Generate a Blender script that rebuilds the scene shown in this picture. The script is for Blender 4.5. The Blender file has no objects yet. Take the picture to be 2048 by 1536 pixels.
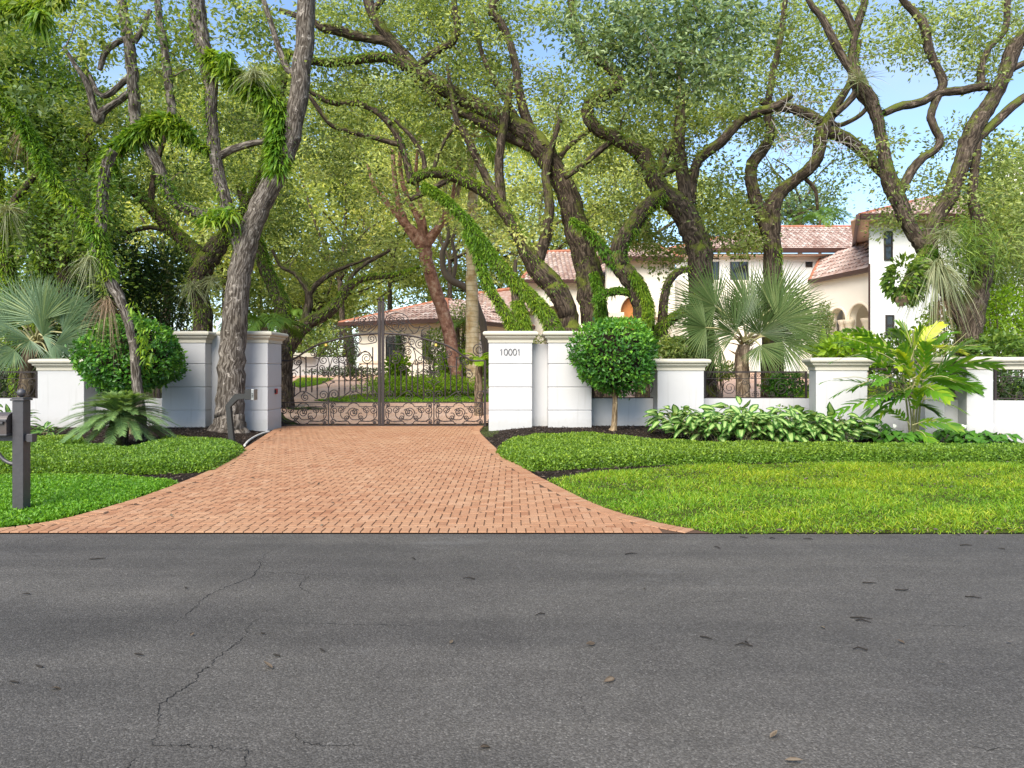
import bpy, bmesh, math, random
import numpy as np
rng = np.random.default_rng(7)
random.seed(7)
scene = bpy.context.scene
COL = scene.collection
F = 1365.0      # focal length in pixels of the 2048 px wide design grid
HZ = 735.0      # horizon row
CAMH = 1.5

def P(u, v, Y):
    return np.array([(u - 1024.0) * Y / F, Y, CAMH - (v - HZ) * Y / F])
def G(u, v, z=0.0):
    Y = (CAMH - z) * F / (v - HZ)
    return np.array([(u - 1024.0) * Y / F, Y, z])
def nrm(a):
    a = np.asarray(a, float)
    return a / np.maximum(np.linalg.norm(a, axis=-1, keepdims=True), 1e-9)

# ------------------------------------------------------------------ tags
def tag(o, label=None, cat=None, group=None, kind=None):
    if label: o['label'] = label
    if cat: o['category'] = cat
    if group: o['group'] = group
    if kind: o['kind'] = kind
    return o
def thing(name, label, cat, loc=(0, 0, 0), rz=0.0, group=None):
    o = bpy.data.objects.new(name, None)
    o.empty_display_size = 0.2
    COL.objects.link(o)
    o.location = loc; o.rotation_euler = (0, 0, rz)
    return tag(o, label, cat, group)

# ------------------------------------------------------------------ mesh accumulator
class Geo:
    def __init__(s):
        s.V = []; s.n = 0; s.chunks = []
    def add(s, V, Fc, rnd=0.5, mi=0, uv=None):
        V = np.asarray(V, float).reshape(-1, 3)
        Fc = np.asarray(Fc, int)
        if Fc.size == 0: return
        m = Fc.shape[0]
        r = np.broadcast_to(np.asarray(rnd, float), (m,))
        s.V.append(V); s.chunks.append((Fc + s.n, r, np.full(m, mi), uv)); s.n += len(V)
    def box(s, x0, x1, y0, y1, z0, z1, mi=0, rnd=0.5):
        V = [(x0,y0,z0),(x1,y0,z0),(x1,y1,z0),(x0,y1,z0),(x0,y0,z1),(x1,y0,z1),(x1,y1,z1),(x0,y1,z1)]
        Q = [(3,2,1,0),(4,5,6,7),(0,1,5,4),(1,2,6,5),(2,3,7,6),(3,0,4,7)]
        s.add(V, Q, rnd, mi)
    def tube(s, pts, rad, sides=8, mi=0, rnd=0.5, rough=0.0, cap=True, seed=0):
        V, Q, uv = tube(pts, rad, sides, rough, seed)
        s.add(V, Q, rnd, mi, uv)
        if cap:
            n = len(V) // sides
            a = np.arange(sides)
            if sides == 4:
                s.add(V[:4], [a[::-1]], rnd, mi); s.add(V[-4:], [a], rnd, mi)
            else:
                for ring, rev in ((V[:sides], True), (V[-sides:], False)):
                    c = ring.mean(0, keepdims=True)
                    VV = np.vstack([ring, c])
                    T = np.stack([a, (a + 1) % sides, np.full(sides, sides)], 1)
                    s.add(VV, T[:, ::-1] if rev else T, rnd, mi)
    def build(s, name, mats, parent=None, smooth=False, local=False):
        me = bpy.data.meshes.new(name)
        V = np.vstack(s.V) if s.V else np.zeros((0, 3))
        if parent is not None and not local:
            q = parent
            while q is not None:
                V = V - np.array(q.location)
                q = q.parent
        me.vertices.add(len(V)); me.vertices.foreach_set('co', V.ravel().astype(np.float32))
        loops = np.concatenate([c[0].ravel() for c in s.chunks])
        tot = np.concatenate([np.full(c[0].shape[0], c[0].shape[1]) for c in s.chunks])
        start = np.concatenate([[0], np.cumsum(tot)[:-1]])
        me.loops.add(len(loops)); me.loops.foreach_set('vertex_index', loops.astype(np.int32))
        me.polygons.add(len(tot)); me.polygons.foreach_set('loop_start', start.astype(np.int32))
        me.polygons.foreach_set('material_index', np.concatenate([c[2] for c in s.chunks]).astype(np.int32))
        me.polygons.foreach_set('use_smooth', np.full(len(tot), smooth))
        me.update(calc_edges=True)
        at = me.attributes.new('rnd', 'FLOAT', 'FACE')
        at.data.foreach_set('value', np.concatenate([c[1] for c in s.chunks]).astype(np.float32))
        if any(c[3] is not None for c in s.chunks):
            uvl = me.uv_layers.new(name='UVMap')
            U = np.concatenate([(c[3] if c[3] is not None else np.zeros((c[0].size, 2))) for c in s.chunks])
            uvl.data.foreach_set('uv', U.ravel().astype(np.float32))
        for m in (mats if isinstance(mats, (list, tuple)) else [mats]):
            me.materials.append(m)
        o = bpy.data.objects.new(name, me)
        COL.objects.link(o)
        if parent is not None: o.parent = parent
        return o

def spl(pts, n=6):
    """Catmull-Rom through k-dimensional points."""
    p = np.asarray(pts, float)
    if len(p) < 3:
        t = np.linspace(0, 1, n + 1)[:, None]
        return p[0] * (1 - t) + p[-1] * t
    q = np.vstack([2 * p[0] - p[1], p, 2 * p[-1] - p[-2]])
    out = []
    t = np.linspace(0, 1, n, endpoint=False)[:, None]
    for i in range(1, len(q) - 2):
        a, b, c, d = q[i - 1], q[i], q[i + 1], q[i + 2]
        out.append(0.5 * ((2 * b) + (-a + c) * t + (2 * a - 5 * b + 4 * c - d) * t ** 2 + (-a + 3 * b - 3 * c + d) * t ** 3))
    out.append(p[-1:])
    return np.vstack(out)

def frames(p):
    T = nrm(np.gradient(p, axis=0))
    ref = np.array([0, 0, 1.0]) if abs(T[0][2]) < 0.9 else np.array([1.0, 0, 0])
    N = np.zeros_like(p)
    n = nrm(np.cross(T[0], ref)); N[0] = n
    for i in range(1, len(p)):
        n = N[i - 1] - T[i] * np.dot(N[i - 1], T[i])
        N[i] = nrm(n)
    return T, N, np.cross(T, N)

def tube(pts, rad, sides=8, rough=0.0, seed=0):
    p = np.asarray(pts, float)
    r = np.broadcast_to(np.asarray(rad, float), (len(p),))
    T, N, B = frames(p)
    a = np.linspace(0, 2 * np.pi, sides, endpoint=False)
    L = np.concatenate([[0], np.cumsum(np.linalg.norm(np.diff(p, axis=0), axis=1))])
    rr = np.repeat(r[:, None], sides, 1)
    if rough > 0:
        g = np.random.default_rng(seed + 11)
        for k in range(7):
            fa = g.integers(1, 5); fl = g.uniform(0.8, 5); ph = g.uniform(0, 6.3, 2)
            rr = rr * (1 + rough * 0.5 * np.sin(fa * a[None, :] + ph[0] + 1.3 * np.sin(L[:, None] * fl + ph[1])) * np.sin(fl * L[:, None] + ph[1]))
        rr = rr * (1 + rough * 0.25 * g.normal(size=rr.shape))
    V = p[:, None, :] + rr[..., None] * (np.cos(a)[None, :, None] * N[:, None, :] + np.sin(a)[None, :, None] * B[:, None, :])
    n = len(p)
    i = np.arange(n - 1)[:, None]; j = np.arange(sides)[None, :]
    j2 = (j + 1) % sides
    Q = np.stack([i * sides + j, i * sides + j2, (i + 1) * sides + j2, (i + 1) * sides + j], -1).reshape(-1, 4)
    circ = 2 * np.pi * r.mean()
    u0 = np.broadcast_to(j / sides * circ, (n - 1, sides)); u1 = np.broadcast_to((j + 1) / sides * circ, (n - 1, sides))
    v0 = np.broadcast_to(L[:-1][:, None], (n - 1, sides)); v1 = np.broadcast_to(L[1:][:, None], (n - 1, sides))
    uv = np.stack([np.stack([u0, v0], -1), np.stack([u1, v0], -1), np.stack([u1, v1], -1), np.stack([u0, v1], -1)], 2).reshape(-1, 2)
    return V.reshape(-1, 3), Q, uv

def add_leaves(g, C, D, Nn, L, W, rnd, mi=0, fold=0.25):
    """diamond leaves: base C, axis D, normal Nn; two triangles each, folded on the midrib"""
    C = np.asarray(C, float); n = len(C)
    if n == 0: return
    D = nrm(D); S = nrm(np.cross(D, Nn)); U = np.cross(S, D)
    L = np.broadcast_to(L, (n,))[:, None]; W = np.broadcast_to(W, (n,))[:, None]
    mid = C + D * L * 0.45
    V = np.stack([C, mid + S * W * 0.5 + U * W * fold, C + D * L, mid - S * W * 0.5 + U * W * fold], 1).reshape(-1, 3)
    b = np.arange(n)[:, None] * 4
    T = np.concatenate([b + [0, 1, 2], b + [0, 2, 3]], 1).reshape(-1, 3)
    g.add(V, T, np.repeat(np.broadcast_to(rnd, (n,)), 2), mi)

def add_blades(g, C, D, L, W, rnd, droop=0.3, segs=3, mi=0, side=None):
    """arching strips (ferns, grass, palm leaflets): vectorised over n"""
    C = np.asarray(C, float); n = len(C)
    D = nrm(D)
    L = np.broadcast_to(L, (n,)); W = np.broadcast_to(W, (n,)); droop = np.broadcast_to(droop, (n,))
    if side is None:
        side = np.cross(D, rng.normal(size=(n, 3)))
    S = nrm(side)
    t = np.linspace(0, 1, segs + 1)
    prof = np.interp(t, [0, 0.3, 0.7, 1], [0.7, 1.0, 0.7, 0.05])
    Vs = []
    for k, tk in enumerate(t):
        c = C + D * (L * tk)[:, None] + np.array([0, 0, -1.0]) * (droop * L * tk ** 2)[:, None]
        w = (W * prof[k] * 0.5)[:, None]
        Vs.append(c - S * w); Vs.append(c + S * w)
    V = np.stack(Vs, 1).reshape(-1, 3)
    m = 2 * (segs + 1)
    b = np.arange(n)[:, None] * m
    Q = np.concatenate([b + [2 * k, 2 * k + 1, 2 * k + 3, 2 * k + 2] for k in range(segs)], 1).reshape(-1, 4)
    g.add(V, Q, np.repeat(np.broadcast_to(rnd, (n,)), segs), mi)

def inpoly(pts, poly):
    x, y = pts[:, 0], pts[:, 1]
    ins = np.zeros(len(pts), bool)
    k = len(poly)
    for i in range(k):
        x0, y0 = poly[i][0], poly[i][1]; x1, y1 = poly[(i + 1) % k][0], poly[(i + 1) % k][1]
        if y0 == y1: continue
        c = (y0 > y) != (y1 > y)
        ins ^= c & (x < (x1 - x0) * (y - y0) / (y1 - y0) + x0)
    return ins
def edgedist(pts, poly):
    d = np.full(len(pts), 1e9)
    k = len(poly)
    for i in range(k):
        a = np.array(poly[i][:2]); b = np.array(poly[(i + 1) % k][:2])
        ab = b - a
        t = np.clip(((pts[:, :2] - a) @ ab) / max(ab @ ab, 1e-9), 0, 1)
        d = np.minimum(d, np.linalg.norm(pts[:, :2] - a - t[:, None] * ab, axis=1))
    return d
def sample_poly(poly, n):
    q = np.array([p[:2] for p in poly]); lo, hi = q.min(0), q.max(0)
    out = []; c = 0
    while c < n:
        s = rng.uniform(lo, hi, size=(n * 2, 2)); s = s[inpoly(s, poly)]
        out.append(s); c += len(s)
    return np.vstack(out)[:n]
def poly_area(poly):
    q = np.array([p[:2] for p in poly]); x, y = q[:, 0], q[:, 1]
    return 0.5 * abs(np.dot(x, np.roll(y, -1)) - np.dot(y, np.roll(x, -1)))

# ------------------------------------------------------------------ materials
def newmat(name):
    m = bpy.data.materials.new(name); m.use_nodes = True
    nt = m.node_tree; nt.nodes.clear()
    out = nt.nodes.new('ShaderNodeOutputMaterial')
    return m, nt, out
def nd(nt, t, **kw):
    n = nt.nodes.new(t)
    for k, v in kw.items():
        if hasattr(n, k) and not k.startswith('i_'): setattr(n, k, v)
    return n
def ramp(nt, fac, stops):
    r = nt.nodes.new('ShaderNodeValToRGB')
    el = r.color_ramp.elements
    el[0].position, el[0].color = stops[0][0], (*stops[0][1], 1)
    el[1].position, el[1].color = stops[-1][0], (*stops[-1][1], 1)
    for p_, c_ in stops[1:-1]:
        e = el.new(p_); e.color = (*c_, 1)
    nt.links.new(fac, r.inputs[0])
    return r.outputs[0]
def noise(nt, scale, detail=4, rough=0.55, vec=None, dist=0.0):
    n = nt.nodes.new('ShaderNodeTexNoise')
    n.inputs['Scale'].default_value = scale; n.inputs['Detail'].default_value = detail
    n.inputs['Roughness'].default_value = rough; n.inputs['Distortion'].default_value = dist
    if vec is not None: nt.links.new(vec, n.inputs['Vector'])
    return n.outputs['Fac']
def mapping(nt, vec, scale=(1, 1, 1), loc=(0, 0, 0)):
    m = nt.nodes.new('ShaderNodeMapping')
    m.inputs['Scale'].default_value = scale; m.inputs['Location'].default_value = loc
    nt.links.new(vec, m.inputs['Vector'])
    return m.outputs[0]
def mix(nt, fac, a, b, mode='MIX'):
    m = nt.nodes.new('ShaderNodeMixRGB'); m.blend_type = mode
    for i, x in enumerate((fac, a, b)):
        if isinstance(x, (int, float)): m.inputs[i].default_value = x if i == 0 else (x, x, x, 1)
        elif isinstance(x, tuple): m.inputs[i].default_value = (*x, 1)
        else: nt.links.new(x, m.inputs[i])
    return m.outputs[0]
def attr(nt, name='rnd'):
    a = nt.nodes.new('ShaderNodeAttribute'); a.attribute_name = name
    return a.outputs['Fac']
def coords(nt, which='Object'):
    return nt.nodes.new('ShaderNodeTexCoord').outputs[which]
def bump(nt, h, strength=0.3, dist=0.02):
    b = nt.nodes.new('ShaderNodeBump'); b.inputs['Strength'].default_value = strength
    b.inputs['Distance'].default_value = dist
    nt.links.new(h, b.inputs['Height'])
    return b.outputs[0]
def pbsdf(nt, out, color, rough=0.7, metal=0.0, normal=None, spec=0.3):
    b = nt.nodes.new('ShaderNodeBsdfPrincipled')
    if isinstance(color, tuple): b.inputs['Base Color'].default_value = (*color, 1)
    else: nt.links.new(color, b.inputs['Base Color'])
    if isinstance(rough, (int, float)): b.inputs['Roughness'].default_value = rough
    else: nt.links.new(rough, b.inputs['Roughness'])
    b.inputs['Metallic'].default_value = metal
    b.inputs['Specular IOR Level'].default_value = spec
    if normal is not None: nt.links.new(normal, b.inputs['Normal'])
    if out is not None: nt.links.new(b.outputs[0], out.inputs[0])
    return b.outputs[0]

def leaf_mat(name, stops, transl=0.35, rough=0.45, spec=0.35, patch=None):
    m, nt, out = newmat(name)
    c = ramp(nt, attr(nt), stops)
    if patch:   # broad drifts of another leaf colour through the planting
        f = ramp(nt, noise(nt, patch[0], 3), [(0.42, (0, 0, 0)), (0.62, (1, 1, 1))])
        c = mix(nt, f, c, mix(nt, 1.0, c, patch[1], 'MULTIPLY'))
    b = pbsdf(nt, None, c, rough, spec=spec)
    t = nt.nodes.new('ShaderNodeBsdfTranslucent')
    nt.links.new(mix(nt, 1.0, c, (1.5, 1.35, 0.6), 'MULTIPLY'), t.inputs[0])
    x = nt.nodes.new('ShaderNodeMixShader'); x.inputs[0].default_value = transl
    nt.links.new(b, x.inputs[1]); nt.links.new(t.outputs[0], x.inputs[2]); nt.links.new(x.outputs[0], out.inputs[0])
    return m

def bark_mat(name, dark, light, moss=None, scale=1.0):
    m, nt, out = newmat(name)
    uv = coords(nt, 'UV')
    s = mapping(nt, uv, (26 * scale, 4.2 * scale, 1))
    n1 = noise(nt, 1.0, 5, 0.62, s, 0.7)
    n2 = noise(nt, 2.3, 4, 0.6, coords(nt))
    c = ramp(nt, n1, [(0.30, tuple(x * 0.45 for x in dark)), (0.46, dark), (0.62, light), (0.8, tuple(min(1, x * 1.5) for x in light))])
    c = mix(nt, ramp(nt, n2, [(0.35, (0, 0, 0)), (0.7, (0.7, 0.7, 0.7))]), c, mix(nt, 1.0, c, (0.62, 0.58, 0.5), 'MULTIPLY'))
    n5 = noise(nt, 9.0, 3, 0.6, coords(nt))
    c = mix(nt, ramp(nt, n5, [(0.6, (0, 0, 0)), (0.7, (0.6, 0.6, 0.6))]), c, tuple(min(1, x * 1.9) for x in light))
    if moss:
        ge = nt.nodes.new('ShaderNodeNewGeometry')
        sx = nt.nodes.new('ShaderNodeSeparateXYZ'); nt.links.new(ge.outputs['Normal'], sx.inputs[0])
        n3 = noise(nt, 2.0, 4, 0.7, coords(nt))
        ad = nt.nodes.new('ShaderNodeMath'); ad.operation = 'MULTIPLY_ADD'
        nt.links.new(sx.outputs[2], ad.inputs[0]); ad.inputs[1].default_value = 0.25; nt.links.new(n3, ad.inputs[2])
        f = ramp(nt, ad.outputs[0], [(0.54, (0, 0, 0)), (0.68, (.9, .9, .9))])
        n4 = noise(nt, 60, 3)
        c = mix(nt, f, c, mix(nt, n4, tuple(x * 0.5 for x in moss), tuple(x * 1.4 for x in moss)))
    pbsdf(nt, out, c, 0.9, normal=bump(nt, n1, 0.9, 0.04), spec=0.15)
    return m

def plain(name, color, rough=0.6, metal=0.0, var=0.12, scale=6.0, spec=0.3, bmp=0.0, bscale=80):
    m, nt, out = newmat(name)
    n = noise(nt, scale, 5, 0.6, coords(nt))
    c = mix(nt, n, tuple(x * (1 - var) for x in color), tuple(min(1, x * (1 + var)) for x in color))
    nm = bump(nt, noise(nt, bscale, 4, 0.6, coords(nt)), bmp, 0.01) if bmp else None
    pbsdf(nt, out, c, rough, metal, nm, spec)
    return m

def stucco(name, color, streak=0.25):
    m, nt, out = newmat(name)
    oc = coords(nt)
    c = mix(nt, noise(nt, 1.7, 5, 0.6, oc), tuple(x * 0.93 for x in color), tuple(min(1, x * 1.04) for x in color))
    # rain streaks and splash dirt with shapes of their own
    st = noise(nt, 1.0, 4, 0.6, mapping(nt, oc, (9, 9, 0.7)))
    c = mix(nt, ramp(nt, st, [(0.58, (0, 0, 0)), (0.78, (streak, streak, streak))]), c, tuple(x * 0.62 for x in (color[0], color[1] * 0.98, color[2] * 0.92)))
    pw = nt.nodes.new('ShaderNodeNewGeometry')
    sz = nt.nodes.new('ShaderNodeSeparateXYZ'); nt.links.new(pw.outputs['Position'], sz.inputs[0])
    ma = nt.nodes.new('ShaderNodeMath'); ma.operation = 'MULTIPLY_ADD'
    nt.links.new(noise(nt, 7, 4, 0.7, oc), ma.inputs[0]); ma.inputs[1].default_value = -0.42; nt.links.new(sz.outputs[2], ma.inputs[2])
    dirt = ramp(nt, ma.outputs[0], [(0.0, (0.38, 0.38, 0.38)), (0.12, (0, 0, 0))])
    c = mix(nt, dirt, c, (0.36, 0.35, 0.31))
    pbsdf(nt, out, c, 0.85, normal=bump(nt, noise(nt, 130, 4, 0.65, oc), 0.25, 0.006), spec=0.2)
    return m
# ------------------------------------------------------------------ material set
M = {}
M['stucco'] = stucco('white_stucco', (0.505, 0.494, 0.480), 0.34)
M['cap'] = stucco('cast_stone', (0.52, 0.48, 0.385), 0.4)
M['iron'] = plain('bronze_iron', (0.034, 0.025, 0.023), 0.5, 0.0, 0.3, 12, 0.3)
M['gold'] = plain('gilded_metal', (0.62, 0.42, 0.10), 0.35, 0.8, 0.1)
M['mail'] = plain('dark_bronze_paint', (0.062, 0.058, 0.060), 0.42, 0.2, 0.3, 14, 0.5, 0.15, 40)
M['mail2'] = plain('brown_bronze_paint', (0.085, 0.068, 0.060), 0.38, 0.2, 0.25, 9, 0.5)
M['keypad'] = plain('grey_green_paint', (0.026, 0.026, 0.024), 0.7, 0.0, 0.25, 20, 0.4, 0.15, 60)
M['keyface'] = plain('brushed_plate', (0.32, 0.32, 0.31), 0.35, 0.7, 0.15, 40)
M['pvc'] = plain('white_pvc', (0.62, 0.60, 0.54), 0.4, 0, 0.15)
M['number'] = plain('number_metal', (0.10, 0.10, 0.11), 0.4, 0.6, 0.1)
M['red'] = plain('red_plastic', (0.35, 0.03, 0.03), 0.4)
M['black'] = plain('black_plastic', (0.015, 0.015, 0.015), 0.4)
M['bark1'] = bark_mat('oak_bark_grey', (0.072, 0.058, 0.046), (0.27, 0.236, 0.20))
M['bark2'] = bark_mat('oak_bark_mossy', (0.040, 0.029, 0.021), (0.125, 0.094, 0.068), (0.12, 0.14, 0.02))
M['bark3'] = bark_mat('oak_bark_brown', (0.050, 0.037, 0.027), (0.150, 0.115, 0.085), (0.10, 0.12, 0.02))
M['twig'] = plain('twig_bark', (0.13, 0.10, 0.075), 0.9, 0, 0.3)
M['darktwig'] = plain('dark_twig', (0.022, 0.018, 0.014), 0.9, 0, 0.3)
M['paletwig'] = plain('pale_twig', (0.34, 0.30, 0.26), 0.9, 0, 0.2)
M['tanbark'] = bark_mat('tan_bark', (0.16, 0.11, 0.06), (0.36, 0.27, 0.16))
M['cutwood'] = plain('cut_wood', (0.20, 0.14, 0.09), 0.9, 0, 0.5, 25)
def gumbo():
    m, nt, out = newmat('red_peeling_bark')
    n1 = noise(nt, 5, 6, 0.7, coords(nt)); n2 = noise(nt, 1.0, 5, 0.6, mapping(nt, coords(nt), (6, 6, 2)))
    c = ramp(nt, n1, [(0.35, (0.11, 0.05, 0.034)), (0.45, (0.27, 0.125, 0.085)), (0.56, (0.40, 0.22, 0.155)), (0.68, (0.58, 0.44, 0.34))])
    c = mix(nt, ramp(nt, n2, [(0.5, (0, 0, 0)), (0.65, (0.6, 0.6, 0.6))]), c, (0.17, 0.09, 0.06))
    pbsdf(nt, out, c, 0.75, normal=bump(nt, n1, 0.4, 0.02), spec=0.2); return m
M['gumbo'] = gumbo()
def royal():
    m, nt, out = newmat('palm_trunk')
    w = nt.nodes.new('ShaderNodeTexWave'); w.bands_direction = 'Z'; w.inputs['Scale'].default_value = 1.7
    w.inputs['Distortion'].default_value = 2.0; w.inputs['Detail'].default_value = 2
    nt.links.new(coords(nt), w.inputs['Vector'])
    n1 = noise(nt, 3, 5, 0.65, coords(nt))
    c = ramp(nt, n1, [(0.35, (0.40, 0.26, 0.11)), (0.55, (0.62, 0.50, 0.32)), (0.7, (0.70, 0.62, 0.46))])
    c = mix(nt, ramp(nt, w.outputs[0], [(0.0, (0.6, 0.6, 0.6)), (0.15, (0, 0, 0))]), c, (0.30, 0.22, 0.13))
    pbsdf(nt, out, c, 0.8, spec=0.15); return m
M['royal'] = royal()
M['palmtrunk'] = bark_mat('fan_palm_bark', (0.13, 0.09, 0.06), (0.33, 0.25, 0.17), None, 0.6)
M['petiole'] = plain('petiole', (0.42, 0.38, 0.18), 0.6, 0, 0.25)
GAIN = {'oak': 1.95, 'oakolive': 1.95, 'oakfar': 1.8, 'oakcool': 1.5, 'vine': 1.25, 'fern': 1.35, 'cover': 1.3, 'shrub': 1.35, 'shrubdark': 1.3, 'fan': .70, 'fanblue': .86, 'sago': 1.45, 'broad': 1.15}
def lm(n, a, b, c, **k):
    q = GAIN.get(n, 1.0)
    M[n] = leaf_mat('leaf_' + n, [(p_, tuple(min(.8, x * q) for x in c_)) for p_, c_ in ((0.0, a), (0.5, b), (1.0, c))], **k)
lm('oak', (0.030, 0.060, 0.016), (0.104, 0.145, 0.038), (0.25, 0.28, 0.085), transl=.48, patch=(0.35, (1.25, 1.05, 0.6)))
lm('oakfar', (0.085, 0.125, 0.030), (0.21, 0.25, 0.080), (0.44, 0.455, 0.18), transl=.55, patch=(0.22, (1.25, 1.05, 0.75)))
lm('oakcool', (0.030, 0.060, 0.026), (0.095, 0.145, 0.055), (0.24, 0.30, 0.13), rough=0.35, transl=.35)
lm('oakolive', (0.040, 0.066, 0.018), (0.120, 0.158, 0.045), (0.265, 0.30, 0.105), transl=.48)
lm('fern', (0.045, 0.095, 0.012), (0.13, 0.22, 0.018), (0.32, 0.40, 0.035), transl=0.4, patch=(1.1, (0.55, 0.8, 0.8)))
lm('vine', (0.030, 0.070, 0.014), (0.10, 0.175, 0.028), (0.25, 0.33, 0.05), transl=.4)
lm('airplant', (0.12, 0.15, 0.07), (0.27, 0.30, 0.15), (0.48, 0.46, 0.27), transl=0.25)
lm('dryfrond', (0.13, 0.08, 0.045), (0.27, 0.18, 0.11), (0.42, 0.31, 0.20), transl=0.2)
lm('shrub', (0.014, 0.055, 0.012), (0.055, 0.16, 0.020), (0.19, 0.37, 0.035), rough=0.35)
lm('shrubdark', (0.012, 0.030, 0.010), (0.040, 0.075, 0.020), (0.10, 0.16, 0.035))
lm('lime', (0.10, 0.20, 0.012), (0.24, 0.40, 0.02), (0.46, 0.60, 0.05), transl=0.45)
lm('cover', (0.030, 0.070, 0.010), (0.10, 0.19, 0.018), (0.27, 0.40, 0.045), rough=0.4, patch=(0.55, (1.4, 1.1, 0.8)))
lm('clover', (0.045, 0.13, 0.010), (0.13, 0.31, 0.018), (0.30, 0.52, 0.04), patch=(0.5, (1.25, 0.9, 0.8)))
lm('grass', (0.040, 0.120, 0.010), (0.155, 0.34, 0.018), (0.42, 0.54, 0.05), transl=0.4, patch=(0.9, (1.35, 1.02, 0.8)))
lm('grassdry', (0.10, 0.07, 0.02), (0.22, 0.17, 0.05), (0.38, 0.31, 0.12))
lm('fan', (0.085, 0.15, 0.050), (0.17, 0.26, 0.085), (0.40, 0.46, 0.19), transl=0.22, rough=0.4)
lm('fanblue', (0.12, 0.20, 0.115), (0.23, 0.34, 0.20), (0.46, 0.54, 0.27), transl=0.22, rough=0.4)
lm('sago', (0.040, 0.085, 0.038), (0.105, 0.18, 0.062), (0.27, 0.35, 0.10), transl=0.25, rough=0.35)
lm('broad', (0.035, 0.11, 0.012), (0.11, 0.26, 0.02), (0.46, 0.50, 0.03), transl=0.4, rough=0.3)
lm('palmgreen', (0.05, 0.12, 0.02), (0.12, 0.22, 0.03), (0.28, 0.36, 0.07))
lm('aglao', (0.020, 0.085, 0.016), (0.10, 0.22, 0.035), (0.41, 0.54, 0.18), transl=0.25, rough=0.3)
lm('heart', (0.020, 0.08, 0.014), (0.07, 0.19, 0.022), (0.22, 0.38, 0.05), transl=0.25, rough=0.25)
lm('litter', (0.045, 0.032, 0.020), (0.11, 0.078, 0.048), (0.20, 0.155, 0.105), transl=0.1)
lm('mulchchip', (0.010, 0.007, 0.005), (0.035, 0.024, 0.018), (0.12, 0.085, 0.06), transl=0.0)
M['spathe'] = plain('white_spathe', (0.75, 0.74, 0.62), 0.4)

def asphalt():
    m, nt, out = newmat('asphalt')
    oc = coords(nt)
    big = noise(nt, 0.35, 4, 0.6, mapping(nt, oc, (0.5, 1.6, 1)))
    mid = noise(nt, 2.2, 4, 0.6, oc)
    vo = nt.nodes.new('ShaderNodeTexVoronoi'); vo.inputs['Scale'].default_value = 130; nt.links.new(oc, vo.inputs['Vector'])
    vd = nt.nodes.new('ShaderNodeTexVoronoi'); vd.inputs['Scale'].default_value = 85; nt.links.new(oc, vd.inputs['Vector'])
    fine = noise(nt, 260, 3, 0.7, oc)
    c = ramp(nt, vo.outputs['Color'], [(0.05, (0.056, 0.050, 0.042)), (0.5, (0.087, 0.080, 0.071)), (0.82, (0.112, 0.104, 0.092)), (0.98, (0.175, 0.163, 0.146))])
    c = mix(nt, ramp(nt, vd.outputs['Distance'], [(0.42, (0, 0, 0)), (0.62, (0.45, 0.45, 0.45))]), c, (0.036, 0.033, 0.029))
    c = mix(nt, 1.0, c, ramp(nt, big, [(0.32, (0.76, 0.76, 0.77)), (0.6, (1.12, 1.11, 1.09))]), 'MULTIPLY')
    band = noise(nt, 1.0, 5, 0.6, mapping(nt, oc, (0.10, 1.9, 1), (2, 0, 0)))
    c = mix(nt, 1.0, c, ramp(nt, band, [(0.33, (0.80, 0.80, 0.80)), (0.5, (1, 1, 1)), (0.68, (1.16, 1.155, 1.14))]), 'MULTIPLY')
    c = mix(nt, 1.0, c, ramp(nt, mid, [(0.3, (0.88, 0.88, 0.88)), (0.7, (1.1, 1.1, 1.1))]), 'MULTIPLY')
    # pale dusty scuffs
    n3 = noise(nt, 0.9, 5, 0.65, mapping(nt, oc, (0.6, 1.5, 1), (3, 7, 0)))
    c = mix(nt, ramp(nt, n3, [(0.62, (0, 0, 0)), (0.78, (0.28, 0.28, 0.28))]), c, (0.24, 0.235, 0.225))
    h = nt.nodes.new('ShaderNodeMath'); h.operation = 'SUBTRACT'; h.inputs[0].default_value = 1
    nt.links.new(vo.outputs['Distance'], h.inputs[1])
    pbsdf(nt, out, c, 0.85, normal=bump(nt, h.outputs[0], 0.5, 0.006), spec=0.25)
    return m
M['asphalt'] = asphalt()
M['crack'] = plain('road_crack', (0.012, 0.011, 0.010), 0.95, 0, 0.3)
def brick():
    m, nt, out = newmat('clay_paver')
    oc = coords(nt)
    c = ramp(nt, attr(nt), [(0.0, (0.27, 0.124, 0.064)), (0.35, (0.325, 0.163, 0.087)), (0.7, (0.355, 0.193, 0.108)), (1.0, (0.39, 0.226, 0.134))])
    st = noise(nt, 0.6, 5, 0.65, oc)
    c = mix(nt, ramp(nt, st, [(0.45, (0, 0, 0)), (0.75, (0.35, 0.35, 0.35))]), c, (0.47, 0.31, 0.18))
    sp = noise(nt, 9, 5, 0.7, oc)
    c = mix(nt, ramp(nt, sp, [(0.57, (0, 0, 0)), (0.72, (0.6, 0.6, 0.6))]), c, (0.16, 0.085, 0.05))
    sg = noise(nt, 70, 3, 0.7, oc)
    c = mix(nt, 1.0, c, ramp(nt, sg, [(0.3, (0.85, 0.85, 0.85)), (0.7, (1.12, 1.12, 1.12))]), 'MULTIPLY')
    pbsdf(nt, out, c, 0.85, normal=bump(nt, sg, 0.25, 0.004), spec=0.2)
    return m
M['brick'] = brick()
M['joint'] = plain('sand_joint', (0.085, 0.048, 0.028), 0.95, 0, 0.45, 8)
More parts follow.
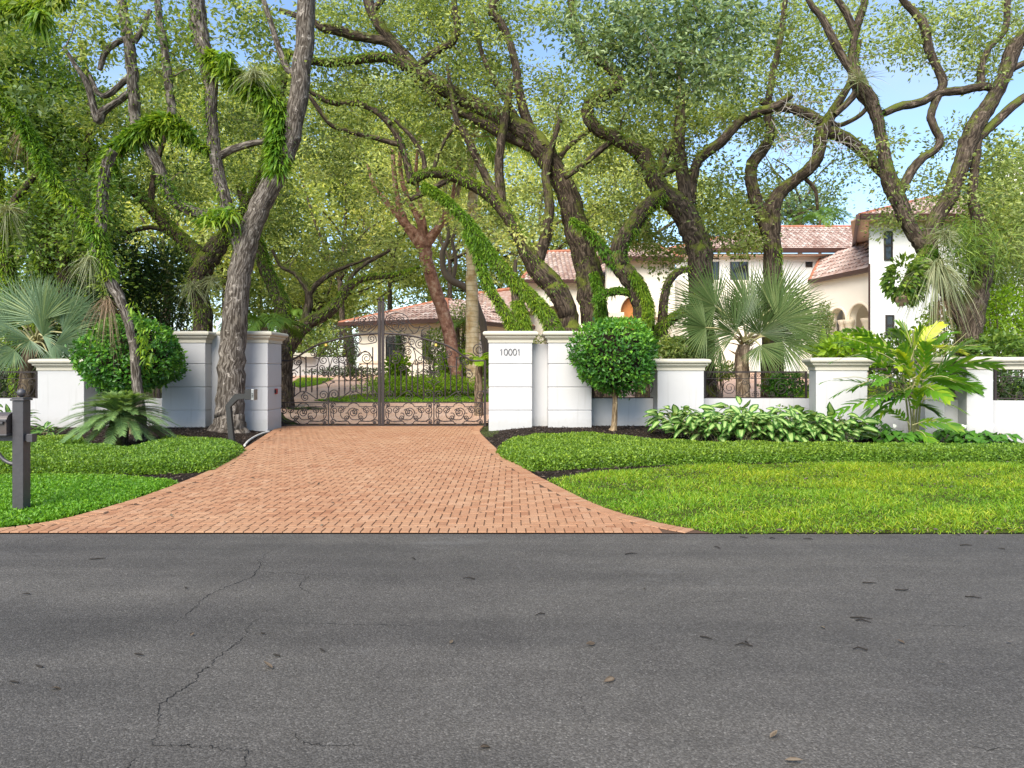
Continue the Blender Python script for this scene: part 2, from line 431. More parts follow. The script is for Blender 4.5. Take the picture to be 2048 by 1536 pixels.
def courtbrick():
    m, nt, out = newmat('court_paver')
    b = nt.nodes.new('ShaderNodeTexBrick')
    b.inputs['Scale'].default_value = 1.0
    for k, v in (('Color1', (0.56, 0.33, 0.22, 1)), ('Color2', (0.64, 0.42, 0.30, 1)), ('Mortar', (0.26, 0.17, 0.115, 1))): b.inputs[k].default_value = v
    b.inputs['Mortar Size'].default_value = 0.008; b.inputs['Brick Width'].default_value = 0.2; b.inputs['Row Height'].default_value = 0.1
    nt.links.new(coords(nt), b.inputs['Vector'])
    st = noise(nt, 0.8, 5, 0.65, coords(nt))
    c = mix(nt, ramp(nt, st, [(0.4, (0, 0, 0)), (0.75, (0.6, 0.6, 0.6))]), b.outputs[0], (0.70, 0.52, 0.41))
    pbsdf(nt, out, c, 0.85, spec=0.2); return m
M['court'] = courtbrick()
def soil(name, a, b, c_, s=14):
    m, nt, out = newmat(name)
    n = noise(nt, s, 7, 0.75, coords(nt)); n2 = noise(nt, 1.2, 4, 0.6, coords(nt))
    c = ramp(nt, n, [(0.35, a), (0.55, b), (0.75, c_)])
    c = mix(nt, 1.0, c, ramp(nt, n2, [(0.3, (0.75, 0.75, 0.75)), (0.7, (1.15, 1.15, 1.15))]), 'MULTIPLY')
    pbsdf(nt, out, c, 0.95, normal=bump(nt, n, 0.8, 0.04), spec=0.1); return m
M['mulch'] = soil('mulch', (0.010, 0.007, 0.005), (0.032, 0.022, 0.016), (0.085, 0.062, 0.046), 38)
M['ground'] = soil('garden_soil', (0.03, 0.035, 0.012), (0.06, 0.075, 0.02), (0.10, 0.13, 0.03), 6)
M['turf'] = soil('turf_base', (0.030, 0.035, 0.010), (0.07, 0.085, 0.016), (0.14, 0.16, 0.03), 24)
M['curbsand'] = plain('edge_sand', (0.36, 0.30, 0.23), 0.95, 0, 0.3, 10)
M['cream'] = stucco('cream_stucco', (0.84, 0.77, 0.64), 0.08)
M['housewhite'] = stucco('house_stucco', (0.85, 0.84, 0.80), 0.06)
M['trim'] = stucco('stone_trim', (0.78, 0.68, 0.52), 0.1)
M['fascia'] = plain('brown_gutter', (0.065, 0.032, 0.024), 0.4, 0.1, 0.2)
M['soffit'] = plain('soffit', (0.72, 0.52, 0.40), 0.8)
M['frame'] = plain('window_frame', (0.035, 0.027, 0.022), 0.4)
M['door'] = plain('varnished_wood', (0.52, 0.21, 0.06), 0.4, 0, 0.35, 5)
M['cane'] = plain('green_cane', (0.15, 0.16, 0.06), 0.6, 0, 0.35, 9)
def glass():
    m, nt, out = newmat('dark_glass'); pbsdf(nt, out, (0.02, 0.024, 0.026), 0.06, spec=0.6); return m
M['glass'] = glass()
def tile():
    m, nt, out = newmat('barrel_tile')
    n = noise(nt, 4, 4, 0.6, coords(nt))
    c = ramp(nt, attr(nt), [(0.0, (0.21, 0.110, 0.080)), (0.5, (0.37, 0.245, 0.195)), (1.0, (0.50, 0.40, 0.34))])
    c = mix(nt, ramp(nt, n, [(0.4, (0, 0, 0)), (0.7, (0.6, 0.6, 0.6))]), c, (0.50, 0.42, 0.37))
    pbsdf(nt, out, c, 0.8, spec=0.2); return m
M['tile'] = tile()
M['ridge'] = plain('ridge_tile', (0.36, 0.14, 0.08), 0.8, 0, 0.35, 6)

# ------------------------------------------------------------------ ground levels
edgeL = np.array([G(*p) for p in ((-120, 1067), (0, 1059), (120, 1041), (250, 1006), (350, 971), (430, 936), (490, 897), (530, 871), (557, 854))])
edgeR = np.array([G(*p) for p in ((1425, 1068), (1300, 1044), (1200, 1014), (1100, 966), (1060, 945), (1010, 912), (980, 886), (960, 864), (968, 853))])
def sst(a, b, x):
    t = np.clip((x - a) / (b - a), 0, 1); return t * t * (3 - 2 * t)
def gz(x, y):
    x = np.asarray(x, float); y = np.asarray(y, float)
    xl = np.interp(y, edgeL[:, 1], edgeL[:, 0]); xr = np.interp(y, edgeR[:, 1], edgeR[:, 0])
    out = np.maximum(xl - x, x - xr)
    bed = 0.10 * sst(0.1, 1.2, out) * sst(13.2, 15.6, y) * (1 - sst(17.5, 19, y)) * (1 - sst(5.2, 6.5, x))
    inn = 0.065 * np.clip(y - 17.6, 0, 19)
    return bed + inn
def Gz(u, v):
    """point on the sloping ground seen at pixel u, v"""
    lo, hi = 3.0, 70.0
    for _ in range(50):
        mY = 0.5 * (lo + hi)
        p = P(u, v, mY)
        if p[2] > gz(p[0], mY): lo = mY
        else: hi = mY
    p = P(u, v, lo); p[2] = gz(p[0], p[1]); return p

def sheet(name, poly, mat, dz, step=0.5, kind='structure', follow=True):
    """flat or ground-following polygon sheet"""
    bm = bmesh.new()
    vs = [bm.verts.new((p[0], p[1], 0)) for p in poly]
    bm.faces.new(vs)
    bmesh.ops.triangulate(bm, faces=bm.faces[:])
    q = np.array([p[:2] for p in poly])
    if follow:
        lo, hi = q.min(0), q.max(0)
        for ax in (0, 1):
            for c in np.arange(math.floor(lo[ax] / step) * step, hi[ax], step):
                co = [0, 0, 0]; co[ax] = c; no = [0, 0, 0]; no[ax] = 1
                bmesh.ops.bisect_plane(bm, geom=bm.verts[:] + bm.edges[:] + bm.faces[:], plane_co=co, plane_no=no)
    for v in bm.verts:
        v.co.z = float(gz(v.co.x, v.co.y)) + dz
    bmesh.ops.recalc_face_normals(bm, faces=bm.faces)
    if sum(f.normal.z for f in bm.faces) < 0: bmesh.ops.reverse_faces(bm, faces=bm.faces)
    me = bpy.data.meshes.new(name); bm.to_mesh(me); bm.free()
    me.materials.append(mat)
    o = bpy.data.objects.new(name, me); COL.objects.link(o); o['kind'] = kind
    return o

# the big sheet
xs = np.concatenate([[-400, -200, -100, -60], np.arange(-40, 40.1, 1.0), [60, 100, 200, 400]])
ys = np.concatenate([[-300, -100, -40, -20, -10], np.arange(-4, 60.1, 0.5), [80, 120, 200, 400]])
XX, YY = np.meshgrid(xs, ys)
Zg = gz(XX, YY) - 0.02
Vg = np.stack([XX, YY, Zg], -1).reshape(-1, 3)
nx, ny = len(xs), len(ys)
ii, jj = np.meshgrid(np.arange(ny - 1), np.arange(nx - 1), indexing='ij')
Qg = np.stack([ii * nx + jj, ii * nx + jj + 1, (ii + 1) * nx + jj + 1, (ii + 1) * nx + jj], -1).reshape(-1, 4)
g = Geo(); g.add(Vg, Qg)
o = g.build('ground', M['ground'], smooth=True); o['kind'] = 'structure'

# ------------------------------------------------------------------ road with its cracks
ROADY = 6.15
g = Geo()
g.add([(-60, -5, 0), (60, -5, 0), (60, ROADY, 0), (-60, ROADY, 0)], [(0, 1, 2, 3)])
def crack(pts, w=0.006, seed=0):
    w *= .5
    gr = np.random.default_rng(seed)
    p = spl(np.array([G(*q)[:2] for q in pts]), 9)
    p = p + gr.normal(size=p.shape) * 0.009
    T = nrm(np.gradient(p, axis=0)); N_ = np.stack([-T[:, 1], T[:, 0]], 1)
    ww = w * gr.uniform(0.25, 1.3, len(p))[:, None] * np.sin(np.linspace(0.12, 3.0, len(p)))[:, None]
    L_ = np.hstack([p - N_ * ww, np.full((len(p), 1), 0.0025)]); R_ = np.hstack([p + N_ * ww, np.full((len(p), 1), 0.0025)])
    V = np.stack([L_, R_], 1).reshape(-1, 3); k = np.arange(len(p) - 1)[:, None] * 2
    g.add(V, k + [0, 1, 3, 2], 0.5, 1)
crack([(580, 1085), (530, 1110), (515, 1140), (500, 1155), (440, 1180), (410, 1195), (390, 1215), (360, 1240), (345, 1250)], 0.006, 1)
crack([(532, 1215), (530, 1232), (505, 1245), (490, 1270), (470, 1290), (440, 1310), (420, 1330), (400, 1345), (375, 1375), (355, 1385), (318, 1415), (316, 1440), (312, 1470), (298, 1487)], 0.0055, 2)
crack([(275, 1487), (330, 1492), (385, 1492), (440, 1496), (500, 1502)], 0.005, 3)
crack([(570, 1460), (600, 1478), (620, 1489), (700, 1492), (760, 1497)], 0.004, 4)
crack([(620, 1150), (600, 1172), (622, 1185)], 0.005, 5)
crack([(510, 1145), (580, 1147), (640, 1150)], 0.003, 6)
crack([(540, 1245), (640, 1247), (760, 1250), (900, 1252)], 0.003, 7)
crack([(1790, 1250), (1860, 1252), (1960, 1253), (2100, 1255)], 0.004, 8)
crack([(490, 1492), (492, 1515), (488, 1540)], 0.003, 9)
crack([(290, 1500), (262, 1530), (255, 1560)], 0.003, 10)
crack([(1140, 1480), (1180, 1440), (1160, 1400), (1190, 1370)], 0.002, 11)
crack([(1500, 1200), (1400, 1205), (1300, 1206)], 0.002, 12)
crack([(1900, 1490), (1980, 1498), (2060, 1500)], 0.003, 13)
o = g.build('road', [M['asphalt'], M['crack']]); o['kind'] = 'structure'
# ------------------------------------------------------------------ brick drive
drive_poly = np.vstack([edgeL[:, :2], [[edgeL[-1][0], 17.9], [edgeR[-1][0], 17.9]], edgeR[::-1][:, :2]])
drive_poly[0][1] = ROADY + 0.005; drive_poly[-1][1] = ROADY + 0.005
g = Geo()
sub = [tuple(p) for p in drive_poly]
bw, bl, gap = 0.088, 0.176, 0.0036
def add_bricks(g, cx, cy, hx, hy, ang=None, z=0.014):
    n = len(cx)
    hx = np.broadcast_to(hx, (n,)); hy = np.broadcast_to(hy, (n,))
    ca, sa = (1, 0) if ang is None else (np.cos(ang), np.sin(ang))
    zz = z + rng.normal(size=n) * 0.0012
    tx = rng.normal(size=n) * 0.004; ty = rng.normal(size=n) * 0.004
    rows = []
    for sx, sy, ins, top in ((-1,-1,0.004,1),(1,-1,0.004,1),(1,1,0.004,1),(-1,1,0.004,1),(-1,-1,0,0),(1,-1,0,0),(1,1,0,0),(-1,1,0,0)):
        lx = sx * (hx - ins); ly = sy * (hy - ins)
        rows.append(np.stack([cx + lx * ca - ly * sa, cy + lx * sa + ly * ca, (zz + tx * lx + ty * ly) if top else np.full(n, z - 0.008)], 1))
    V = np.stack(rows, 1).reshape(-1, 3)
    b = np.arange(n)[:, None] * 8
    Q = np.concatenate([b + q for q in ([0,1,2,3],[4,5,1,0],[5,6,2,1],[6,7,3,2],[7,4,0,3])], 1).reshape(-1, 4)
    r = np.clip(rng.normal(0.5, 0.19, n), 0, 1)
    g.add(V, Q, np.repeat(r, 5), 0)
# herringbone field, square to the drive
# cells: a lying brick starts where (c - r) % 4 == 0, a standing one where it is 3
R_, C_ = np.meshgrid(np.arange(64, 212), np.arange(-130, 60), indexing='ij')
d4 = (C_ - R_) % 4
hm = d4 == 0; vm = d4 == 3
hx_ = (C_[hm] + 1.0) * bw; hy_ = (R_[hm] + 0.5) * bw
vx_ = (C_[vm] + 0.5) * bw; vy_ = (R_[vm] + 1.0) * bw
ctr_h = np.stack([hx_, hy_], 1); ctr_v = np.stack([vx_, vy_], 1)
BORD = 0.17
def keep(c):
    return inpoly(c, sub) & (edgedist(c, sub) > BORD)
kh = keep(ctr_h); kv = keep(ctr_v)
add_bricks(g, hx_[kh], hy_[kh], bl / 2 - gap, bw / 2 - gap)
add_bricks(g, vx_[kv], vy_[kv], bw / 2 - gap, bl / 2 - gap)
# soldier course round the edge
def course(line, inset, skip0=0.0):
    p = spl(np.asarray(line)[:, :2], 12)
    L = np.concatenate([[0], np.cumsum(np.linalg.norm(np.diff(p, axis=0), axis=1))])
    s = np.arange(skip0, L[-1], bw)
    c = np.stack([np.interp(s, L, p[:, 0]), np.interp(s, L, p[:, 1])], 1)
    T = nrm(np.stack([np.interp(s + 0.02, L, p[:, 0]) - np.interp(s - 0.02, L, p[:, 0]), np.interp(s + 0.02, L, p[:, 1]) - np.interp(s - 0.02, L, p[:, 1])], 1))
    Nn = np.stack([-T[:, 1], T[:, 0]], 1)
    c = c + Nn * inset
    add_bricks(g, c[:, 0], c[:, 1], bw / 2 - gap, bl / 2 - gap, np.arctan2(T[:, 1], T[:, 0]), z=0.017)
course(edgeL, -0.09); course(edgeR, 0.09, 0.22)
xs_ = np.arange(edgeL[0][0] + 0.5, edgeR[0][0] - 0.45, bw)
add_bricks(g, xs_, np.full(len(xs_), ROADY + 0.093), bw / 2 - gap, bl / 2 - gap, z=0.018)
# joint bed
bm_ = sheet('driveway_bed', sub, M['joint'], 0.006, 0.7)
me = bm_.data; vv = np.zeros(len(me.vertices) * 3); me.vertices.foreach_get('co', vv); vv = vv.reshape(-1, 3); vv[:, 2] = 0.006
me.calc_loop_triangles(); tt = np.zeros(len(me.loop_triangles) * 3, int); me.loop_triangles.foreach_get('vertices', tt)
g.add(vv, tt.reshape(-1, 3), 0.5, 1)
bpy.data.objects.remove(bm_)
o = g.build('driveway', [M['brick'], M['joint']]); o['kind'] = 'structure'

# inner court, lawns and beds
court_poly = [(edgeL[-1][0] + .3, 17.86), (edgeR[-1][0] - .2, 17.86), (2, 19.5), (8, 20.5), (14, 21), (14, 36.4), (-12.5, 36.4), (-11.4, 32), (-9.6, 27), (-7.6, 22), (-6.3, 19)]
sheet('forecourt', court_poly, M['court'], 0.012, 0.8)
bedL = [(-22, ROADY)] + [(p[0], p[1]) for p in edgeL[1:]] + [(edgeL[-1][0], 18.2), (-22, 18.2)]
bedR = [(p[0], p[1]) for p in edgeR[::-1]] + [(20, ROADY + 0.03), (20, 18.2), (edgeR[-1][0], 18.2)]
sheet('mulch_bed', bedL, M['mulch'], -0.004, 0.5)
sheet('mulch_bed', bedR, M['mulch'], -0.004, 0.5)
# ------------------------------------------------------------------ masonry
def bm_obj(name, bm, mat, parent=None, local=False, smooth=False):
    me = bpy.data.meshes.new(name)
    if parent is not None and not local:
        q = parent
        while q is not None:
            bmesh.ops.translate(bm, vec=-q.location, verts=bm.verts[:]); q = q.parent
    bmesh.ops.recalc_face_normals(bm, faces=bm.faces[:])
    bm.to_mesh(me); bm.free()
    if smooth: me.polygons.foreach_set('use_smooth', np.ones(len(me.polygons), bool))
    for m in (mat if isinstance(mat, (list, tuple)) else [mat]): me.materials.append(m)
    o = bpy.data.objects.new(name, me); COL.objects.link(o)
    if parent is not None: o.parent = parent
    return o
def bbox(bm, x0, x1, y0, y1, z0, z1, bev=0.0, seg=2):
    r = bmesh.ops.create_cube(bm, size=1.0)
    vs = r['verts']
    for v in vs:
        v.co = ((x0 + x1) / 2 + v.co.x * (x1 - x0), (y0 + y1) / 2 + v.co.y * (y1 - y0), (z0 + z1) / 2 + v.co.z * (z1 - z0))
    if bev > 0:
        es = list({e for v in vs for e in v.link_edges})
        bmesh.ops.bevel(bm, geom=es, offset=bev, segments=seg, affect='EDGES', profile=0.5)
CAPP = [(0.004, -0.262), (0.018, -0.262), (0.018, -0.195), (0.030, -0.185), (0.050, -0.160), (0.078, -0.142), (0.078, -0.105), (0.096, -0.100),
        (0.118, -0.090), (0.130, -0.070), (0.134, -0.050), (0.130, -0.028), (0.116, -0.010), (0.094, 0.0), (0.0, 0.012)]
def cap_mesh(bm, x0, x1, y0, y1, zt, sc=1.0):
    rings = []
    for o_, z in CAPP:
        o_ *= sc
        rings.append([bm.verts.new((x, y, zt + z * sc)) for x, y in ((x0 - o_, y0 - o_), (x1 + o_, y0 - o_), (x1 + o_, y1 + o_), (x0 - o_, y1 + o_))])
    for a, b in zip(rings[:-1], rings[1:]):
        for k in range(4):
            bm.faces.new((a[k], a[(k + 1) % 4], b[(k + 1) % 4], b[k]))
    bm.faces.new(rings[-1]); bm.faces.new(rings[0][::-1])
def pier(name, label, cx, yf, w, d, zt, rz=0.0, grooves=(), group=None, capsc=1.0, cat='pillar'):
    t = thing(name, label, cat, (cx, yf, 0), rz, group)
    zb = zt - 0.262 * capsc
    bm = bmesh.new()
    cuts = [-0.35] + list(grooves) + [zb + 0.004]
    if grooves:
        bbox(bm, -w / 2 + 0.018, w / 2 - 0.018, 0.018, d - 0.018, -0.34, zb)
        for a, b in zip(cuts[:-1], cuts[1:]):
            bbox(bm, -w / 2, w / 2, 0, d, a + 0.009, b - 0.009, 0.012)
    else:
        bbox(bm, -w / 2, w / 2, 0, d, -0.35, zb, 0.012)
    bm_obj('body', bm, M['stucco'], t, True)
    bm = bmesh.new(); cap_mesh(bm, -w / 2, w / 2, 0, d, zt, capsc)
    bm_obj('cap', bm, M['cap'], t, True)
    return t
YP = 16.0
k16 = YP / F
def X16(u, Y=YP): return (u - 1024) * Y / F
ZG = CAMH + (HZ - 663) * k16            # gate pillar top
gr = [CAMH - (v - HZ) * k16 for v in (821, 774.5, 728)]
WG = 87 * k16
p_num = pier('gate_pillar', 'tall white grooved gate pillar carrying the dark numerals 10001', X16(1021), YP, WG, 0.95, ZG, 0, gr, 'tall gate pillars')
pier('gate_pillar', 'tall white grooved pillar half hidden behind the round shrub on a slim trunk', X16(1140), YP, WG, 0.6, ZG, 0, gr, 'tall gate pillars')
p_lh = pier('gate_pillar', 'tall white grooved gate pillar with the hinges and a small red box on its side', X16(492), YP, WG, 0.95, ZG, 0, gr, 'tall gate pillars')
pier('gate_pillar', 'tall white grooved pillar between the big clipped ball shrub and the grey oak trunk', X16(367), YP, WG, 0.6, ZG, 0, gr, 'tall gate pillars')
def wallpiece(name, label, x0, x1, y0, y1, zt, group=None, capped=False, coping=None):
    t = thing(name, label, 'wall', ((x0 + x1) / 2, y0, 0), 0, group)
    bm = bmesh.new(); bbox(bm, x0, x1, y0, y1, -0.35, zt, 0.006)
    bm_obj('wall_body', bm, M['stucco'], t)
    if coping:
        bm = bmesh.new(); bbox(bm, x0, x1, y0 - 0.02, y1 + 0.02, zt, zt + coping, 0.01); bm_obj('coping', bm, M['stucco'], t)
    return t
wallpiece('link_wall', 'narrow white recessed wall between the two tall pillars beside the numerals', X16(1064) + .002, X16(1097) - .002, YP + 0.34, YP + 0.56, CAMH + (HZ - 685) * k16 - 0.02, 'narrow walls joining gate pillars')
wallpiece('link_wall', 'narrow white recessed wall behind the grey oak trunk', X16(410) + .002, X16(449) - .002, YP + 0.34, YP + 0.56, ZG - 0.02, 'narrow walls joining gate pillars')
# house number
def tubeobj(name, paths, rad, mat, parent, sides=6, local=False, rough=0):
    g = Geo()
    for i, p in enumerate(paths):
        r = rad[i] if isinstance(rad, (list, tuple)) else rad
        g.tube(p, r, sides, rough=rough, seed=i)
    return g.build(name, mat, parent, True, local)
dh = 0.146; dz = CAMH - (704 - HZ) * k16 - dh / 2
for i, ch in enumerate('10001'):
    cx = (-0.205, -0.105, 0.0, 0.105, 0.205)[i] + X16(1020.5) - X16(1021)
    if ch == '1':
        pth = [np.array([(cx - 0.026, -0.012, dz + dh - 0.035), (cx, -0.012, dz + dh), (cx, -0.012, dz + dh * 0.5), (cx, -0.012, dz)])]
    else:
        a = np.linspace(0, 2 * np.pi, 33)
        pth = [np.stack([cx + 0.040 * np.sin(a), np.full(33, -0.012), dz + dh / 2 + dh / 2 * np.cos(a)], 1)]
    tubeobj('digit', pth, 0.0075, M['number'], p_num, 6, True)
# low piers and low walls
ZL = CAMH + (HZ - 718.5) * k16
WL = 93 * k16
pier('wall_pillar', 'low white pillar just behind the mailbox post, cream cap', X16(121.5), YP, WL, 0.85, ZL, 0, (), 'low wall pillars')
pier('wall_pillar', 'low white pillar between the round shrub and the variegated leaf clumps', X16(1361.5), YP, WL, 0.85, ZL, 0, (), 'low wall pillars')
ZLW = CAMH - (797 - HZ) * (YP + 0.45) / F
LY0, LY1 = YP + 0.42, YP + 0.68
wallpiece('low_wall', 'low white wall behind the slim trunk of the round shrub', X16(1182), X16(1314), LY0, LY1, ZLW, 'low walls under the railings')
wallpiece('low_wall', 'low white wall hidden mostly by the big clipped ball shrub', X16(169), X16(322), LY0, LY1, ZLW, 'low walls under the railings')
wallpiece('low_wall', 'low white wall running out of view behind the mailbox', X16(-330), X16(74), LY0, LY1, ZLW, 'low walls under the railings')
# right-hand run bending towards the road
def onray(u, Y): return (u - 1024) * Y / F
A3 = np.array([onray(1620, 15.9), 15.9])
wallpiece('low_wall', 'low white wall behind the row of variegated leaf clumps', X16(1409), onray(1622, 16.4), LY0, LY1, ZLW, 'low walls under the railings')
def zrow(v, Y): return CAMH - (v - HZ) * Y / F
rzR = math.radians(-14)
ZR = zrow(716, 14.6)
pier('wall_pillar', 'low white pillar left of the broad-leaved palm, its cream cap under the fronds', onray(1683, 14.7), 14.7, 1.02, 0.85, ZR, rzR, (), 'low wall pillars')
pier('wall_pillar', 'slim low white pillar right of the broad-leaved palm', onray(1870, 13.9), 13.9, 0.36, 0.6, ZR, rzR, (), 'low wall pillars', 0.9)
pier('wall_pillar', 'slim low white pillar nearest the right edge', onray(1960, 13.45), 13.45, 0.46, 0.6, ZR, rzR, (), 'low wall pillars', 0.9)
def rotwall(name, label, cx, cy, length, d, zt, rz, group, z0=-0.35, cap=False):
    t = thing(name, label, 'wall', (cx, cy, 0), rz, group)
    bm = bmesh.new(); bbox(bm, -length / 2, length / 2, 0, d, z0, zt, 0.006); bm_obj('wall_body', bm, M['stucco'], t, True)
    return t
zlr = zrow(797, 14.6)
rotwall('low_wall', 'low white wall behind the stems of the broad-leaved palm', onray(1780, 14.65), 14.65, 1.46, 0.2, zlr, rzR, 'low walls under the railings')
rotwall('low_wall', 'short low white wall between the two slim pillars', onray(1912, 13.95), 13.95, 0.6, 0.2, zlr, rzR, 'low walls under the railings')
rotwall('low_wall', 'low white wall running out of view at the right edge', onray(2150, 13.35), 13.35, 2.9, 0.2, zlr, rzR, 'low walls under the railings')
t = thing('wall_coping', 'cream coping beam bridging the slim pillars at the right edge', 'coping', (onray(1915, 13.95), 13.95, 0), rzR)
bm = bmesh.new(); cap_mesh(bm, -0.62, 0.66, 0.14, 0.5, ZR - 0.004, 0.9); bm_obj('coping_body', bm, M['cap'], t, True)
t = thing('wall_coping', 'cream coping beam leaving the picture at the right edge above a grille', 'coping', (onray(2140, 13.3), 13.3, 0), rzR)
bm = bmesh.new(); cap_mesh(bm, -1.15, 1.6, 0.14, 0.5, ZR - 0.004, 0.9); bm_obj('coping_body', bm, M['cap'], t, True)

# ------------------------------------------------------------------ wrought iron
def spiral(cx, cz, r, a0, turns=1.6, r1=0.18, n=None, ccw=True):
    n = n or int(16 * turns) + 4
    t = np.linspace(0, 1, n)
    a = a0 + (1 if ccw else -1) * turns * 2 * np.pi * t
    rr = r * (1 - t * (1 - r1))
    return np.stack([cx + rr * np.cos(a), cz + rr * np.sin(a)], 1)
def to3(p, y=0.0):
    p = np.asarray(p, float)
    return np.stack([p[:, 0], np.full(len(p), y), p[:, 1]], 1)
S_ = 17.35 / F / 4.5511        # metres per zoom pixel of the gate study
def gate_leaf(label, hinge_x, side):
    """side +1: hinge on the left, leaf runs to +x"""
    t = thing('gate_leaf', label, 'gate', (hinge_x, 17.35, 0), 0, 'double gate leaves')
    def Z(zx, zy): return (side * (zx - 70) * S_, (1152 - zy) * S_)
    def PT(*pts): return to3(np.array([Z(*p) for p in pts]))
    # stiles and rails
    g = Geo()
    def bar(zx0, zy0, zx1, zy1, d=0.02):
        a = Z(zx0, zy0); b = Z(zx1, zy1)
        g.box(min(a[0], b[0]), max(a[0], b[0]), -d, d, min(a[1], b[1]), max(a[1], b[1]))
    bar(58, 550, 78, 1150, 0.026)
    bar(78, 1138, 984, 1152); bar(78, 928, 984, 938); 
    bar(528, 938, 538, 1138, 0.014)
    arch = spl([Z(78, 552), Z(180, 552), Z(240, 525), Z(340, 458), Z(440, 405), Z(560, 372), Z(700, 335), Z(860, 312), Z(984, 305)], 8)
    a3 = to3(arch)
    for dzz in (0.0, ):
        g.tube(a3, 0.026, 6)
    g.build('frame', M['iron'], t, False, True)
    g = Geo()
    a = Z(984, 1160); b = Z(1009, 20)
    g.box(min(a[0], b[0]), max(a[0], b[0]) - 0.002 * 0, -0.035, 0.035, 0.02, b[1])
    mp_ = g.build('meeting_post', M['iron'], t, False, True)
    a = Z(996, 20)
    fin = Geo(); prof = [(0.046, 0), (0.046, 0.02), (0.02, 0.03), (0.02, 0.05), (0.036, 0.07), (0.03, 0.10), (0.008, 0.135)]
    fin.tube(np.array([(a[0], 0, a[1] + z) for _, z in prof]), [r for r, _ in prof], 8); fin.build('finial', M['iron'], mp_, True, True)
    # balusters with knops
    bal = [(222, 752, 872), (275, 600, 838), (327, 515, 832), (380, 620, 842), (430, 612, 905), (628, 560, 908), (680, 560, 862), (730, 590, 830), (783, 600, 828), (833, 635, 862), (885, 572, 905), (935, 430, 882)]
    for zx, y0, y1 in bal:
        g = Geo()
        g.tube(PT((zx, y1), (zx, (y0 + y1) / 2), (zx, y0)), 0.017, 6)
        for ky in (695, 806):
            if y0 < ky - 20 and y1 > ky + 8:
                pr = [(0.013, -24), (0.024, -14), (0.018, -8), (0.027, 0), (0.018, 8), (0.024, 14), (0.013, 24)]
                g.tube(PT(*[(zx, ky + d) for _, d in pr]), [r for r, _ in pr], 7)
        g.build('baluster', M['iron'], t, True, True)
    # upper scrollwork
    g = Geo()
    W = 0.012
    def sp(cx, cy, r, a0, turns=1.6, ccw=True, tail=None):
        s = spiral(cx, -cy, r, math.radians(a0), turns, 0.2, None, ccw)
        q = [(x, -y) for x, y in s]
        if tail: q = [tuple(p) for p in spl(np.vstack([tail, q[:2]]), 7)][:-1] + q[1:]
        g.tube(PT(*q), W, 5)
    def ln(*pts, n=8, r=W): g.tube(to3(spl([Z(*p) for p in pts], n)), r, 5)
    sp(120, 450, 62, 270, 1.9, True)
    # foot row
    sp(485, 865, 46, -90, 1.7, True, [(533, 935), (532, 900)][:1] + [(520, 912)])
    sp(585, 860, 46, 180, 1.7, False, [(537, 935), (538, 890)])
    sp(320, 885, 38, 90, 1.7, True, [(190, 905), (275, 838)])
    sp(762, 882, 42, 90, 1.7, True, [(632, 905), (720, 838)])
    sp(930, 868, 48, -60, 1.7, True); sp(112, 870, 44, 200, 1.7, False)
    ln((275, 838), (330, 838), (430, 905), n=3); ln((722, 838), (785, 832), (885, 905), n=3)
    ln((180, 905), (275, 838), n=3); ln((628, 908), (722, 838), n=3)
    # star of four concave arcs
    st = [(533, 685), (592, 747), (533, 806), (474, 747)]
    for i in range(4):
        a_, b_ = st[i], st[(i + 1) % 4]; m_ = ((a_[0] + b_[0]) / 2 * 0.55 + 533 * 0.45, (a_[1] + b_[1]) / 2 * 0.55 + 747 * 0.45); ln(a_, m_, b_, n=6)
    ln((533, 806), (533, 935), n=2)
    sp(497, 680, 27, 0, 1.5, True); sp(570, 680, 27, 180, 1.5, False)
    # heart above the star
    sp(487, 548, 46, 0, 1.8, True, [(533, 640), (540, 590)])
    sp(598, 552, 36, 180, 1.8, False, [(533, 640), (548, 600)])
    sp(470, 620, 30, -60, 1.5, True, [(533, 655), (505, 655)]); sp(606, 618, 30, 240, 1.5, False, [(533, 655), (565, 655)])
    ln((533, 655), (533, 688), n=2)
    sp(395, 490, 34, -90, 1.7, True, [(330, 610), (420, 600), (440, 540)])
    sp(262, 575, 26, 0, 1.6, True, [(180, 640), (240, 625)]); sp(215, 680, 42, 20, 1.5, True)
    sp(240, 560, 60, 120, 1.0, False)
    ln((180, 560), (250, 515), (320, 535), (333, 600), n=7)
    sp(545, 462, 42, 180, 1.8, False, [(430, 640), (445, 530), (490, 440)])
    sp(660, 405, 52, 200, 1.9, False, [(625, 560), (610, 480)])
    sp(655, 540, 36, 0, 1.7, False, [(628, 560), (700, 590)])
    ln((620, 520), (680, 470), (735, 430), (790, 425), (820, 470), (790, 520), n=7)
    sp(768, 475, 36, -20, 1.8, True); sp(800, 362, 40, 180, 1.7, False, [(745, 330), (735, 380)][:1])
    sp(925, 352, 40, 0, 1.8, True, [(770, 390), (860, 402), (960, 385)])
    sp(880, 530, 52, 0, 1.9, False, [(720, 590), (760, 640), (800, 520), (870, 465)][2:])
    ln((720, 440), (700, 520), (730, 590), (810, 640), n=7); ln((800, 520), (830, 480), (900, 480), (930, 540), n=7)
    sp(830, 620, 34, 90, 1.5, True); sp(735, 385, 32, 0, 1.5, True, [(700, 440), (725, 430)])
    # crest above the arch
    sp(815, 250, 50, 180, 1.9, False, [(720, 300), (760, 305)][:1])
    sp(890, 235, 44, 0, 1.9, True)
    sp(835, 190, 40, 20, 1.8, True, [(640, 225), (720, 245), (800, 220)][2:]); sp(925, 185, 36, 160, 1.8, False)
    ln((760, 215), (780, 150), (870, 115), (960, 150), (978, 195), n=8)
    ln((580, 220), (640, 250), (720, 245), (775, 180), n=8); ln((660, 235), (700, 300), (820, 310), (900, 300), (965, 240), (984, 190), n=8)
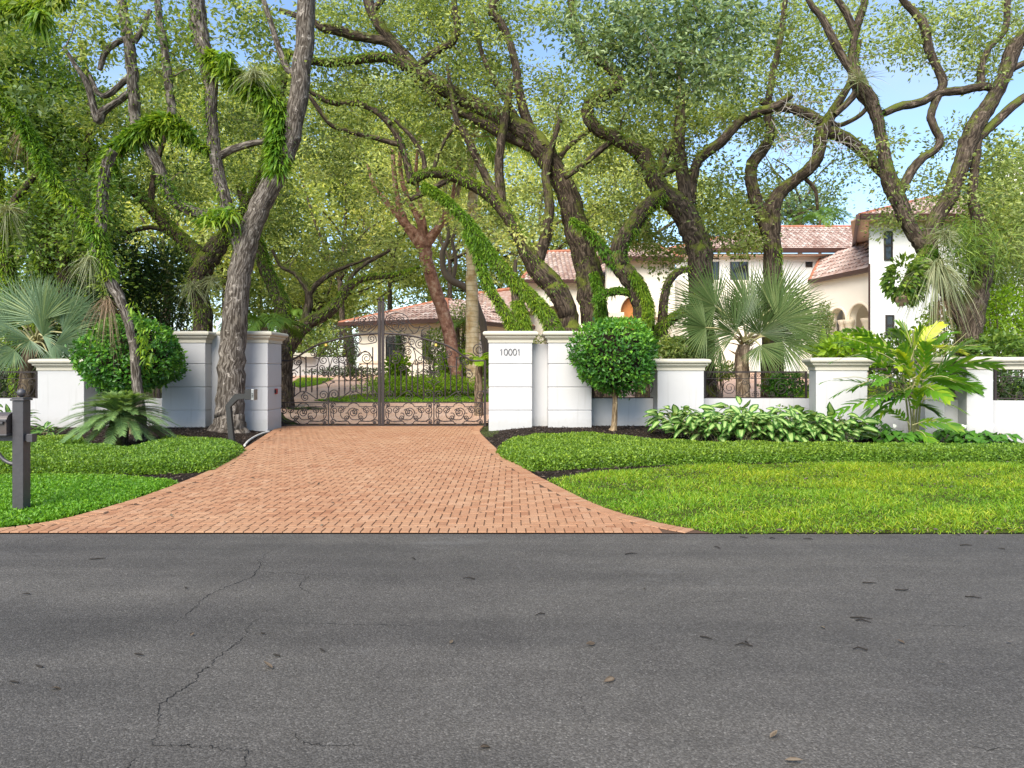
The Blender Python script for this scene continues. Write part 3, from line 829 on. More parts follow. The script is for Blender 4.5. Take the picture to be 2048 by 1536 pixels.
    ln((575, 225), (575, 320), (560, 370), n=4, r=0.0085)
    sp(625, 320, 28, -60, 1.5, True, [(560, 240), (640, 275)]); sp(955, 105, 24, 200, 1.3, False)
    ln((800, 250), (860, 290), (960, 230), n=6)
    g.build('scrollwork', M['iron'], t, True, True)
    # two lower panels
    for x0, x1 in ((84, 524), (544, 980)):
        g = Geo(); m_ = (x0 + x1) / 2; y0, y1 = 946, 1132
        for cx in (x0 + 26, x1 - 26):
            for cy in (y0 + 16, y1 - 20):
                sp(cx, cy, 30, 0, 1.0, True)
                for d in (-1, 1):
                    ln((cx - 16, cy + 16 * d), (cx, cy), (cx + 16, cy - 16 * d), n=2, r=0.0085)
                ln((cx - 20, cy), (cx + 20, cy), n=1, r=0.0085); ln((cx, cy - 20), (cx, cy + 20), n=1, r=0.0085)
        yi0, yi1 = y0 + 26, y1 - 28
        xi0, xi1 = x0 + 60, x1 - 60
        ln((xi0 - 10, yi0), (m_ - 52, yi0), n=1); ln((m_ + 52, yi0), (xi1 + 10, yi0), n=1)
        ln((xi0 - 10, yi1), (m_ - 52, yi1), n=1); ln((m_ + 52, yi1), (xi1 + 10, yi1), n=1)
        ln((m_ - 52, yi0), (m_ - 38, yi0 - 22), (m_, yi0 - 36), (m_ + 38, yi0 - 22), (m_ + 52, yi0), n=5)
        ln((m_ - 52, yi1), (m_ - 38, yi1 + 18), (m_, yi1 + 28), (m_ + 38, yi1 + 18), (m_ + 52, yi1), n=5)
        ln((xi0 - 26, yi0 + 30), (xi0 - 26, yi1 - 30), n=1); ln((xi1 + 26, yi0 + 30), (xi1 + 26, yi1 - 30), n=1)
        for d in (-1, 1):
            sp(m_ + d * 70 , 1045, 62, 90 if d > 0 else 90, 1.05, d < 0)
            sp(m_ + d * 118, 1000, 34, 90, 1.7, d > 0)
            sp(m_ + d * 178, 1005, 36, 90, 1.7, d < 0)
            ln((m_ + d * 210, 1010), (m_ + d * 200, 1070), (m_ + d * 140, 1106), (m_ + d * 60, 1095), n=6)
            sp(m_ + d * 62, 1075, 26, 270, 1.5, d > 0)
        sp(m_ - 6, 1025, 46, 180, 1.8, False, [(m_ + 50, 1090), (m_ - 20, 1085)])
        sp(m_ + 14, 1018, 30, 20, 1.5, True)
        g.build('lower_panel', M['iron'], t, True, True)
    # gilded rosette
    g = Geo(); c = Z(512, 412)
    for kx in range(6):
        a = kx * math.pi / 3
        pts = np.array([(c[0] + math.cos(a) * r, -0.03 - 0.012 * math.sin(r * 60), c[1] + math.sin(a) * r) for r in (0.0, 0.02, 0.04)])
        g.tube(pts, [0.016, 0.020, 0.008], 6)
    g.tube(np.array([(c[0], -0.055, c[1]), (c[0], -0.03, c[1]), (c[0], 0.0, c[1])]), [0.010, 0.018, 0.012], 8)
    g.build('rosette', M['gold'], t, True, True)
    for zy in (612, 1105):
        g = Geo(); a = Z(58, zy); b = Z(40, zy)
        g.box(min(a[0], b[0]), max(a[0], b[0]), -0.012, 0.012, a[1] - 0.01, a[1] + 0.01)
        b2 = Z(34, zy); g.box(b2[0] - 0.018, b2[0] + 0.018, -0.03, 0.03, a[1] - 0.06, a[1] + 0.05)
        g.build('hinge', M['iron'], t, False, True)
    return t
XL = (555.4 - 1024) * 17.35 / F
XR = (969.5 - 1024) * 17.35 / F
gate_leaf('dark wrought iron gate leaf hinged beside the grey oak', XL, 1)
gate_leaf('dark wrought iron gate leaf hinged on the pillar with the numerals', XR, -1)
# small red sensor box on the inner side of the left gate pillar
t = thing('sensor_box', 'small red and black sensor box on the side of the left gate pillar', 'sensor', (X16(535) + 0.02, YP + 0.5, 0.9))
bm = bmesh.new(); bbox(bm, X16(535.5), X16(535.5) + 0.05, YP + 0.46, YP + 0.55, 0.86, 0.99, 0.006); bm_obj('housing', bm, M['red'], t)
bm = bmesh.new(); bbox(bm, X16(535.5) + 0.012, X16(535.5) + 0.045, YP + 0.43, YP + 0.458, 0.88, 0.97, 0.004); bm_obj('lens', bm, M['black'], t)

# railings on the low walls
def railing(label, x0, x1, y, z0, z1, posts, rz=0.0, cx=None, cy=None):
    c = ((x0 + x1) / 2, y) if cx is None else (cx, cy)
    t = thing('railing', label, 'railing', (c[0], c[1], 0), rz, 'iron railings on the low wall')
    h = (x1 - x0) / 2
    g = Geo(); pw = 0.022
    for p in posts:
        xx = -h + 2 * h * p; xx = min(max(xx, -h + pw), h - pw)
        g2 = Geo(); g2.box(xx - pw, xx + pw, -pw, pw, z0 - 0.003, z1 + 0.02); g2.build('post', M['iron'], t, False, True)
    H = z1 - z0
    for zz, r in ((z1, 0.018), (z0 + 0.05 * H + 0.01, 0.012), (z1 - 0.24 * H, 0.008)):
        g.box(-h, h, -r * 0.8, r * 0.8, zz - r, zz + r)
    g.build('rail', M['iron'], t, False, True)
    g = Geo()
    for a, b in zip(posts[:-1], posts[1:]):
        xa, xb = -h + 2 * h * a, -h + 2 * h * b
        n = max(1, round((xb - xa) / 0.95)); w = (xb - xa) / n
        for i in range(n):
            xm = xa + w * (i + 0.5); zc = z0 + H * 0.42; s = H * 0.26
            def sp(cx_, cz_, r, a0, turns, ccw): g.tube(to3(spiral(cx_, cz_, r, math.radians(a0), turns, 0.2, None, ccw)), 0.0085, 5)
            sp(xm, zc, s, 90, 1.9, True)
            for d in (-1, 1):
                sp(xm + d * w * 0.30, zc + s * 0.75, s * 0.42, 90, 1.5, d > 0)
                p = spl([(xm + d * (w * .30 + s * .42), zc + s * .75), (xm + d * (w * .40), zc), (xm + d * w * .28, zc - s * .95), (xm + d * w * .12, zc - s * 1.1)], 6)
                g.tube(to3(p), 0.0085, 5)
                sp(xm + d * w * .18, zc - s * .8, s * .35, 270, 1.5, d < 0)
                sp(xm + d * w * .44, z1 - .13 * H, s * .35, 200, 1.5, d > 0)
                p = spl([(xm + d * w * .2, z1 - .24 * H), (xm + d * w * .15, z1 - .12 * H), (xm + d * w * .05, z1 - .04 * H)], 5)
                g.tube(to3(p), 0.008, 5)
                sp(xm + d * w * .46, z0 + .2 * H, s * .35, 90, 1.4, d < 0)
    g.build('scrollwork', M['iron'], t, True, True)
    return t
YR = YP + 0.5
def XRl(u): return (u - 1024) * YR / F
zr0, zr1 = zrow(799, YR), zrow(744, YR)
railing('wrought iron railing in front of the fan palm trunk, three posts', XRl(1408), XRl(1614), YR, zr0, zr1, [0, 0.5, 1])
railing('wrought iron railing behind the round shrub on a slim trunk', XRl(1184), XRl(1312), YR, zr0, zr1, [0, 0.5, 1])
railing('wrought iron railing beside the mailbox post at the left edge', XRl(-320), XRl(76), YR, zr0, zr1, [0, 0.33, 0.66, 1])
railing('wrought iron railing hidden by the big clipped ball shrub', XRl(172), XRl(320), YR, zr0, zr1, [0, 0.5, 1])
zq0, zq1 = zlr, zrow(738, 14.4)
railing('dark grille behind the stems of the broad-leaved palm', -0.70, 0.70, 0, zq0, zq1, [0, 0.5, 1], rzR, onray(1780, 14.75), 14.75)
railing('narrow dark grille between the two slim pillars', -0.27, 0.27, 0, zq0, zq1, [0, 1], rzR, onray(1912, 14.05), 14.05)
railing('dark grille at the right edge of the picture', -1.4, 1.4, 0, zq0, zq1, [0, 0.5, 1], rzR, onray(2150, 13.45), 13.45)

# ------------------------------------------------------------------ mailbox on its post
mb = G(43, 1026)
t = thing('mailbox', 'dark bronze mailbox on a square post with ball finial beside the road', 'mailbox', tuple(mb))
top = 1.18; hw = 0.056
bm = bmesh.new(); bbox(bm, -hw, hw, -hw, hw, -0.2, top - 0.022, 0.004); mpo = bm_obj('post', bm, M['mail'], t, True)
bm = bmesh.new(); bbox(bm, -hw - 0.014, hw + 0.014, -hw - 0.014, hw + 0.014, top - 0.02, top, 0.004)
bbox(bm, -hw - 0.004, hw + 0.004, -hw - 0.004, hw + 0.004, top + 0.001, top + 0.013, 0.002); bm_obj('post_cap', bm, M['mail'], mpo, True)
g = Geo(); a = np.linspace(0, np.pi, 13)
g.tube(np.stack([np.zeros(13), np.zeros(13), top + 0.013 + 0.045 - 0.043 * np.cos(a)], 1), np.maximum(0.042 * np.sin(a), 0.012), 16)
g.build('ball_finial', M['mail'], mpo, True, True)
az = 0.775
bm = bmesh.new(); bbox(bm, -0.85, 0.10, -0.026, 0.026, az - 0.03, az + 0.03, 0.003)
bbox(bm, 0.075, 0.135, -0.036, 0.036, az - 0.042, az + 0.042, 0.004); bm_obj('arm', bm, M['mail'], t, True)
g = Geo(); a = np.linspace(math.pi, math.pi * 1.5, 16)
g.tube(np.stack([-hw - 0.004 + 0.215 * (np.cos(a)), np.zeros(16), az - 0.02 + 0.25 * np.sin(a)], 1), 0.020, 8)
g.build('scroll_bracket', M['mail'], t, True, True)
zb = az + 0.05; hy = 0.11
prof = [(-hy, zb), (hy, zb), (hy, zb + 0.13)] + [(hy * math.cos(q), zb + 0.13 + 0.085 * math.sin(q)) for q in np.linspace(0.15, math.pi - 0.15, 12)] + [(-hy, zb + 0.13)]
bm = bmesh.new()
f0 = [bm.verts.new((-0.72, y, z)) for y, z in prof]; f1 = [bm.verts.new((-0.075, y, z)) for y, z in prof]
bm.faces.new(f0); bm.faces.new(f1[::-1])
for i in range(len(prof)): bm.faces.new((f0[i], f1[i], f1[(i + 1) % len(prof)], f0[(i + 1) % len(prof)]))
mbx = bm_obj('box', bm, M['mail2'], t, True)
bm = bmesh.new(); bbox(bm, -0.735, -0.068, -hy - 0.016, -hy - 0.002, zb + 0.125, zb + 0.15, 0.004); bbox(bm, -0.20, -0.10, -hy - 0.022, -hy - 0.003, zb + 0.10, zb + 0.123, 0.003); bm_obj('lid_lip', bm, M['mail'], mbx, True)
bm = bmesh.new(); bbox(bm, -0.74, -0.065, -hy - 0.012, hy + 0.012, zb - 0.018, zb - 0.001, 0.003); bm_obj('mounting_plate', bm, M['mail'], t, True)

# ------------------------------------------------------------------ keypad on a gooseneck
kp = Gz(470, 888); kY = kp[1]
t = thing('keypad_stand', 'grey gooseneck post holding a square entry keypad beside the drive', 'keypad', tuple(kp))
def K(u, v): return P(u, v, kY)
bm = bmesh.new()
prof = [K(u, v) for u, v in ((459.8, 897), (452.4, 811), (468.5, 790), (475, 787.5), (491.8, 787.5), (491.8, 797.5), (476, 798.5), (461.5, 813.5), (471, 897))]
fa = [bm.verts.new((p[0], kY - .045, p[2])) for p in prof]; fb = [bm.verts.new((p[0], kY + .045, p[2])) for p in prof]
bm.faces.new(fa); bm.faces.new(fb[::-1])
for i in range(len(prof)): bm.faces.new((fa[i], fb[i], fb[(i + 1) % len(prof)], fa[(i + 1) % len(prof)]))
bmesh.ops.bevel(bm, geom=[e for e in bm.edges], offset=.006, segments=2, affect='EDGES')
bm_obj('post', bm, M['keypad'], t)
c0 = K(503, 789)
bm = bmesh.new(); bbox(bm, c0[0] - 0.10, c0[0] + 0.03, kY - 0.10, kY + 0.10, c0[2] - 0.10, c0[2] + 0.10, 0.006); kh = bm_obj('housing', bm, M['keypad'], t)
bm = bmesh.new(); bbox(bm, c0[0] + 0.032, c0[0] + 0.085, kY - 0.106, kY + 0.09, c0[2] - 0.105, c0[2] + 0.105, 0.004); bm_obj('face_plate', bm, M['keyface'], kh)
bm = bmesh.new()
for i in range(3):
    for j in range(2):
        bbox(bm, c0[0] + 0.043 + 0.018 * j, c0[0] + 0.055 + 0.018 * j, kY - 0.112, kY - 0.107, c0[2] - 0.05 + 0.03 * i, c0[2] - 0.033 + 0.03 * i)
bm_obj('keys', bm, M['black'], kh)
# white pipe and stake in the mulch
pp = [Gz(u, v) + np.array([0, 0, 0.03]) for u, v in ((489, 894), (498, 884), (512, 875), (526, 869), (538, 866))]
g = Geo(); g.tube(spl(pp, 6), 0.022, 8); o = g.build('plastic_pipe', M['pvc'], None, True)
tag(o, 'bent off-white plastic pipe lying in the mulch beside the drive', 'pipe')
s0 = Gz(503, 853)
g = Geo(); g.tube(np.array([s0 - [0, 0, .1], s0 + [0.03, 0, 0.12], s0 + [0.05, 0, 0.27]]), 0.012, 6); o = g.build('garden_stake', M['pvc'], None, True)
tag(o, 'thin white stake standing in the mulch beside the oak trunk', 'stake')
# ------------------------------------------------------------------ vegetation builders
def fern_on(g, p, r, dens, bias, L=0.2, W=0.06, t0=0.0, t1=1.0):
    """resurrection ferns: short fronds rooted on the bark of a limb, thickest towards `bias`"""
    seg = np.linalg.norm(np.diff(p, axis=0), axis=1)
    Lc = np.concatenate([[0], np.cumsum(seg)]); tot = Lc[-1]
    n = int(dens * tot * 8.0)
    s = rng.uniform(t0, t1, n) * tot
    # clumps
    lo = 0.5 + 0.5 * np.sin(s * 2.1 + rng.uniform(0, 6)) * np.sin(s * 0.9 + rng.uniform(0, 6))
    s = s[rng.random(n) < 0.45 + 0.55 * lo]; n = len(s)
    c = np.stack([np.interp(s, Lc, p[:, k]) for k in range(3)], 1)
    rr = np.interp(s, Lc, r)
    T, N, B = frames(p)
    idx = np.clip(np.searchsorted(Lc, s) - 1, 0, len(p) - 2)
    a = rng.uniform(0, 2 * np.pi, n)
    o = N[idx] * np.cos(a)[:, None] + B[idx] * np.sin(a)[:, None]
    if bias is not None:
        b = nrm(np.array(bias)); k = o @ b
        keep = rng.random(n) < np.clip(0.32 + 0.85 * k, 0.05, 1)
        c, rr, o, idx = c[keep], rr[keep], o[keep], idx[keep]; n = len(c)
    d = nrm(o * 0.9 + T[idx] * rng.normal(0, 0.5, (n, 1)) + np.array([0, 0, 0.15]) + rng.normal(0, 0.25, (n, 3)))
    add_blades(g, c + o * (rr * 0.8)[:, None], d, L * rng.uniform(0.55, 1.35, n), W * rng.uniform(0.7, 1.2, n), np.clip(rng.normal(0.5, 0.24, n), 0, 1), rng.uniform(0.3, 1.0, n), 2)

class Tree:
    def __init__(s, name, label, Y0, bark, base, group=None, cat='tree', sides=10):
        s.Y0 = Y0
        s.t = thing(name, label, cat, (float(base[0]), float(base[1]), float(base[2])), 0, group)
        s.bark = bark; s.limbs = []; s.nodes = []; s.nr = []; s.fern = Geo(); s.sides = sides
    def limb(s, pts, sides=None, fern=0, bias=(0, -0.25, 1), fl=0.17, rough=0.05, trunk=False, f0=0, f1=1):
        q = np.array([list(p) + [0] * (4 - len(p)) for p in pts], float)
        w = np.array([list(P(u, v, s.Y0 + dy)) + [r * (s.Y0 + dy) / F] for u, v, r, dy in q])
        w = spl(w, 5)
        p = w[:, :3].copy(); r = np.maximum(w[:, 3] * .93, 0.008)
        k = len(p)
        wob = rng.normal(size=(k, 3)) * (r * 0.05)[:, None]; wob[0] = 0
        p += wob
        s.limbs.append((p, r, sides or s.sides, rough, trunk))
        s.nodes.append(p); s.nr.append(r)
        if fern: fern_on(s.fern, p, r, fern, bias, fl * .66, fl * 0.2, f0, f1)
        return p, r
    def finish(s, crown=(), leaf='oak', n=1.0, ls=0.128, cr=0.37, per=52, Yc=0.0, thick=1.3, twig='twig', upb=0.5, sparse=0):
        trunk = Geo()
        for i, (p, r, sd, ro, tr) in enumerate(s.limbs):
            br = trunk if tr else Geo()
            br.tube(p, r, sd, rough=ro, seed=i)
            if not tr: br.build('limb', s.bark, s.t, True)
        if trunk.n: trunk.build('trunk', s.bark, s.t, True)
        if s.fern.n: s.fern.build('fern_growth', M['fern'], s.t)['kind'] = 'stuff'
        if crown: s.crown(crown, leaf, n, ls, cr, per, Yc + 1.3, thick * .8, twig, upb)
        return s.t
    def crown(s, crown, leaf, n, ls, cr, per, Yc, thick, twig, upb, name='foliage', dens_c=None):
        dens_c = dens_c or (21.5 if cr < .6 else 13.5)
        C = []
        for e in crown:
            u, v, ru, rv = e[:4]; k = e[4] if len(e) > 4 else 1.0; yo = e[5] if len(e) > 5 else 0.0
            Y = s.Y0 + Yc + yo
            area = math.pi * ru * rv * (Y / F) ** 2
            m = max(4, int(area * dens_c * n * k))
            a = rng.uniform(0, 2 * np.pi, m); q = np.sqrt(rng.random(m))
            uu = u + ru * q * np.cos(a); vv = v + rv * q * np.sin(a)
            yy = Y + rng.normal(0, thick, m)
            for k_ in range(m): C.append(P(uu[k_], vv[k_], yy[k_]))
        C = np.array(C)
        N = np.vstack(s.nodes); R = np.concatenate(s.nr)
        dmin = np.array([np.min(np.linalg.norm(N - c, axis=1)) for c in C])
        order = np.argsort(dmin)
        cap = len(C) * 4 + len(N)
        NN = np.zeros((cap, 3)); RR = np.zeros(cap); NN[:len(N)] = N; RR[:len(N)] = R; cnt = len(N)
        tg = Geo()
        for i in order:
            c = C[i]
            d = np.linalg.norm(NN[:cnt] - c, axis=1) + 0.25 * np.maximum(0, NN[:cnt, 2] - c[2])
            j = int(np.argmin(d)); a = NN[j]; L = np.linalg.norm(c - a)
            if L < 0.05: continue
            r0 = min(RR[j] * 0.7, 0.012 + 0.012 * L); r1 = 0.005
            m = a * 0.5 + c * 0.5 + rng.normal(size=3) * 0.14 * L + np.array([0, 0, 0.06 * L])
            m1 = a * 0.75 + m * 0.25 + rng.normal(size=3) * 0.06 * L
            pp = spl(np.array([a, m1, m, c]), 2)
            tg.tube(pp, np.linspace(r0, r1, len(pp)), 4, cap=False)
            for q, rr_ in ((m1, r0 * .85), (m, (r0 + r1) / 2), (c, r1 * 1.5)):
                NN[cnt] = q; RR[cnt] = rr_; cnt += 1
        tg.build('twigs', M[twig], s.t)['kind'] = 'stuff'
        k = per
        cl = np.repeat(np.arange(len(C)), k)
        tone = rng.normal(0.5, 0.2, len(C))
        off = rng.normal(size=(len(cl), 3)) * np.array([1, 1, 0.62]) * cr * 0.62
        pos = C[cl] + off
        dirs = nrm(off + rng.normal(size=off.shape) * 0.35 * cr + np.array([0, 0, -0.05]))
        nor = nrm(rng.normal(size=off.shape) * 0.8 + np.array([0, -0.15, upb]))
        sz = ls * rng.uniform(0.6, 1.3, len(cl))
        g = Geo(); add_leaves(g, pos, dirs, nor, sz, sz * rng.uniform(0.42, 0.6, len(cl)), np.clip(tone[cl] + rng.normal(0, 0.16, len(cl)), 0, 1))
        g.build(name, M[leaf], s.t)['kind'] = 'stuff'

def tuft(t, pos, n, L, W, mat, hang=0.9, up=0.4, spread=1.0, name='air_plant', segs=4):
    g = Geo()
    d = nrm(rng.normal(size=(n, 3)) * np.array([1, 1, 0.7]) * spread + np.array([0, 0, up]))
    add_blades(g, np.array(pos) + rng.normal(size=(n, 3)) * 0.04, d, L * rng.uniform(0.55, 1.15, n), W, np.clip(rng.normal(0.5, 0.22, n), 0, 1), hang * rng.uniform(0.5, 1.3, n), segs)
    return g.build(name, M[mat], t)

GRP = 'live oaks with ferny limbs'
# --- the grey oak in front of the wall
T1 = Tree('oak_tree', 'big grey-barked oak standing in front of the left wall beside the keypad', 15.45, M['bark1'], Gz(456, 860), GRP, sides=14)
T1.limb([(456, 880, 47), (456, 862, 38), (457, 835, 30.5), (459, 800, 29), (464, 720, 27), (469, 650, 26), (477, 560, 24), (490, 500, 23), (508, 440, 22), (530, 392, 22), (556, 340, 21), (578, 285, 20), (596, 200, 20), (607, 100, 19.5), (613, 0, 19), (622, -120, 17, -.6), (640, -300, 13, -1.2)], 18, rough=0.05, trunk=True)
T1.limb([(492, 490, 15), (462, 458, 14), (425, 436, 13), (385, 422, 12), (352, 405, 11), (334, 375, 11), (318, 335, 11), (306, 310, 10), (293, 287, 10)], fern=160, f1=.75)
T1.limb([(484, 520, 13), (462, 440, 14), (448, 395, 13), (436, 345, 13), (427, 290, 13), (422, 230, 12), (420, 170, 14), (410, 110, 16), (400, 70, 17), (395, 25, 17), (392, -60, 15), (400, -220, 10)], fern=60, bias=(-.6, -.3, .3))
T1_c = T1.limb([(558, 350, 17), (560, 300, 18), (561, 250, 17), (556, 215, 16), (535, 190, 15), (500, 172, 14), (455, 142, 14), (418, 110, 14)], fern=430, bias=(-.2, -.7, .6), fl=.2)
fern_on(T1.fern, *T1_c, 260, (-.4, -.8, .2), .24, .07)
T1.limb([(430, 318, 8), (462, 300, 8), (500, 288, 7), (535, 280, 6), (560, 262, 4)])
T1_e = T1.limb([(424, 305, 10), (395, 292, 10), (368, 268, 11), (345, 246, 12), (322, 246, 13), (295, 260, 14), (268, 276, 14), (244, 296, 13), (222, 318, 12), (210, 350, 11)], fern=420, bias=(0, -.6, .8), fl=.2)
fern_on(T1.fern, *T1_e, 220, (0, -.7, .7), .24, .07, .2, .95)
T1.limb([(276, 268, 13), (270, 235, 12), (267, 190, 12), (263, 135, 12), (256, 75, 11), (247, 25, 10), (238, -60, 9), (230, -200, 6)], fern=20)
T1.limb([(340, 250, 9), (344, 222, 9), (340, 190, 9), (334, 140, 9), (326, 75, 8), (316, 15, 7), (310, -80, 6)], fern=25)
T1.limb([(265, 150, 7), (240, 170, 6), (215, 190, 6), (195, 185, 5), (180, 150, 4)]); T1.limb([(268, 180, 8), (225, 210, 7), (205, 225, 9), (195, 240, 8), (175, 170, 7), (150, 130, 5), (128, 95, 4)])
T1.limb([(268, 85, 6), (290, 50, 6), (300, 20, 5)]); T1.limb([(200, 140, 5), (205, 120, 6), (215, 100, 6), (240, 82, 6), (258, 78, 7)])
T1.limb([(596, 150, 8), (570, 130, 7), (540, 40, 6), (520, -20, 5)])
T1.finish([(330, 40, 80, 50, .45), (200, 60, 70, 60, .6), (470, 40, 60, 60, .5), (545, 110, 40, 90, .6), (370, 130, 50, 70, .6), (500, 250, 45, 60, .4), (455, 200, 30, 60, .4), (360, 320, 50, 40, .4), (180, 230, 50, 50, .5), (300, 180, 40, 60, .5)], 'oak', 1.0, Yc=.3, thick=1.2)
for (u, v, dy) in ((440, 432, -.35), (462, 425, -.4), (418, 440, -.35)):
    p = P(u, v, 15.45 + dy); n = 80
    g = Geo(); d = nrm(rng.normal(size=(n, 3)) * [1, .8, .5] + [0, -.4, .35])
    add_blades(g, np.repeat(p[None], n, 0) + rng.normal(size=(n, 3)) * .08, d, .24 * rng.uniform(.6, 1.3, n), .05, np.clip(rng.normal(.6, .22, n), 0, 1), .9, 3)
    g.build('fern_clump', M['fern'], T1.t)
tuft(T1.t, P(508, 150, 15.1), 170, .62, .014, 'airplant', .9, .5)
tuft(T1.t, P(455, 115, 15.1), 260, .24, .045, 'fern', 1.0, .1, name='fern_clump', segs=2)

# --- oaks behind the left wall
T2 = Tree('oak_tree', 'dark leaning oak behind the left wall, between the ball shrub and the grey oak', 20.0, M['bark2'], Gz(402, 790), GRP)
T2.limb([(402, 790, 24), (404, 700, 20), (406, 650, 20), (403, 610, 19), (394, 578, 20), (400, 545, 22), (420, 515, 22), (438, 490, 20), (455, 465, 15), (490, 420, 13), (525, 350, 12), (555, 230, 10), (575, 100, 8)], fern=210, bias=(-.4, -.5, .3), trunk=True)
T2.limb([(415, 525, 16), (385, 495, 15), (345, 462, 14), (315, 428, 14), (287, 396, 12), (262, 380, 11), (240, 362, 8), (205, 300, 6)], fern=260, bias=(0, -.4, 1))
T2.limb([(360, 470, 6), (300, 455, 5), (240, 470, 4), (225, 472, 3)]); T2.limb([(300, 410, 7), (310, 340, 6), (330, 270, 5), (340, 200, 4)])
T2.finish([(280, 340, 90, 50, .6), (350, 390, 60, 50, .5), (240, 250, 60, 60, .6), (340, 200, 70, 70, .5), (460, 300, 60, 80, .7), (520, 200, 50, 70, .7), (380, 560, 40, 30, .5), (560, 400, 40, 60, .6)], 'oak', .9, Yc=.5)
tuft(T2.t, P(385, 575, 19.6), 150, .62, .012, 'airplant', .8, .5); tuft(T2.t, P(425, 560, 19.6), 130, .6, .012, 'airplant', .9, .4)

T3 = Tree('oak_tree', 'oak just inside the gate behind its left leaf, a long limb reaching right', 21.3, M['bark3'], Gz(573, 838), GRP)
T3.limb([(573, 842, 22), (572, 800, 17), (570, 740, 16), (572, 680, 17), (568, 640, 16), (560, 600, 16), (545, 565, 15), (528, 528, 14), (515, 485, 13), (498, 435, 10), (478, 370, 8)], fern=150, bias=(.6, -.4, .3), f0=.4, trunk=True)
T3.limb([(577, 705, 12), (588, 680, 14), (604, 656, 15), (628, 640, 14), (655, 625, 13), (680, 600, 11), (702, 570, 9), (735, 555, 7), (770, 553, 6), (800, 548, 4), (840, 535, 3)], fern=150)
T3.limb([(604, 655, 9), (614, 625, 9), (618, 595, 8), (612, 575, 7), (592, 548, 6), (562, 532, 4), (545, 500, 3)])
T3.limb([(616, 590, 7), (634, 568, 6), (665, 545, 5), (700, 530, 4), (740, 515, 3)]); T3.limb([(690, 590, 6), (705, 550, 5), (735, 525, 5), (780, 500, 4)])
T3.finish([(640, 510, 80, 40, .6), (740, 500, 70, 40, .6), (560, 470, 60, 50, .6), (520, 400, 60, 60, .6), (600, 570, 50, 40, .5), (800, 530, 50, 25, .5)], 'oakolive', .8, Yc=.6)

T4 = Tree('oak_tree', 'fern-clad trunk at the far left behind the blue-green fan palm', 18.0, M['bark2'], Gz(35, 790), GRP)
T4.limb([(45, 800, 18), (32, 700, 17), (22, 600, 16), (12, 530, 16), (4, 470, 15), (-6, 400, 14), (-10, 330, 13), (-40, 230, 11), (-70, 100, 9)], fern=420, bias=(.3, -.8, 0), trunk=True)
T4.limb([(0, 450, 9), (30, 400, 8), (70, 350, 6)])
T4.finish([(20, 420, 70, 90, .7), (-40, 250, 90, 90), (60, 520, 40, 60, .5)], 'vine', .8)
tuft(T4.t, P(15, 420, 17.4), 200, .8, .014, 'airplant', .9, .3)
T5 = Tree('oak_tree', 'dark trunk hung with vines left of the ball shrub, behind the low pillar', 19.0, M['bark2'], Gz(95, 790), GRP)
T5.limb([(95, 800, 22), (92, 700, 20), (88, 620, 19), (92, 540, 19), (100, 470, 18), (95, 400, 16), (75, 340, 14), (50, 290, 13), (20, 200, 11), (0, 80, 9), (-20, -60, 7)], fern=520, bias=(-.2, -.9, 0), trunk=True)
T5.limb([(98, 460, 12), (130, 410, 11), (160, 350, 10), (175, 290, 8), (180, 200, 7), (160, 80, 5)], fern=100)
T5.limb([(135, 640, 14), (128, 560, 14), (124, 500, 13), (130, 440, 12), (150, 380, 10)], fern=120)
T5.finish([(50, 140, 100, 90), (120, 220, 110, 70), (60, 270, 90, 80), (140, 330, 90, 60, .9), (100, 420, 90, 60, .8), (170, 450, 50, 90, .9), (30, 60, 100, 60, .9), (110, 520, 60, 60, .7), (200, 390, 50, 60, .7)], 'vine', 1.0, .13, Yc=-.6, thick=1.2)
g = Geo(); n = 90; add_leaves(g, P(55, 205, 17.2) + rng.normal(size=(n, 3)) * [.35, .25, .28], rng.normal(size=(n, 3)) + [0, -.4, 0], rng.normal(size=(n, 3)) + [0, -.6, .9], .24, .12, np.clip(rng.normal(.55, .2, n), 0, 1)); g.build('epiphyte', M['oakcool'], T5.t)
tuft(T5.t, P(50, 262, 17.2), 130, .55, .008, 'dryfrond', 1.6, -.4, name='aerial_roots')
T6 = Tree('leaning_tree', 'slender leaning tree clad in bright ferns, crossing the clipped ball shrub', 13.9, M['bark1'], Gz(284, 884), None)
T6.limb([(284, 890, 15), (282, 860, 13), (279, 800, 10.5), (273, 755, 10), (268, 700, 9), (258, 650, 9), (244, 608, 10), (226, 572, 12), (207, 535, 14), (196, 492, 15), (184, 450, 14), (152, 420, 13), (118, 385, 13), (96, 345, 12), (72, 300, 11), (40, 240, 10), (0, 200, 8)], fern=230, bias=(.7, -.4, .4), fl=.2, f0=.44, trunk=True)
T6.limb([(195, 490, 13), (202, 430, 12), (207, 375, 12), (214, 330, 11), (228, 300, 10)], fern=150)
T6.finish([(190, 440, 60, 80, .7), (150, 400, 50, 40, .6), (230, 560, 30, 40, .5)], 'vine', .9, .11, Yc=-.1, thick=.5)
tuft(T6.t, P(178, 520, 13.7), 150, .5, .010, 'airplant', 1.2, -.1); tuft(T6.t, P(212, 600, 13.7), 90, .55, .008, 'dryfrond', 1.7, -.6, name='aerial_roots')
n = 170; g = Geo(); pth = spl(np.array([P(u, v, 13.55) for u, v in ((262, 610), (281, 650), (291, 690), (295, 725))]), 8)
ci = pth[rng.integers(0, len(pth), n)] + rng.normal(size=(n, 3)) * [.06, .05, .08]
add_blades(g, ci, rng.normal(size=(n, 3)) * .5 + [.3, -.6, .1], .11 * rng.uniform(.6, 1.3, n), .045, np.clip(rng.normal(.5, .2, n), 0, 1), .8, 3); g.build('fern_clump', M['fern'], T6.t)
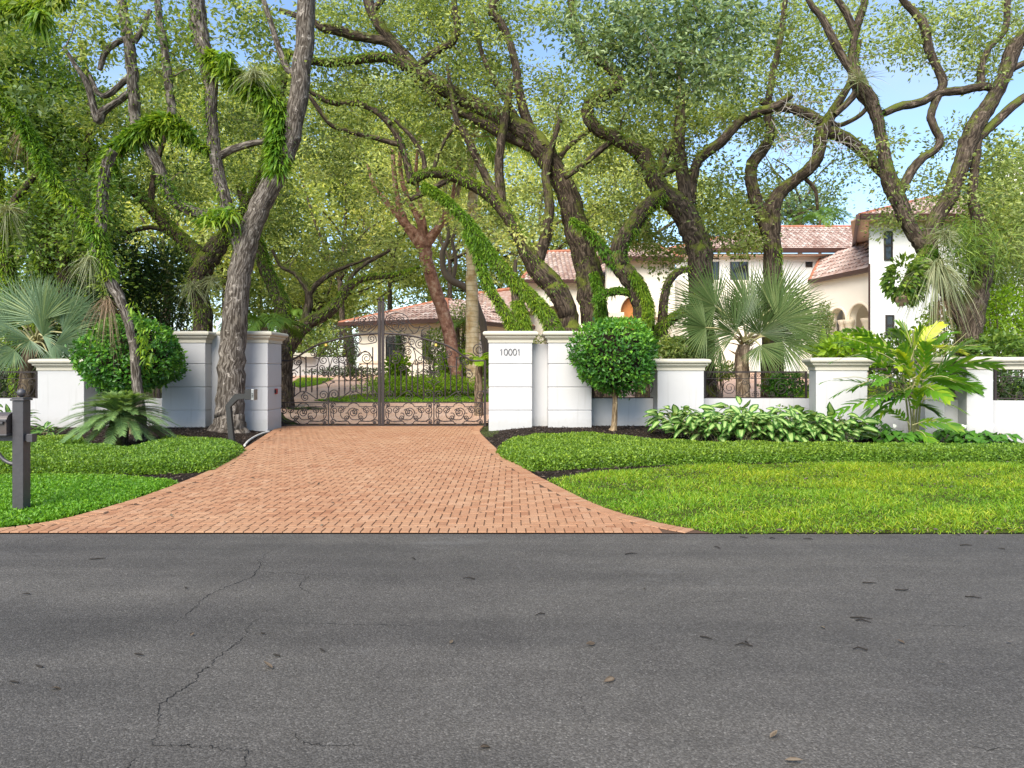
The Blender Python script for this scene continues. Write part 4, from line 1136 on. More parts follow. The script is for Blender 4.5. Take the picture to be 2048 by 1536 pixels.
T7 = Tree('oak_tree', 'ferny limb hanging into the top left corner from an oak out of view', 12.5, M['bark2'], np.array([-13.0, 12.5, 0]), GRP)
T7.limb([(-395, 880, 34), (-380, 500, 26), (-300, 200, 22), (-180, 80, 19), (-60, 38, 17), (10, 22, 15), (60, 14, 14), (115, 2, 12), (170, -40, 9), (260, -120, 6)], fern=520, bias=(0, -.6, .5), fl=.2, f0=.5, trunk=True)
T7.finish([(40, -40, 120, 50, .8), (-60, 80, 80, 60, .7)], 'oak', .8)
tuft(T7.t, P(80, 30, 12.2), 260, .26, .05, 'fern', 1.0, 0, name='fern_clump', segs=2)

# --- big oaks behind the right wall
TA = Tree('oak_tree', 'largest mossy oak, leaning left behind the round shrub, its limb arching to the top', 20.0, M['bark2'], Gz(1200, 790), GRP, sides=14)
TA.limb([(1202, 800, 38), (1197, 700, 33), (1191, 640, 31), (1183, 580, 30), (1171, 520, 28), (1156, 460, 27), (1140, 400, 25), (1116, 350, 24), (1086, 302, 24), (1052, 266, 23), (1010, 240, 22), (962, 215, 20), (912, 190, 18), (862, 160, 17), (832, 140, 15), (805, 128, 13), (770, 115, 11), (720, 118, 10), (672, 125, 9), (622, 122, 8), (560, 100, 5)], 16, fern=190, bias=(-.1, -.35, 1), trunk=True)
TA.limb([(1188, 700, 10, -.7), (1200, 640, 11, -.72), (1198, 590, 9, -.7), (1186, 545, 6, -.65)], fern=420, bias=(.2, -1, .2))
TA.limb([(838, 145, 12), (803, 105, 13), (776, 75, 12), (756, 45, 11), (739, 10, 11), (728, -60, 9), (720, -200, 6)]); TA.limb([(742, 25, 8), (768, -5, 6), (800, -60, 4)])
TA.limb([(838, 135, 10), (853, 118, 10), (880, 98, 9), (905, 82, 9), (915, 52, 8), (908, 10, 7), (912, -60, 5)]); TA.limb([(785, 85, 10), (752, 78, 10), (715, 72, 10), (680, 62, 11), (645, 55, 9), (610, 38, 7), (560, 20, 5)])
TA.limb([(1078, 292, 12), (1054, 242, 11), (1040, 190, 10), (1033, 140, 9), (1022, 92, 8), (1002, 45, 9), (985, 25, 10), (990, 0, 9), (1020, -60, 7)])
TA.limb([(1062, 292, 14), (1002, 264, 14), (942, 232, 11), (885, 210, 9), (850, 178, 8), (825, 150, 7)], fern=50)
TA.limb([(1050, 260, 7), (1000, 180, 6), (965, 110, 5), (950, 40, 4)]); TA.limb([(1110, 340, 7), (1130, 300, 6), (1180, 260, 5)])
TA.finish([(690, 40, 80, 60, .8), (830, 40, 90, 55, .8), (760, 160, 90, 40, .6), (650, 150, 60, 45, .6), (930, 110, 70, 60, .9), (990, 50, 60, 50, .9), (880, 10, 80, 50), (1010, 160, 50, 50, .6), (1090, 170, 40, 40, .7), (700, 190, 50, 30, .5), (1090, 30, 60, 25, .8)], 'oakolive', 1.0)

TD = Tree('oak_tree', 'mossy oak behind the numeral pillar that bends left in a low hooked limb', 19.5, M['bark2'], Gz(1142, 790), GRP, sides=12)
TD.limb([(1143, 800, 27), (1140, 690, 23), (1138, 650, 22), (1131, 612, 22), (1113, 580, 23), (1086, 550, 23), (1062, 518, 20), (1040, 475, 15), (1012, 428, 14), (985, 396, 14), (950, 372, 13), (906, 352, 12), (870, 345, 11), (842, 351, 10), (822, 366, 9)], 14, fern=150, f0=.35, trunk=True)
TD.limb([(1072, 535, 13), (1086, 490, 12), (1096, 440, 11), (1099, 400, 10), (1091, 350, 9), (1102, 300, 7), (1120, 240, 5)])
TD.limb([(1004, 415, 10), (999, 360, 10), (999, 310, 9), (1007, 255, 9), (1013, 225, 8), (1022, 160, 6)]); TD.limb([(996, 404, 9), (976, 362, 9), (952, 312, 8), (927, 262, 8), (915, 245, 7), (905, 200, 5), (895, 130, 4)])
TD.limb([(822, 364, 9), (816, 332, 8), (803, 292, 8), (786, 256, 8), (757, 226, 7), (716, 206, 7), (680, 206, 7), (650, 200, 6), (612, 178, 4)], fern=40); TD.limb([(796, 288, 6), (750, 275, 6), (702, 263, 6), (666, 252, 5), (640, 222, 5), (618, 190, 4)])
TD.limb([(905, 352, 7), (870, 374, 7), (832, 393, 6), (820, 400, 4)]); TD.limb([(850, 345, 6), (845, 310, 5), (820, 270, 5), (790, 240, 4)]); TD.limb([(866, 342, 5), (880, 300, 4), (915, 240, 4)])
TD.finish([(680, 240, 70, 50, .6), (730, 320, 80, 50, .5), (850, 240, 90, 60, .6), (900, 300, 60, 40, .6), (640, 320, 60, 50, .5), (800, 180, 80, 40, .6), (960, 170, 60, 60, .7), (1060, 420, 50, 50, .5), (970, 450, 50, 50, .5), (760, 390, 80, 30, .4), (1120, 220, 40, 60, .6)], 'oakolive', .9)

TE = Tree('oak_tree', 'leaning trunk thick with bright green ferns above the numeral pillar', 18.4, M['bark3'], Gz(1135, 810), GRP)
TE.limb([(1150, 830, 22), (1128, 720, 19), (1113, 670, 18), (1098, 640, 17), (1074, 608, 16), (1046, 580, 15), (1015, 550, 14), (985, 515, 13), (960, 480, 12), (935, 445, 11), (902, 412, 10), (870, 386, 9), (845, 372, 8)], fern=640, bias=(-.1, -.7, .7), trunk=True)
TE.limb([(1060, 790, 14), (1052, 690, 13), (1046, 640, 13), (1034, 605, 11), (1029, 570, 6), (1031, 520, 4)], fern=520, bias=(0, -.8, .5), f1=.7)
TE.limb([(1048, 700, 9), (1024, 655, 10), (1003, 615, 10), (980, 580, 10), (964, 540, 9), (950, 500, 8), (930, 460, 6)], fern=420, bias=(0, -.6, .7))
TE.finish([(960, 460, 40, 30, .3), (890, 410, 50, 30, .4), (1020, 480, 30, 25, .3)], 'oakfar', .8)

TC = Tree('oak_tree', 'thick dark oak whose trunk makes an S-bend to the right of the arched wooden door', 19.0, M['bark2'], Gz(1402, 800), GRP, sides=14)
TC.limb([(1402, 810, 36), (1402, 700, 29), (1402, 620, 26), (1402, 560, 26), (1398, 500, 27), (1385, 455, 27), (1365, 420, 26), (1337, 395, 24), (1312, 365, 20), (1298, 335, 18), (1285, 310, 18), (1255, 290, 15), (1225, 272, 15), (1200, 262, 14), (1180, 243, 13), (1175, 220, 13), (1183, 204, 13), (1205, 190, 14), (1225, 181, 14), (1238, 160, 13), (1225, 140, 12), (1195, 118, 11), (1170, 100, 10), (1150, 60, 9), (1142, 0, 8), (1130, -100, 6)], 16, fern=130, trunk=True)
TC.limb([(1378, 440, 17), (1370, 385, 15), (1362, 330, 14), (1358, 290, 13), (1361, 220, 11), (1360, 150, 9), (1366, 80, 8), (1380, 0, 7)]); TC.limb([(1382, 405, 10), (1386, 360, 10), (1396, 322, 10), (1420, 300, 11), (1446, 280, 11), (1476, 246, 10), (1510, 226, 10), (1546, 215, 9), (1582, 190, 7)])
TC.limb([(1318, 350, 10), (1330, 312, 9), (1345, 290, 9), (1356, 284, 8)]); TC.limb([(1356, 330, 8), (1330, 345, 9), (1312, 350, 9)]); TC.limb([(1230, 275, 7), (1200, 300, 7), (1165, 330, 6), (1130, 355, 6)])
TC.finish([(1270, 200, 100, 60, .8), (1320, 240, 90, 60, .9), (1200, 310, 60, 40, .6), (1430, 200, 70, 60, .8), (1180, 140, 50, 50, .8), (1440, 420, 70, 50, .8), (1480, 470, 50, 40, .7), (1420, 340, 50, 40, .5), (1250, 400, 60, 60, .5), (1500, 150, 50, 40, .6), (1330, 300, 50, 40, .7)], 'oakolive', 1.0, Yc=-.2)
TC.crown([(1200, 50, 110, 55, .9), (1310, 60, 120, 75, 1.1), (1420, 60, 100, 80, 1.0), (1340, 140, 100, 55, .9), (1440, 150, 60, 40, .7)], 'oakcool', 1.0, .125, .36, 46, -4.2, .8, 'twig', .5, name='overhanging_foliage')
TB = Tree('oak_tree', 'curving fern-edged oak trunk in front of the arched wooden door', 18.8, M['bark2'], Gz(1292, 800), GRP, sides=12)
TB.limb([(1296, 810, 28), (1291, 690, 23), (1289, 645, 22), (1283, 600, 22), (1268, 566, 22), (1246, 540, 20), (1236, 513, 19), (1246, 480, 18), (1266, 450, 18), (1290, 420, 18), (1312, 400, 16), (1328, 388, 14)], 14, fern=170, bias=(.5, -.4, .5), trunk=True)
TB.limb([(1284, 670, 9, -.45), (1296, 625, 10, -.45), (1286, 585, 9, -.42), (1262, 545, 8, -.4)], fern=420, bias=(.3, -1, .2))
TB.limb([(1240, 535, 14), (1222, 520, 14), (1208, 502, 12), (1190, 478, 9), (1168, 458, 8), (1140, 440, 5)], fern=380, bias=(0, -.6, .6)); TB.limb([(1268, 590, 7), (1243, 583, 8), (1212, 588, 8), (1190, 605, 7)], fern=420)
TB.limb([(1295, 690, 12), (1318, 660, 12), (1340, 640, 11), (1370, 622, 9)], fern=420); TB.limb([(1325, 680, 11), (1326, 620, 10), (1333, 575, 9), (1352, 546, 8), (1380, 538, 6)], fern=60)
TB.finish([(1265, 475, 60, 32, .9), (1330, 505, 55, 35, .6), (1290, 480, 35, 25, .4), (1200, 410, 30, 30, .3)], 'oakolive', .9, Yc=.9, thick=.9)

TF = Tree('oak_tree', 'forked oak trunk rising behind the right fan palm', 20.0, M['bark2'], Gz(1546, 800), GRP, sides=12)
TF.limb([(1547, 810, 28), (1546, 700, 22), (1545, 600, 20), (1545, 520, 19), (1544, 460, 18), (1545, 415, 18), (1560, 386, 15), (1590, 360, 13), (1615, 341, 13), (1634, 316, 13), (1640, 290, 14), (1646, 262, 15), (1660, 234, 12), (1680, 200, 9), (1702, 160, 7), (1720, 80, 5)], 14, fern=60, bias=(.9, -.3, 0), f1=.4, trunk=True)
TF.limb([(1541, 478, 14), (1523, 432, 15), (1508, 390, 14), (1502, 352, 13), (1505, 326, 13), (1525, 300, 12), (1540, 270, 10), (1536, 220, 8), (1545, 150, 7), (1560, 80, 6), (1570, 0, 6), (1575, -80, 4)]); TF.limb([(1646, 262, 14), (1690, 276, 13), (1722, 300, 12), (1742, 320, 12), (1766, 346, 11), (1785, 372, 8)]); TF.limb([(1642, 242, 11), (1611, 226, 11), (1580, 216, 10), (1546, 215, 8), (1520, 200, 6)])
TF.limb([(1655, 240, 6), (1680, 250, 5), (1720, 230, 5), (1745, 200, 5)]); TF.limb([(1604, 350, 5), (1630, 380, 4), (1635, 420, 3)])
TF.finish([(1570, 60, 80, 70, .8), (1600, 160, 70, 50, .7), (1560, 260, 50, 40, .5), (1500, 240, 50, 60, .6), (1620, 250, 50, 40, .5), (1530, 360, 40, 40, .3), (1500, 430, 50, 60, .7), (1640, 360, 30, 40, .15), (1690, 330, 50, 30, .3), (1680, 60, 40, 60, .6)], 'oakolive', .9)
TH = Tree('oak_tree', 'crooked open-branched oak in front of the tall white house block, air plants on its stub', 17.6, M['bark3'], Gz(1930, 800), GRP, sides=12)
TH.limb([(1925, 810, 32), (1928, 740, 26), (1935, 690, 25), (1942, 640, 24), (1953, 590, 23), (1965, 540, 21), (1969, 490, 18), (1962, 450, 14), (1946, 400, 10), (1950, 330, 9), (1960, 250, 8)], 14, rough=.05, trunk=True)
TH.limb([(1940, 665, 15), (1908, 608, 16), (1876, 548, 17), (1856, 492, 18), (1872, 440, 17), (1895, 400, 16), (1916, 350, 17), (1928, 310, 18), (1942, 270, 19), (1970, 220, 17), (1995, 180, 15), (2012, 140, 15), (2026, 100, 16), (2050, 70, 14), (2100, 20, 10), (2150, -80, 7)])
TH.limb([(1858, 498, 15, -.1), (1838, 530, 15, -.3), (1818, 566, 15, -.6), (1803, 598, 16, -.9)], fern=420, bias=(0, -.8, 0))
TH.limb([(1850, 505, 14), (1832, 472, 15), (1814, 442, 15), (1801, 410, 16), (1786, 375, 18), (1773, 335, 14), (1765, 290, 12), (1757, 246, 12), (1745, 210, 14), (1723, 176, 17), (1709, 146, 14), (1705, 100, 8), (1712, 60, 8), (1725, 20, 8), (1742, -50, 6)], fern=30); TH.limb([(1712, 152, 9), (1686, 116, 8), (1665, 76, 8), (1645, 36, 7), (1620, 5, 6), (1600, -50, 4)]); TH.limb([(1711, 65, 7), (1690, 22, 7), (1668, -10, 6)])
TH.limb([(1800, 388, 9), (1820, 346, 10), (1846, 315, 9), (1870, 300, 8), (1880, 278, 8), (1866, 250, 8), (1862, 228, 8), (1876, 190, 8), (1886, 164, 9), (1872, 130, 8), (1858, 100, 9), (1850, 56, 9), (1830, 25, 8), (1802, -5, 6), (1780, -60, 4)]); TH.limb([(1768, 226, 8), (1800, 213, 9), (1840, 205, 9), (1880, 186, 9), (1930, 180, 9), (1965, 172, 9), (1990, 178, 8)])
TH.limb([(1958, 275, 9), (1985, 250, 10), (2012, 224, 10), (2050, 194, 9), (2100, 170, 7)]); TH.limb([(2008, 150, 7), (2030, 135, 7), (2060, 120, 6)]); TH.limb([(1965, 180, 8), (1962, 140, 7), (1975, 100, 6), (2010, 60, 6), (2015, 0, 6)]); TH.limb([(1722, 170, 8), (1700, 200, 7), (1670, 230, 6)])
TH.finish([(1745, 70, 100, 55, .5), (1880, 60, 100, 60, .55), (1990, 60, 70, 70, .6), (1800, 120, 60, 30, .35), (1950, 130, 60, 40, .5), (1960, 360, 60, 50, .55), (2015, 440, 70, 110, 1.1), (1960, 430, 40, 60, .7), (1880, 370, 60, 40, .5), (1800, 400, 60, 40, .45), (1790, 290, 20, 15, .3), (1870, 285, 30, 12, .5), (1740, 330, 40, 30, .5), (1990, 300, 50, 40, .5), (1770, 455, 40, 15, .35), (1920, 260, 30, 20, .2)], 'oakolive', .95, .115)
c = P(1803, 600, 16.65)
g = Geo(); g.tube(np.array([c + [0, 0, 0], c + [-.01, -.06, -.04]]), [.15, .14], 12); g.build('cut_end', M['cutwood'], TH.t, True)
n = 520; g = Geo(); o_ = nrm(rng.normal(size=(n, 3)) * [1, .8, 1]); cc = P(1812, 560, 16.75) + o_ * [.50, .36, .58] * rng.uniform(.5, 1, (n, 1)); add_leaves(g, cc, o_ + [0, -.4, -.7], rng.normal(size=(n, 3)) * .4 + [0, -1, .5], .2 * rng.uniform(.6, 1.2, n), .09, np.clip(rng.normal(.5, .25, n), 0, 1)); g.build('fern_clump', M['vine'], TH.t)
tuft(TH.t, P(1872, 535, 16.7), 420, 1.0, .020, 'airplant', 1.3, .2, 1.0); tuft(TH.t, P(1880, 600, 16.9), 90, .6, .01, 'dryfrond', 1.7, -.5, name='aerial_roots')
tuft(TH.t, P(1890, 470, 16.8), 160, .6, .014, 'airplant', .8, .4); tuft(TH.t, P(1718, 160, 17.2), 130, .75, .012, 'airplant', .5, .9)
n = 1700; g = Geo(); cc = P(1935, 495, 17.0) + rng.normal(size=(n, 3)) * [.42, .3, .36]; add_blades(g, cc, rng.normal(size=(n, 3)) + [.1, -.4, .3], .26 * rng.uniform(.5, 1.2, n), .024, np.clip(rng.normal(.6, .2, n), 0, 1), .6, 2); g.build('fern_clump', M['vine'], TH.t)
# pale leafless twigs in the right-hand crown
g = Geo()
for i in range(46):
    a = P(rng.uniform(1540, 1720), rng.uniform(200, 300), 18.6 + rng.normal() * .8); d = nrm(rng.normal(size=3) + [0, 0, -.2])
    pts = [a]; 
    for k in range(5): d = nrm(d + rng.normal(size=3) * .35); pts.append(pts[-1] + d * .24)
    g.tube(np.array(pts), np.linspace(.010, .003, 6), 4, cap=False)
    q = pts[2]; d2 = nrm(d + rng.normal(size=3) * .8); g.tube(np.array([q, q + d2 * .25, q + d2 * .5 + rng.normal(size=3) * .05]), [.006, .004, .003], 4, cap=False)
g.build('bare_twigs', M['paletwig'], TF.t)

# --- inside the gate
TG = Tree('gumbo_limbo_tree', 'red peeling-barked tree leaning left on the planted island behind the gate', 25.0, M['gumbo'], Gz(914, 768), None)
TG.limb([(916, 775, 14), (912, 745, 13), (905, 700, 14), (894, 650, 14), (881, 610, 14), (868, 570, 14), (856, 530, 14), (848, 495, 14), (835, 472, 12), (812, 448, 9), (800, 415, 8), (792, 380, 6), (785, 300, 4)], trunk=True, rough=.04)
TG.limb([(850, 500, 11), (858, 480, 11), (878, 455, 8), (890, 430, 6), (904, 400, 5), (915, 330, 4)]); TG.limb([(845, 500, 9), (820, 465, 8), (795, 430, 7), (768, 398, 6), (748, 370, 4), (735, 330, 3)]); TG.limb([(848, 488, 8), (838, 440, 8), (818, 400, 6), (802, 350, 5), (800, 280, 3)]); TG.limb([(852, 485, 7), (845, 430, 6), (840, 400, 5), (832, 340, 4), (840, 270, 3)]); TG.limb([(880, 455, 5), (895, 440, 4), (920, 425, 4)])
TG.finish([(780, 330, 60, 50, .5), (860, 330, 70, 60, .5), (900, 400, 40, 40, .4), (740, 400, 40, 40, .4)], 'oakfar', .7, .11)
TR = Tree('royal_palm', 'tall palm with a straight pale tan trunk behind the right gate leaf', 24.5, M['royal'], Gz(946, 772), None, 'palm tree')
TR.limb([(946, 778, 17), (946, 750, 15), (945, 700, 14.5), (944, 600, 13), (943, 500, 12), (945, 420, 11), (944, 350, 10), (942, 280, 9)], 16, rough=.015, trunk=True)
TR.finish()
def frond(g, base, d, L, droop, nl, ll, lw, wind=.9, vdrop=.3, rr=.5, mi=0, stem=None, stw=.012, plane=None, twist=0.0, lift=0.35):
    """pinnate leaf: arching rachis with leaflets in two rows; returns the rachis"""
    t = np.linspace(0, 1, 14)[:, None]
    d = nrm(np.array(d, float)); p = np.array(base) + d * L * t + np.array([0, 0, -1.0]) * droop * L * t ** 2.2
    T = nrm(np.gradient(p, axis=0)); s = nrm(np.cross(d, [0, 0, 1.0])); 
    if twist: 
        up = np.cross(s, d); s = nrm(s * math.cos(twist) + up * math.sin(twist))
    k = np.linspace(.14, .99, nl); pc = np.stack([np.interp(k, t[:, 0], p[:, i]) for i in range(3)], 1); Tk = nrm(np.stack([np.interp(k, t[:, 0], T[:, i]) for i in range(3)], 1))
    pro = np.interp(k, [.1, .35, .75, 1], [.55, 1, .85, .45])
    up = nrm(np.cross(np.broadcast_to(s, Tk.shape), Tk))
    for sd in (-1, 1):
        dd = nrm(s * sd * wind + Tk * (.55 + .7 * k[:, None]) + up * lift + rng.normal(size=(nl, 3)) * .07)
        sid = np.cross(dd, up)
        add_blades(g, pc, dd, ll * pro * rng.uniform(.85, 1.1, nl), lw, np.clip(rng.normal(rr, .1, nl), 0, 1), vdrop, 3, mi, side=sid)
    if stem is not None: stem.tube(p, np.linspace(stw, stw * .25, 14), 5, cap=False)
    return p
g = Geo(); st = Geo()
for i in range(15):
    a = i * 2.4; el = rng.uniform(.1, .9)
    frond(g, P(942, 275, 24.5), (math.cos(a), math.sin(a), el), 3.0, .55, 46, .55, .045, vdrop=.6, rr=.5, stem=st, stw=.03)
g.build('fronds', M['palmgreen'], TR.t); st.build('frond_stems', M['petiole'], TR.t)
g = Geo(); frond(g, P(922, 300, 24.3), (-.05, -.2, -1), 1.5, .1, 40, .5, .03, wind=.3, vdrop=.2); g.build('dead_frond', M['dryfrond'], TR.t)
TP = Tree('slender_tree', 'thin grey tree with a kinked bare stem left of the pale palm trunk', 28.0, M['twig'], Gz(978, 765), None)
TP.limb([(980, 768, 9), (972, 700, 8), (964, 640, 8), (938, 582, 8), (905, 562, 8), (888, 540, 7), (885, 505, 6), (898, 470, 5), (888, 420, 4), (895, 350, 3)], trunk=True)
TP.limb([(905, 560, 5), (912, 520, 4), (905, 480, 4), (920, 440, 3)]); TP.limb([(966, 650, 7), (972, 720, 7), (974, 770, 7)])
TP.finish([(900, 420, 50, 50, .5), (930, 470, 40, 40, .4)], 'oakfar', .7, .11)
# ------------------------------------------------------------------ clipped shrubs
def ball_shrub(label, u, v, ru, rv, Y, trunkpts, n, leaf, ls, sq=2.6, name='ball_shrub', deep=.14, group=None, core=True):
    c = P(u, v, Y); rx = ru * Y / F; rz = rv * Y / F; ry = rx * .92
    base = np.array([c[0], Y, float(gz(c[0], Y))]) if not trunkpts else P(*trunkpts[0][:2], Y)
    t = thing(name, label, 'shrub', tuple(base), 0, group)
    if trunkpts:
        g = Geo(); w = np.array([list(P(a, b, Y)) + [r * Y / F] for a, b, r in trunkpts]); w = spl(w, 5); g.tube(w[:, :3], w[:, 3], 10, rough=.08); g.build('trunk', M['tanbark'], t, True)
    d = nrm(rng.normal(size=(n, 3)))
    p_ = np.abs(d) ** sq; k = p_.sum(1) ** (-1 / sq)      # superellipsoid surface
    q = d * k[:, None]
    ph = rng.uniform(0, 6, 3); lump = 1 + .08 * np.sin(q @ np.array([2.9, 2.3, 3.2]) + ph[0]) + .045 * np.sin(q @ np.array([-6.3, 5.1, 5.7]) + ph[1]) + .03 * np.sin(q @ np.array([13., -11, 12]))
    dep = 1 - deep * rng.random(n) ** 1.5
    stray = rng.random(n) < .03; dep[stray] *= rng.uniform(1.03, 1.14, stray.sum())
    pos = c + q * (lump * dep)[:, None] * [rx, ry, rz]
    out = nrm(q / [rx, ry, rz])
    g = Geo()
    D = nrm(out * .5 + rng.normal(size=(n, 3)) * .75 + [0, 0, .1]); Nn = nrm(out * 1.0 + rng.normal(size=(n, 3)) * .55 + [0, 0, .5])
    sz = ls * rng.uniform(.6, 1.25, n)
    top_tone = np.clip((out[:, 2] - .1), 0, 1) * .22 + .12 * np.sin(q @ np.array([4., -3, 5]) + ph[2])  # leaf tone gets lighter towards the top, plus a wavy drift
    add_leaves(g, pos, D, Nn, sz, sz * .56, np.clip(rng.normal(.42, .2, n) + top_tone, 0, 1), 0, .2)
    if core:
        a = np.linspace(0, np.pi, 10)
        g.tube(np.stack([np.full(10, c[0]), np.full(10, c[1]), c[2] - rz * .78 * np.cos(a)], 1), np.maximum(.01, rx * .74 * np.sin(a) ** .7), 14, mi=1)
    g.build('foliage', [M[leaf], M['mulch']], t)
    return t
ball_shrub('big clipped ball shrub with dark inner leaves crossed by the slender leaning tree', 264, 711, 86, 71, 14.75, [(262, 868, 9), (264, 800, 8), (262, 740, 8)], 8000, 'shrub', .10)
ball_shrub('round clipped green shrub on a slim bare trunk before the right wall', 1228, 712, 84, 76, 15.3, [(1226, 862, 9.5), (1228, 852, 6.5), (1230, 815, 5.5), (1230, 760, 5)], 6500, 'shrub', .10, 2.05, deep=.22)

# ------------------------------------------------------------------ fan palms
def fan(g, st, hub, d, face, R, nseg, spread, mi=0, rr=.5, stiff=.1):
    """palmate leaf: segments joined near the hub, free and pointed beyond"""
    d = nrm(np.array(d, float)); n0 = np.array(face, float); n0 = nrm(n0 - d * (n0 @ d)); s = np.cross(d, n0)
    a = np.linspace(-spread / 2, spread / 2, nseg)
    dirs = nrm(d * np.cos(a)[:, None] + s * np.sin(a)[:, None] + n0 * (.16 * np.abs(np.sin(a)))[:, None] + rng.normal(size=(nseg, 3)) * .012)
    L = R * (1 - .22 * (np.abs(a) / (spread / 2)) ** 2) * rng.uniform(.93, 1.05, nseg)
    tt = np.array([.02, .25, .5, .72, .9, 1.0]); da = spread / (nseg - 1)
    w = np.array([1.0, 1.0, .86, .50, .20, .02])
    side = nrm(np.cross(dirs, n0)); nn = np.cross(side, dirs)
    rows = []
    dr = rng.uniform(.6, 1.5, nseg) * stiff
    for tk, wk in zip(tt, w):
        c = hub + dirs * (L * tk)[:, None] + np.array([0, 0, -1.0]) * (dr * L * max(0, tk - .3) ** 2 * 1.6)[:, None]
        hw = (np.minimum(tk, .5) * L * da * .52 * wk)[:, None]
        rows += [c - side * hw + nn * hw * .6, c - nn * hw * .6, c + side * hw + nn * hw * .6]
    V = np.stack(rows, 1).reshape(-1, 3); m = len(tt) * 3; b = np.arange(nseg)[:, None] * m
    Q = []
    for k in range(len(tt) - 1):
        o_ = 3 * k; Q += [b + [o_, o_ + 1, o_ + 4, o_ + 3], b + [o_ + 1, o_ + 2, o_ + 5, o_ + 4]]
    Q = np.concatenate(Q, 1).reshape(-1, 4)
    r = np.clip(rng.normal(rr, .13, nseg), 0, 1)
    g.add(V, Q, np.repeat(r, 2 * (len(tt) - 1)), mi)
def fan_palm(label, Y, trunk, heart, fans, leaf, nseg=34, spread=4.0, trunkr=14):
    t = thing('fan_palm', label, 'palm tree', (P(trunk[0][0], trunk[0][1], Y)[0], Y, float(gz(P(trunk[0][0], trunk[0][1], Y)[0], Y))))
    g = Geo(); w = np.array([list(P(a, b, Y)) + [r * Y / F] for a, b, r in trunk]); w = spl(w, 5); g.tube(w[:, :3], w[:, 3], 12, rough=.12); g.build('trunk', M['palmtrunk'], t, True)
    h = P(heart[0], heart[1], Y)
    for (hu, hv, hy, tu, tv, ty, R) in fans:
        hub = P(hu, hv, Y + hy); d = P(tu, tv, Y + ty) - hub
        g = Geo(); up = np.cross(nrm(d), np.cross([0, -1.0, .25], nrm(d)))
        fan(g, None, hub, d, [rng.normal() * .25, -1, .45 + rng.normal() * .2], R * Y / F, nseg, spread * rng.uniform(.85, 1.1), rr=rng.uniform(.38, .62), stiff=rng.uniform(.0, .14))
        m_ = (h + hub) / 2 + [0, 0, .12]
        fo = g.build('frond', M[leaf], t)
        g = Geo(); g.tube(spl(np.array([h + rng.normal(size=3) * .05, m_, hub]), 5), np.linspace(.03, .016, 11), 6); g.build('petiole', M['petiole'], fo, True)
    g = Geo(); n = 26     # leaf bases
    d = nrm(rng.normal(size=(n, 3)) * [1, 1, .3] + [0, 0, 1.1]); add_blades(g, h + np.stack([rng.normal(0, .07, n), rng.normal(0, .07, n), rng.uniform(-.45, .05, n)], 1), d, rng.uniform(.3, .6, n), .07, np.clip(rng.normal(.6, .2, n), 0, 1), .1, 2); g.build('leaf_base', M['dryfrond'], t)
    return t
fan_palm('grey-green fan palm behind the railing with three posts, brown trunk', 17.6,
    [(1486, 812, 15), (1486, 770, 14), (1486, 720, 14), (1488, 690, 12)], (1490, 685),
    [(1432, 612, -.2, 1350, 575, -.4, 108), (1500, 622, .2, 1478, 520, .3, 118), (1545, 615, .3, 1590, 525, .3, 112), (1555, 640, -.1, 1640, 590, -.2, 112), (1412, 655, -.5, 1340, 645, -.9, 92), (1470, 668, -.8, 1395, 600, -1.3, 92),
     (1560, 680, -.5, 1610, 735, -.9, 88), (1440, 690, -.2, 1360, 705, -.3, 80), (1520, 690, -.6, 1545, 730, -1.0, 74), (1560, 665, .5, 1630, 655, .7, 96), (1455, 640, .6, 1420, 560, .9, 100), (1520, 640, .6, 1540, 560, .9, 105), (1488, 650, -.5, 1472, 560, -.7, 95), (1520, 668, -.7, 1560, 610, -1.2, 85), (1425, 630, .2, 1350, 610, .3, 100), (1590, 655, .1, 1650, 620, .1, 80)], 'fan', 38, 2.85)
fan_palm('silvery blue fan palm behind the railing at the left edge', 17.3,
    [(52, 812, 15), (56, 770, 14), (60, 720, 13), (66, 690, 11)], (72, 685),
    [(85, 640, -.3, 60, 570, -.4, 105), (110, 640, -.1, 160, 580, -.1, 100), (45, 645, -.2, 10, 585, -.3, 108), (125, 665, -.3, 190, 640, -.5, 92), (20, 660, -.4, -40, 640, -.6, 95), (85, 672, -.9, 105, 620, -1.5, 84), (60, 680, -.8, 20, 690, -1.4, 72), (110, 690, -.5, 165, 705, -.8, 80),
     (30, 700, -.4, -20, 730, -.8, 70), (75, 630, .5, 90, 555, .7, 105), (20, 640, .5, -20, 570, .7, 105), (130, 640, .5, 165, 600, .7, 90), (95, 705, -.3, 120, 740, -.6, 60)], 'fanblue', 38, 2.8)
# ------------------------------------------------------------------ sago palm
sb = Gz(240, 893)
t = thing('sago_palm', 'low sago palm with arching feathery fronds in the left ground cover', 'palm', tuple(sb))
g = Geo(); w = np.array([sb - [0, 0, .1], sb + [0, 0, .2], sb + [.01, 0, .46], sb + [.02, 0, .6]]); g.tube(spl(w, 4), np.interp(np.arange(13), [0, 5, 12], [.13, .16, .11]), 12, rough=.25); g.build('trunk', M['bark2'], t, True)
hb = sb + [.02, -.02, .6]
for i in range(84):
    a = i * 2.39996 + rng.normal() * .1; ring = i / 84
    el = 1.30 - 1.95 * ring + rng.normal() * .08
    g = Geo(); frond(g, hb, (math.cos(a) * math.cos(el), math.sin(a) * math.cos(el), math.sin(el) + .22), rng.uniform(.92, 1.15) * (0.72 + .38 * ring), .30 + .2 * (1 - ring), 78, .20, .0105, .85, .10, .45 + .25 * (1 - ring), 0, g, .011, lift=.3)
    g.build('frond', [M['sago']], t)
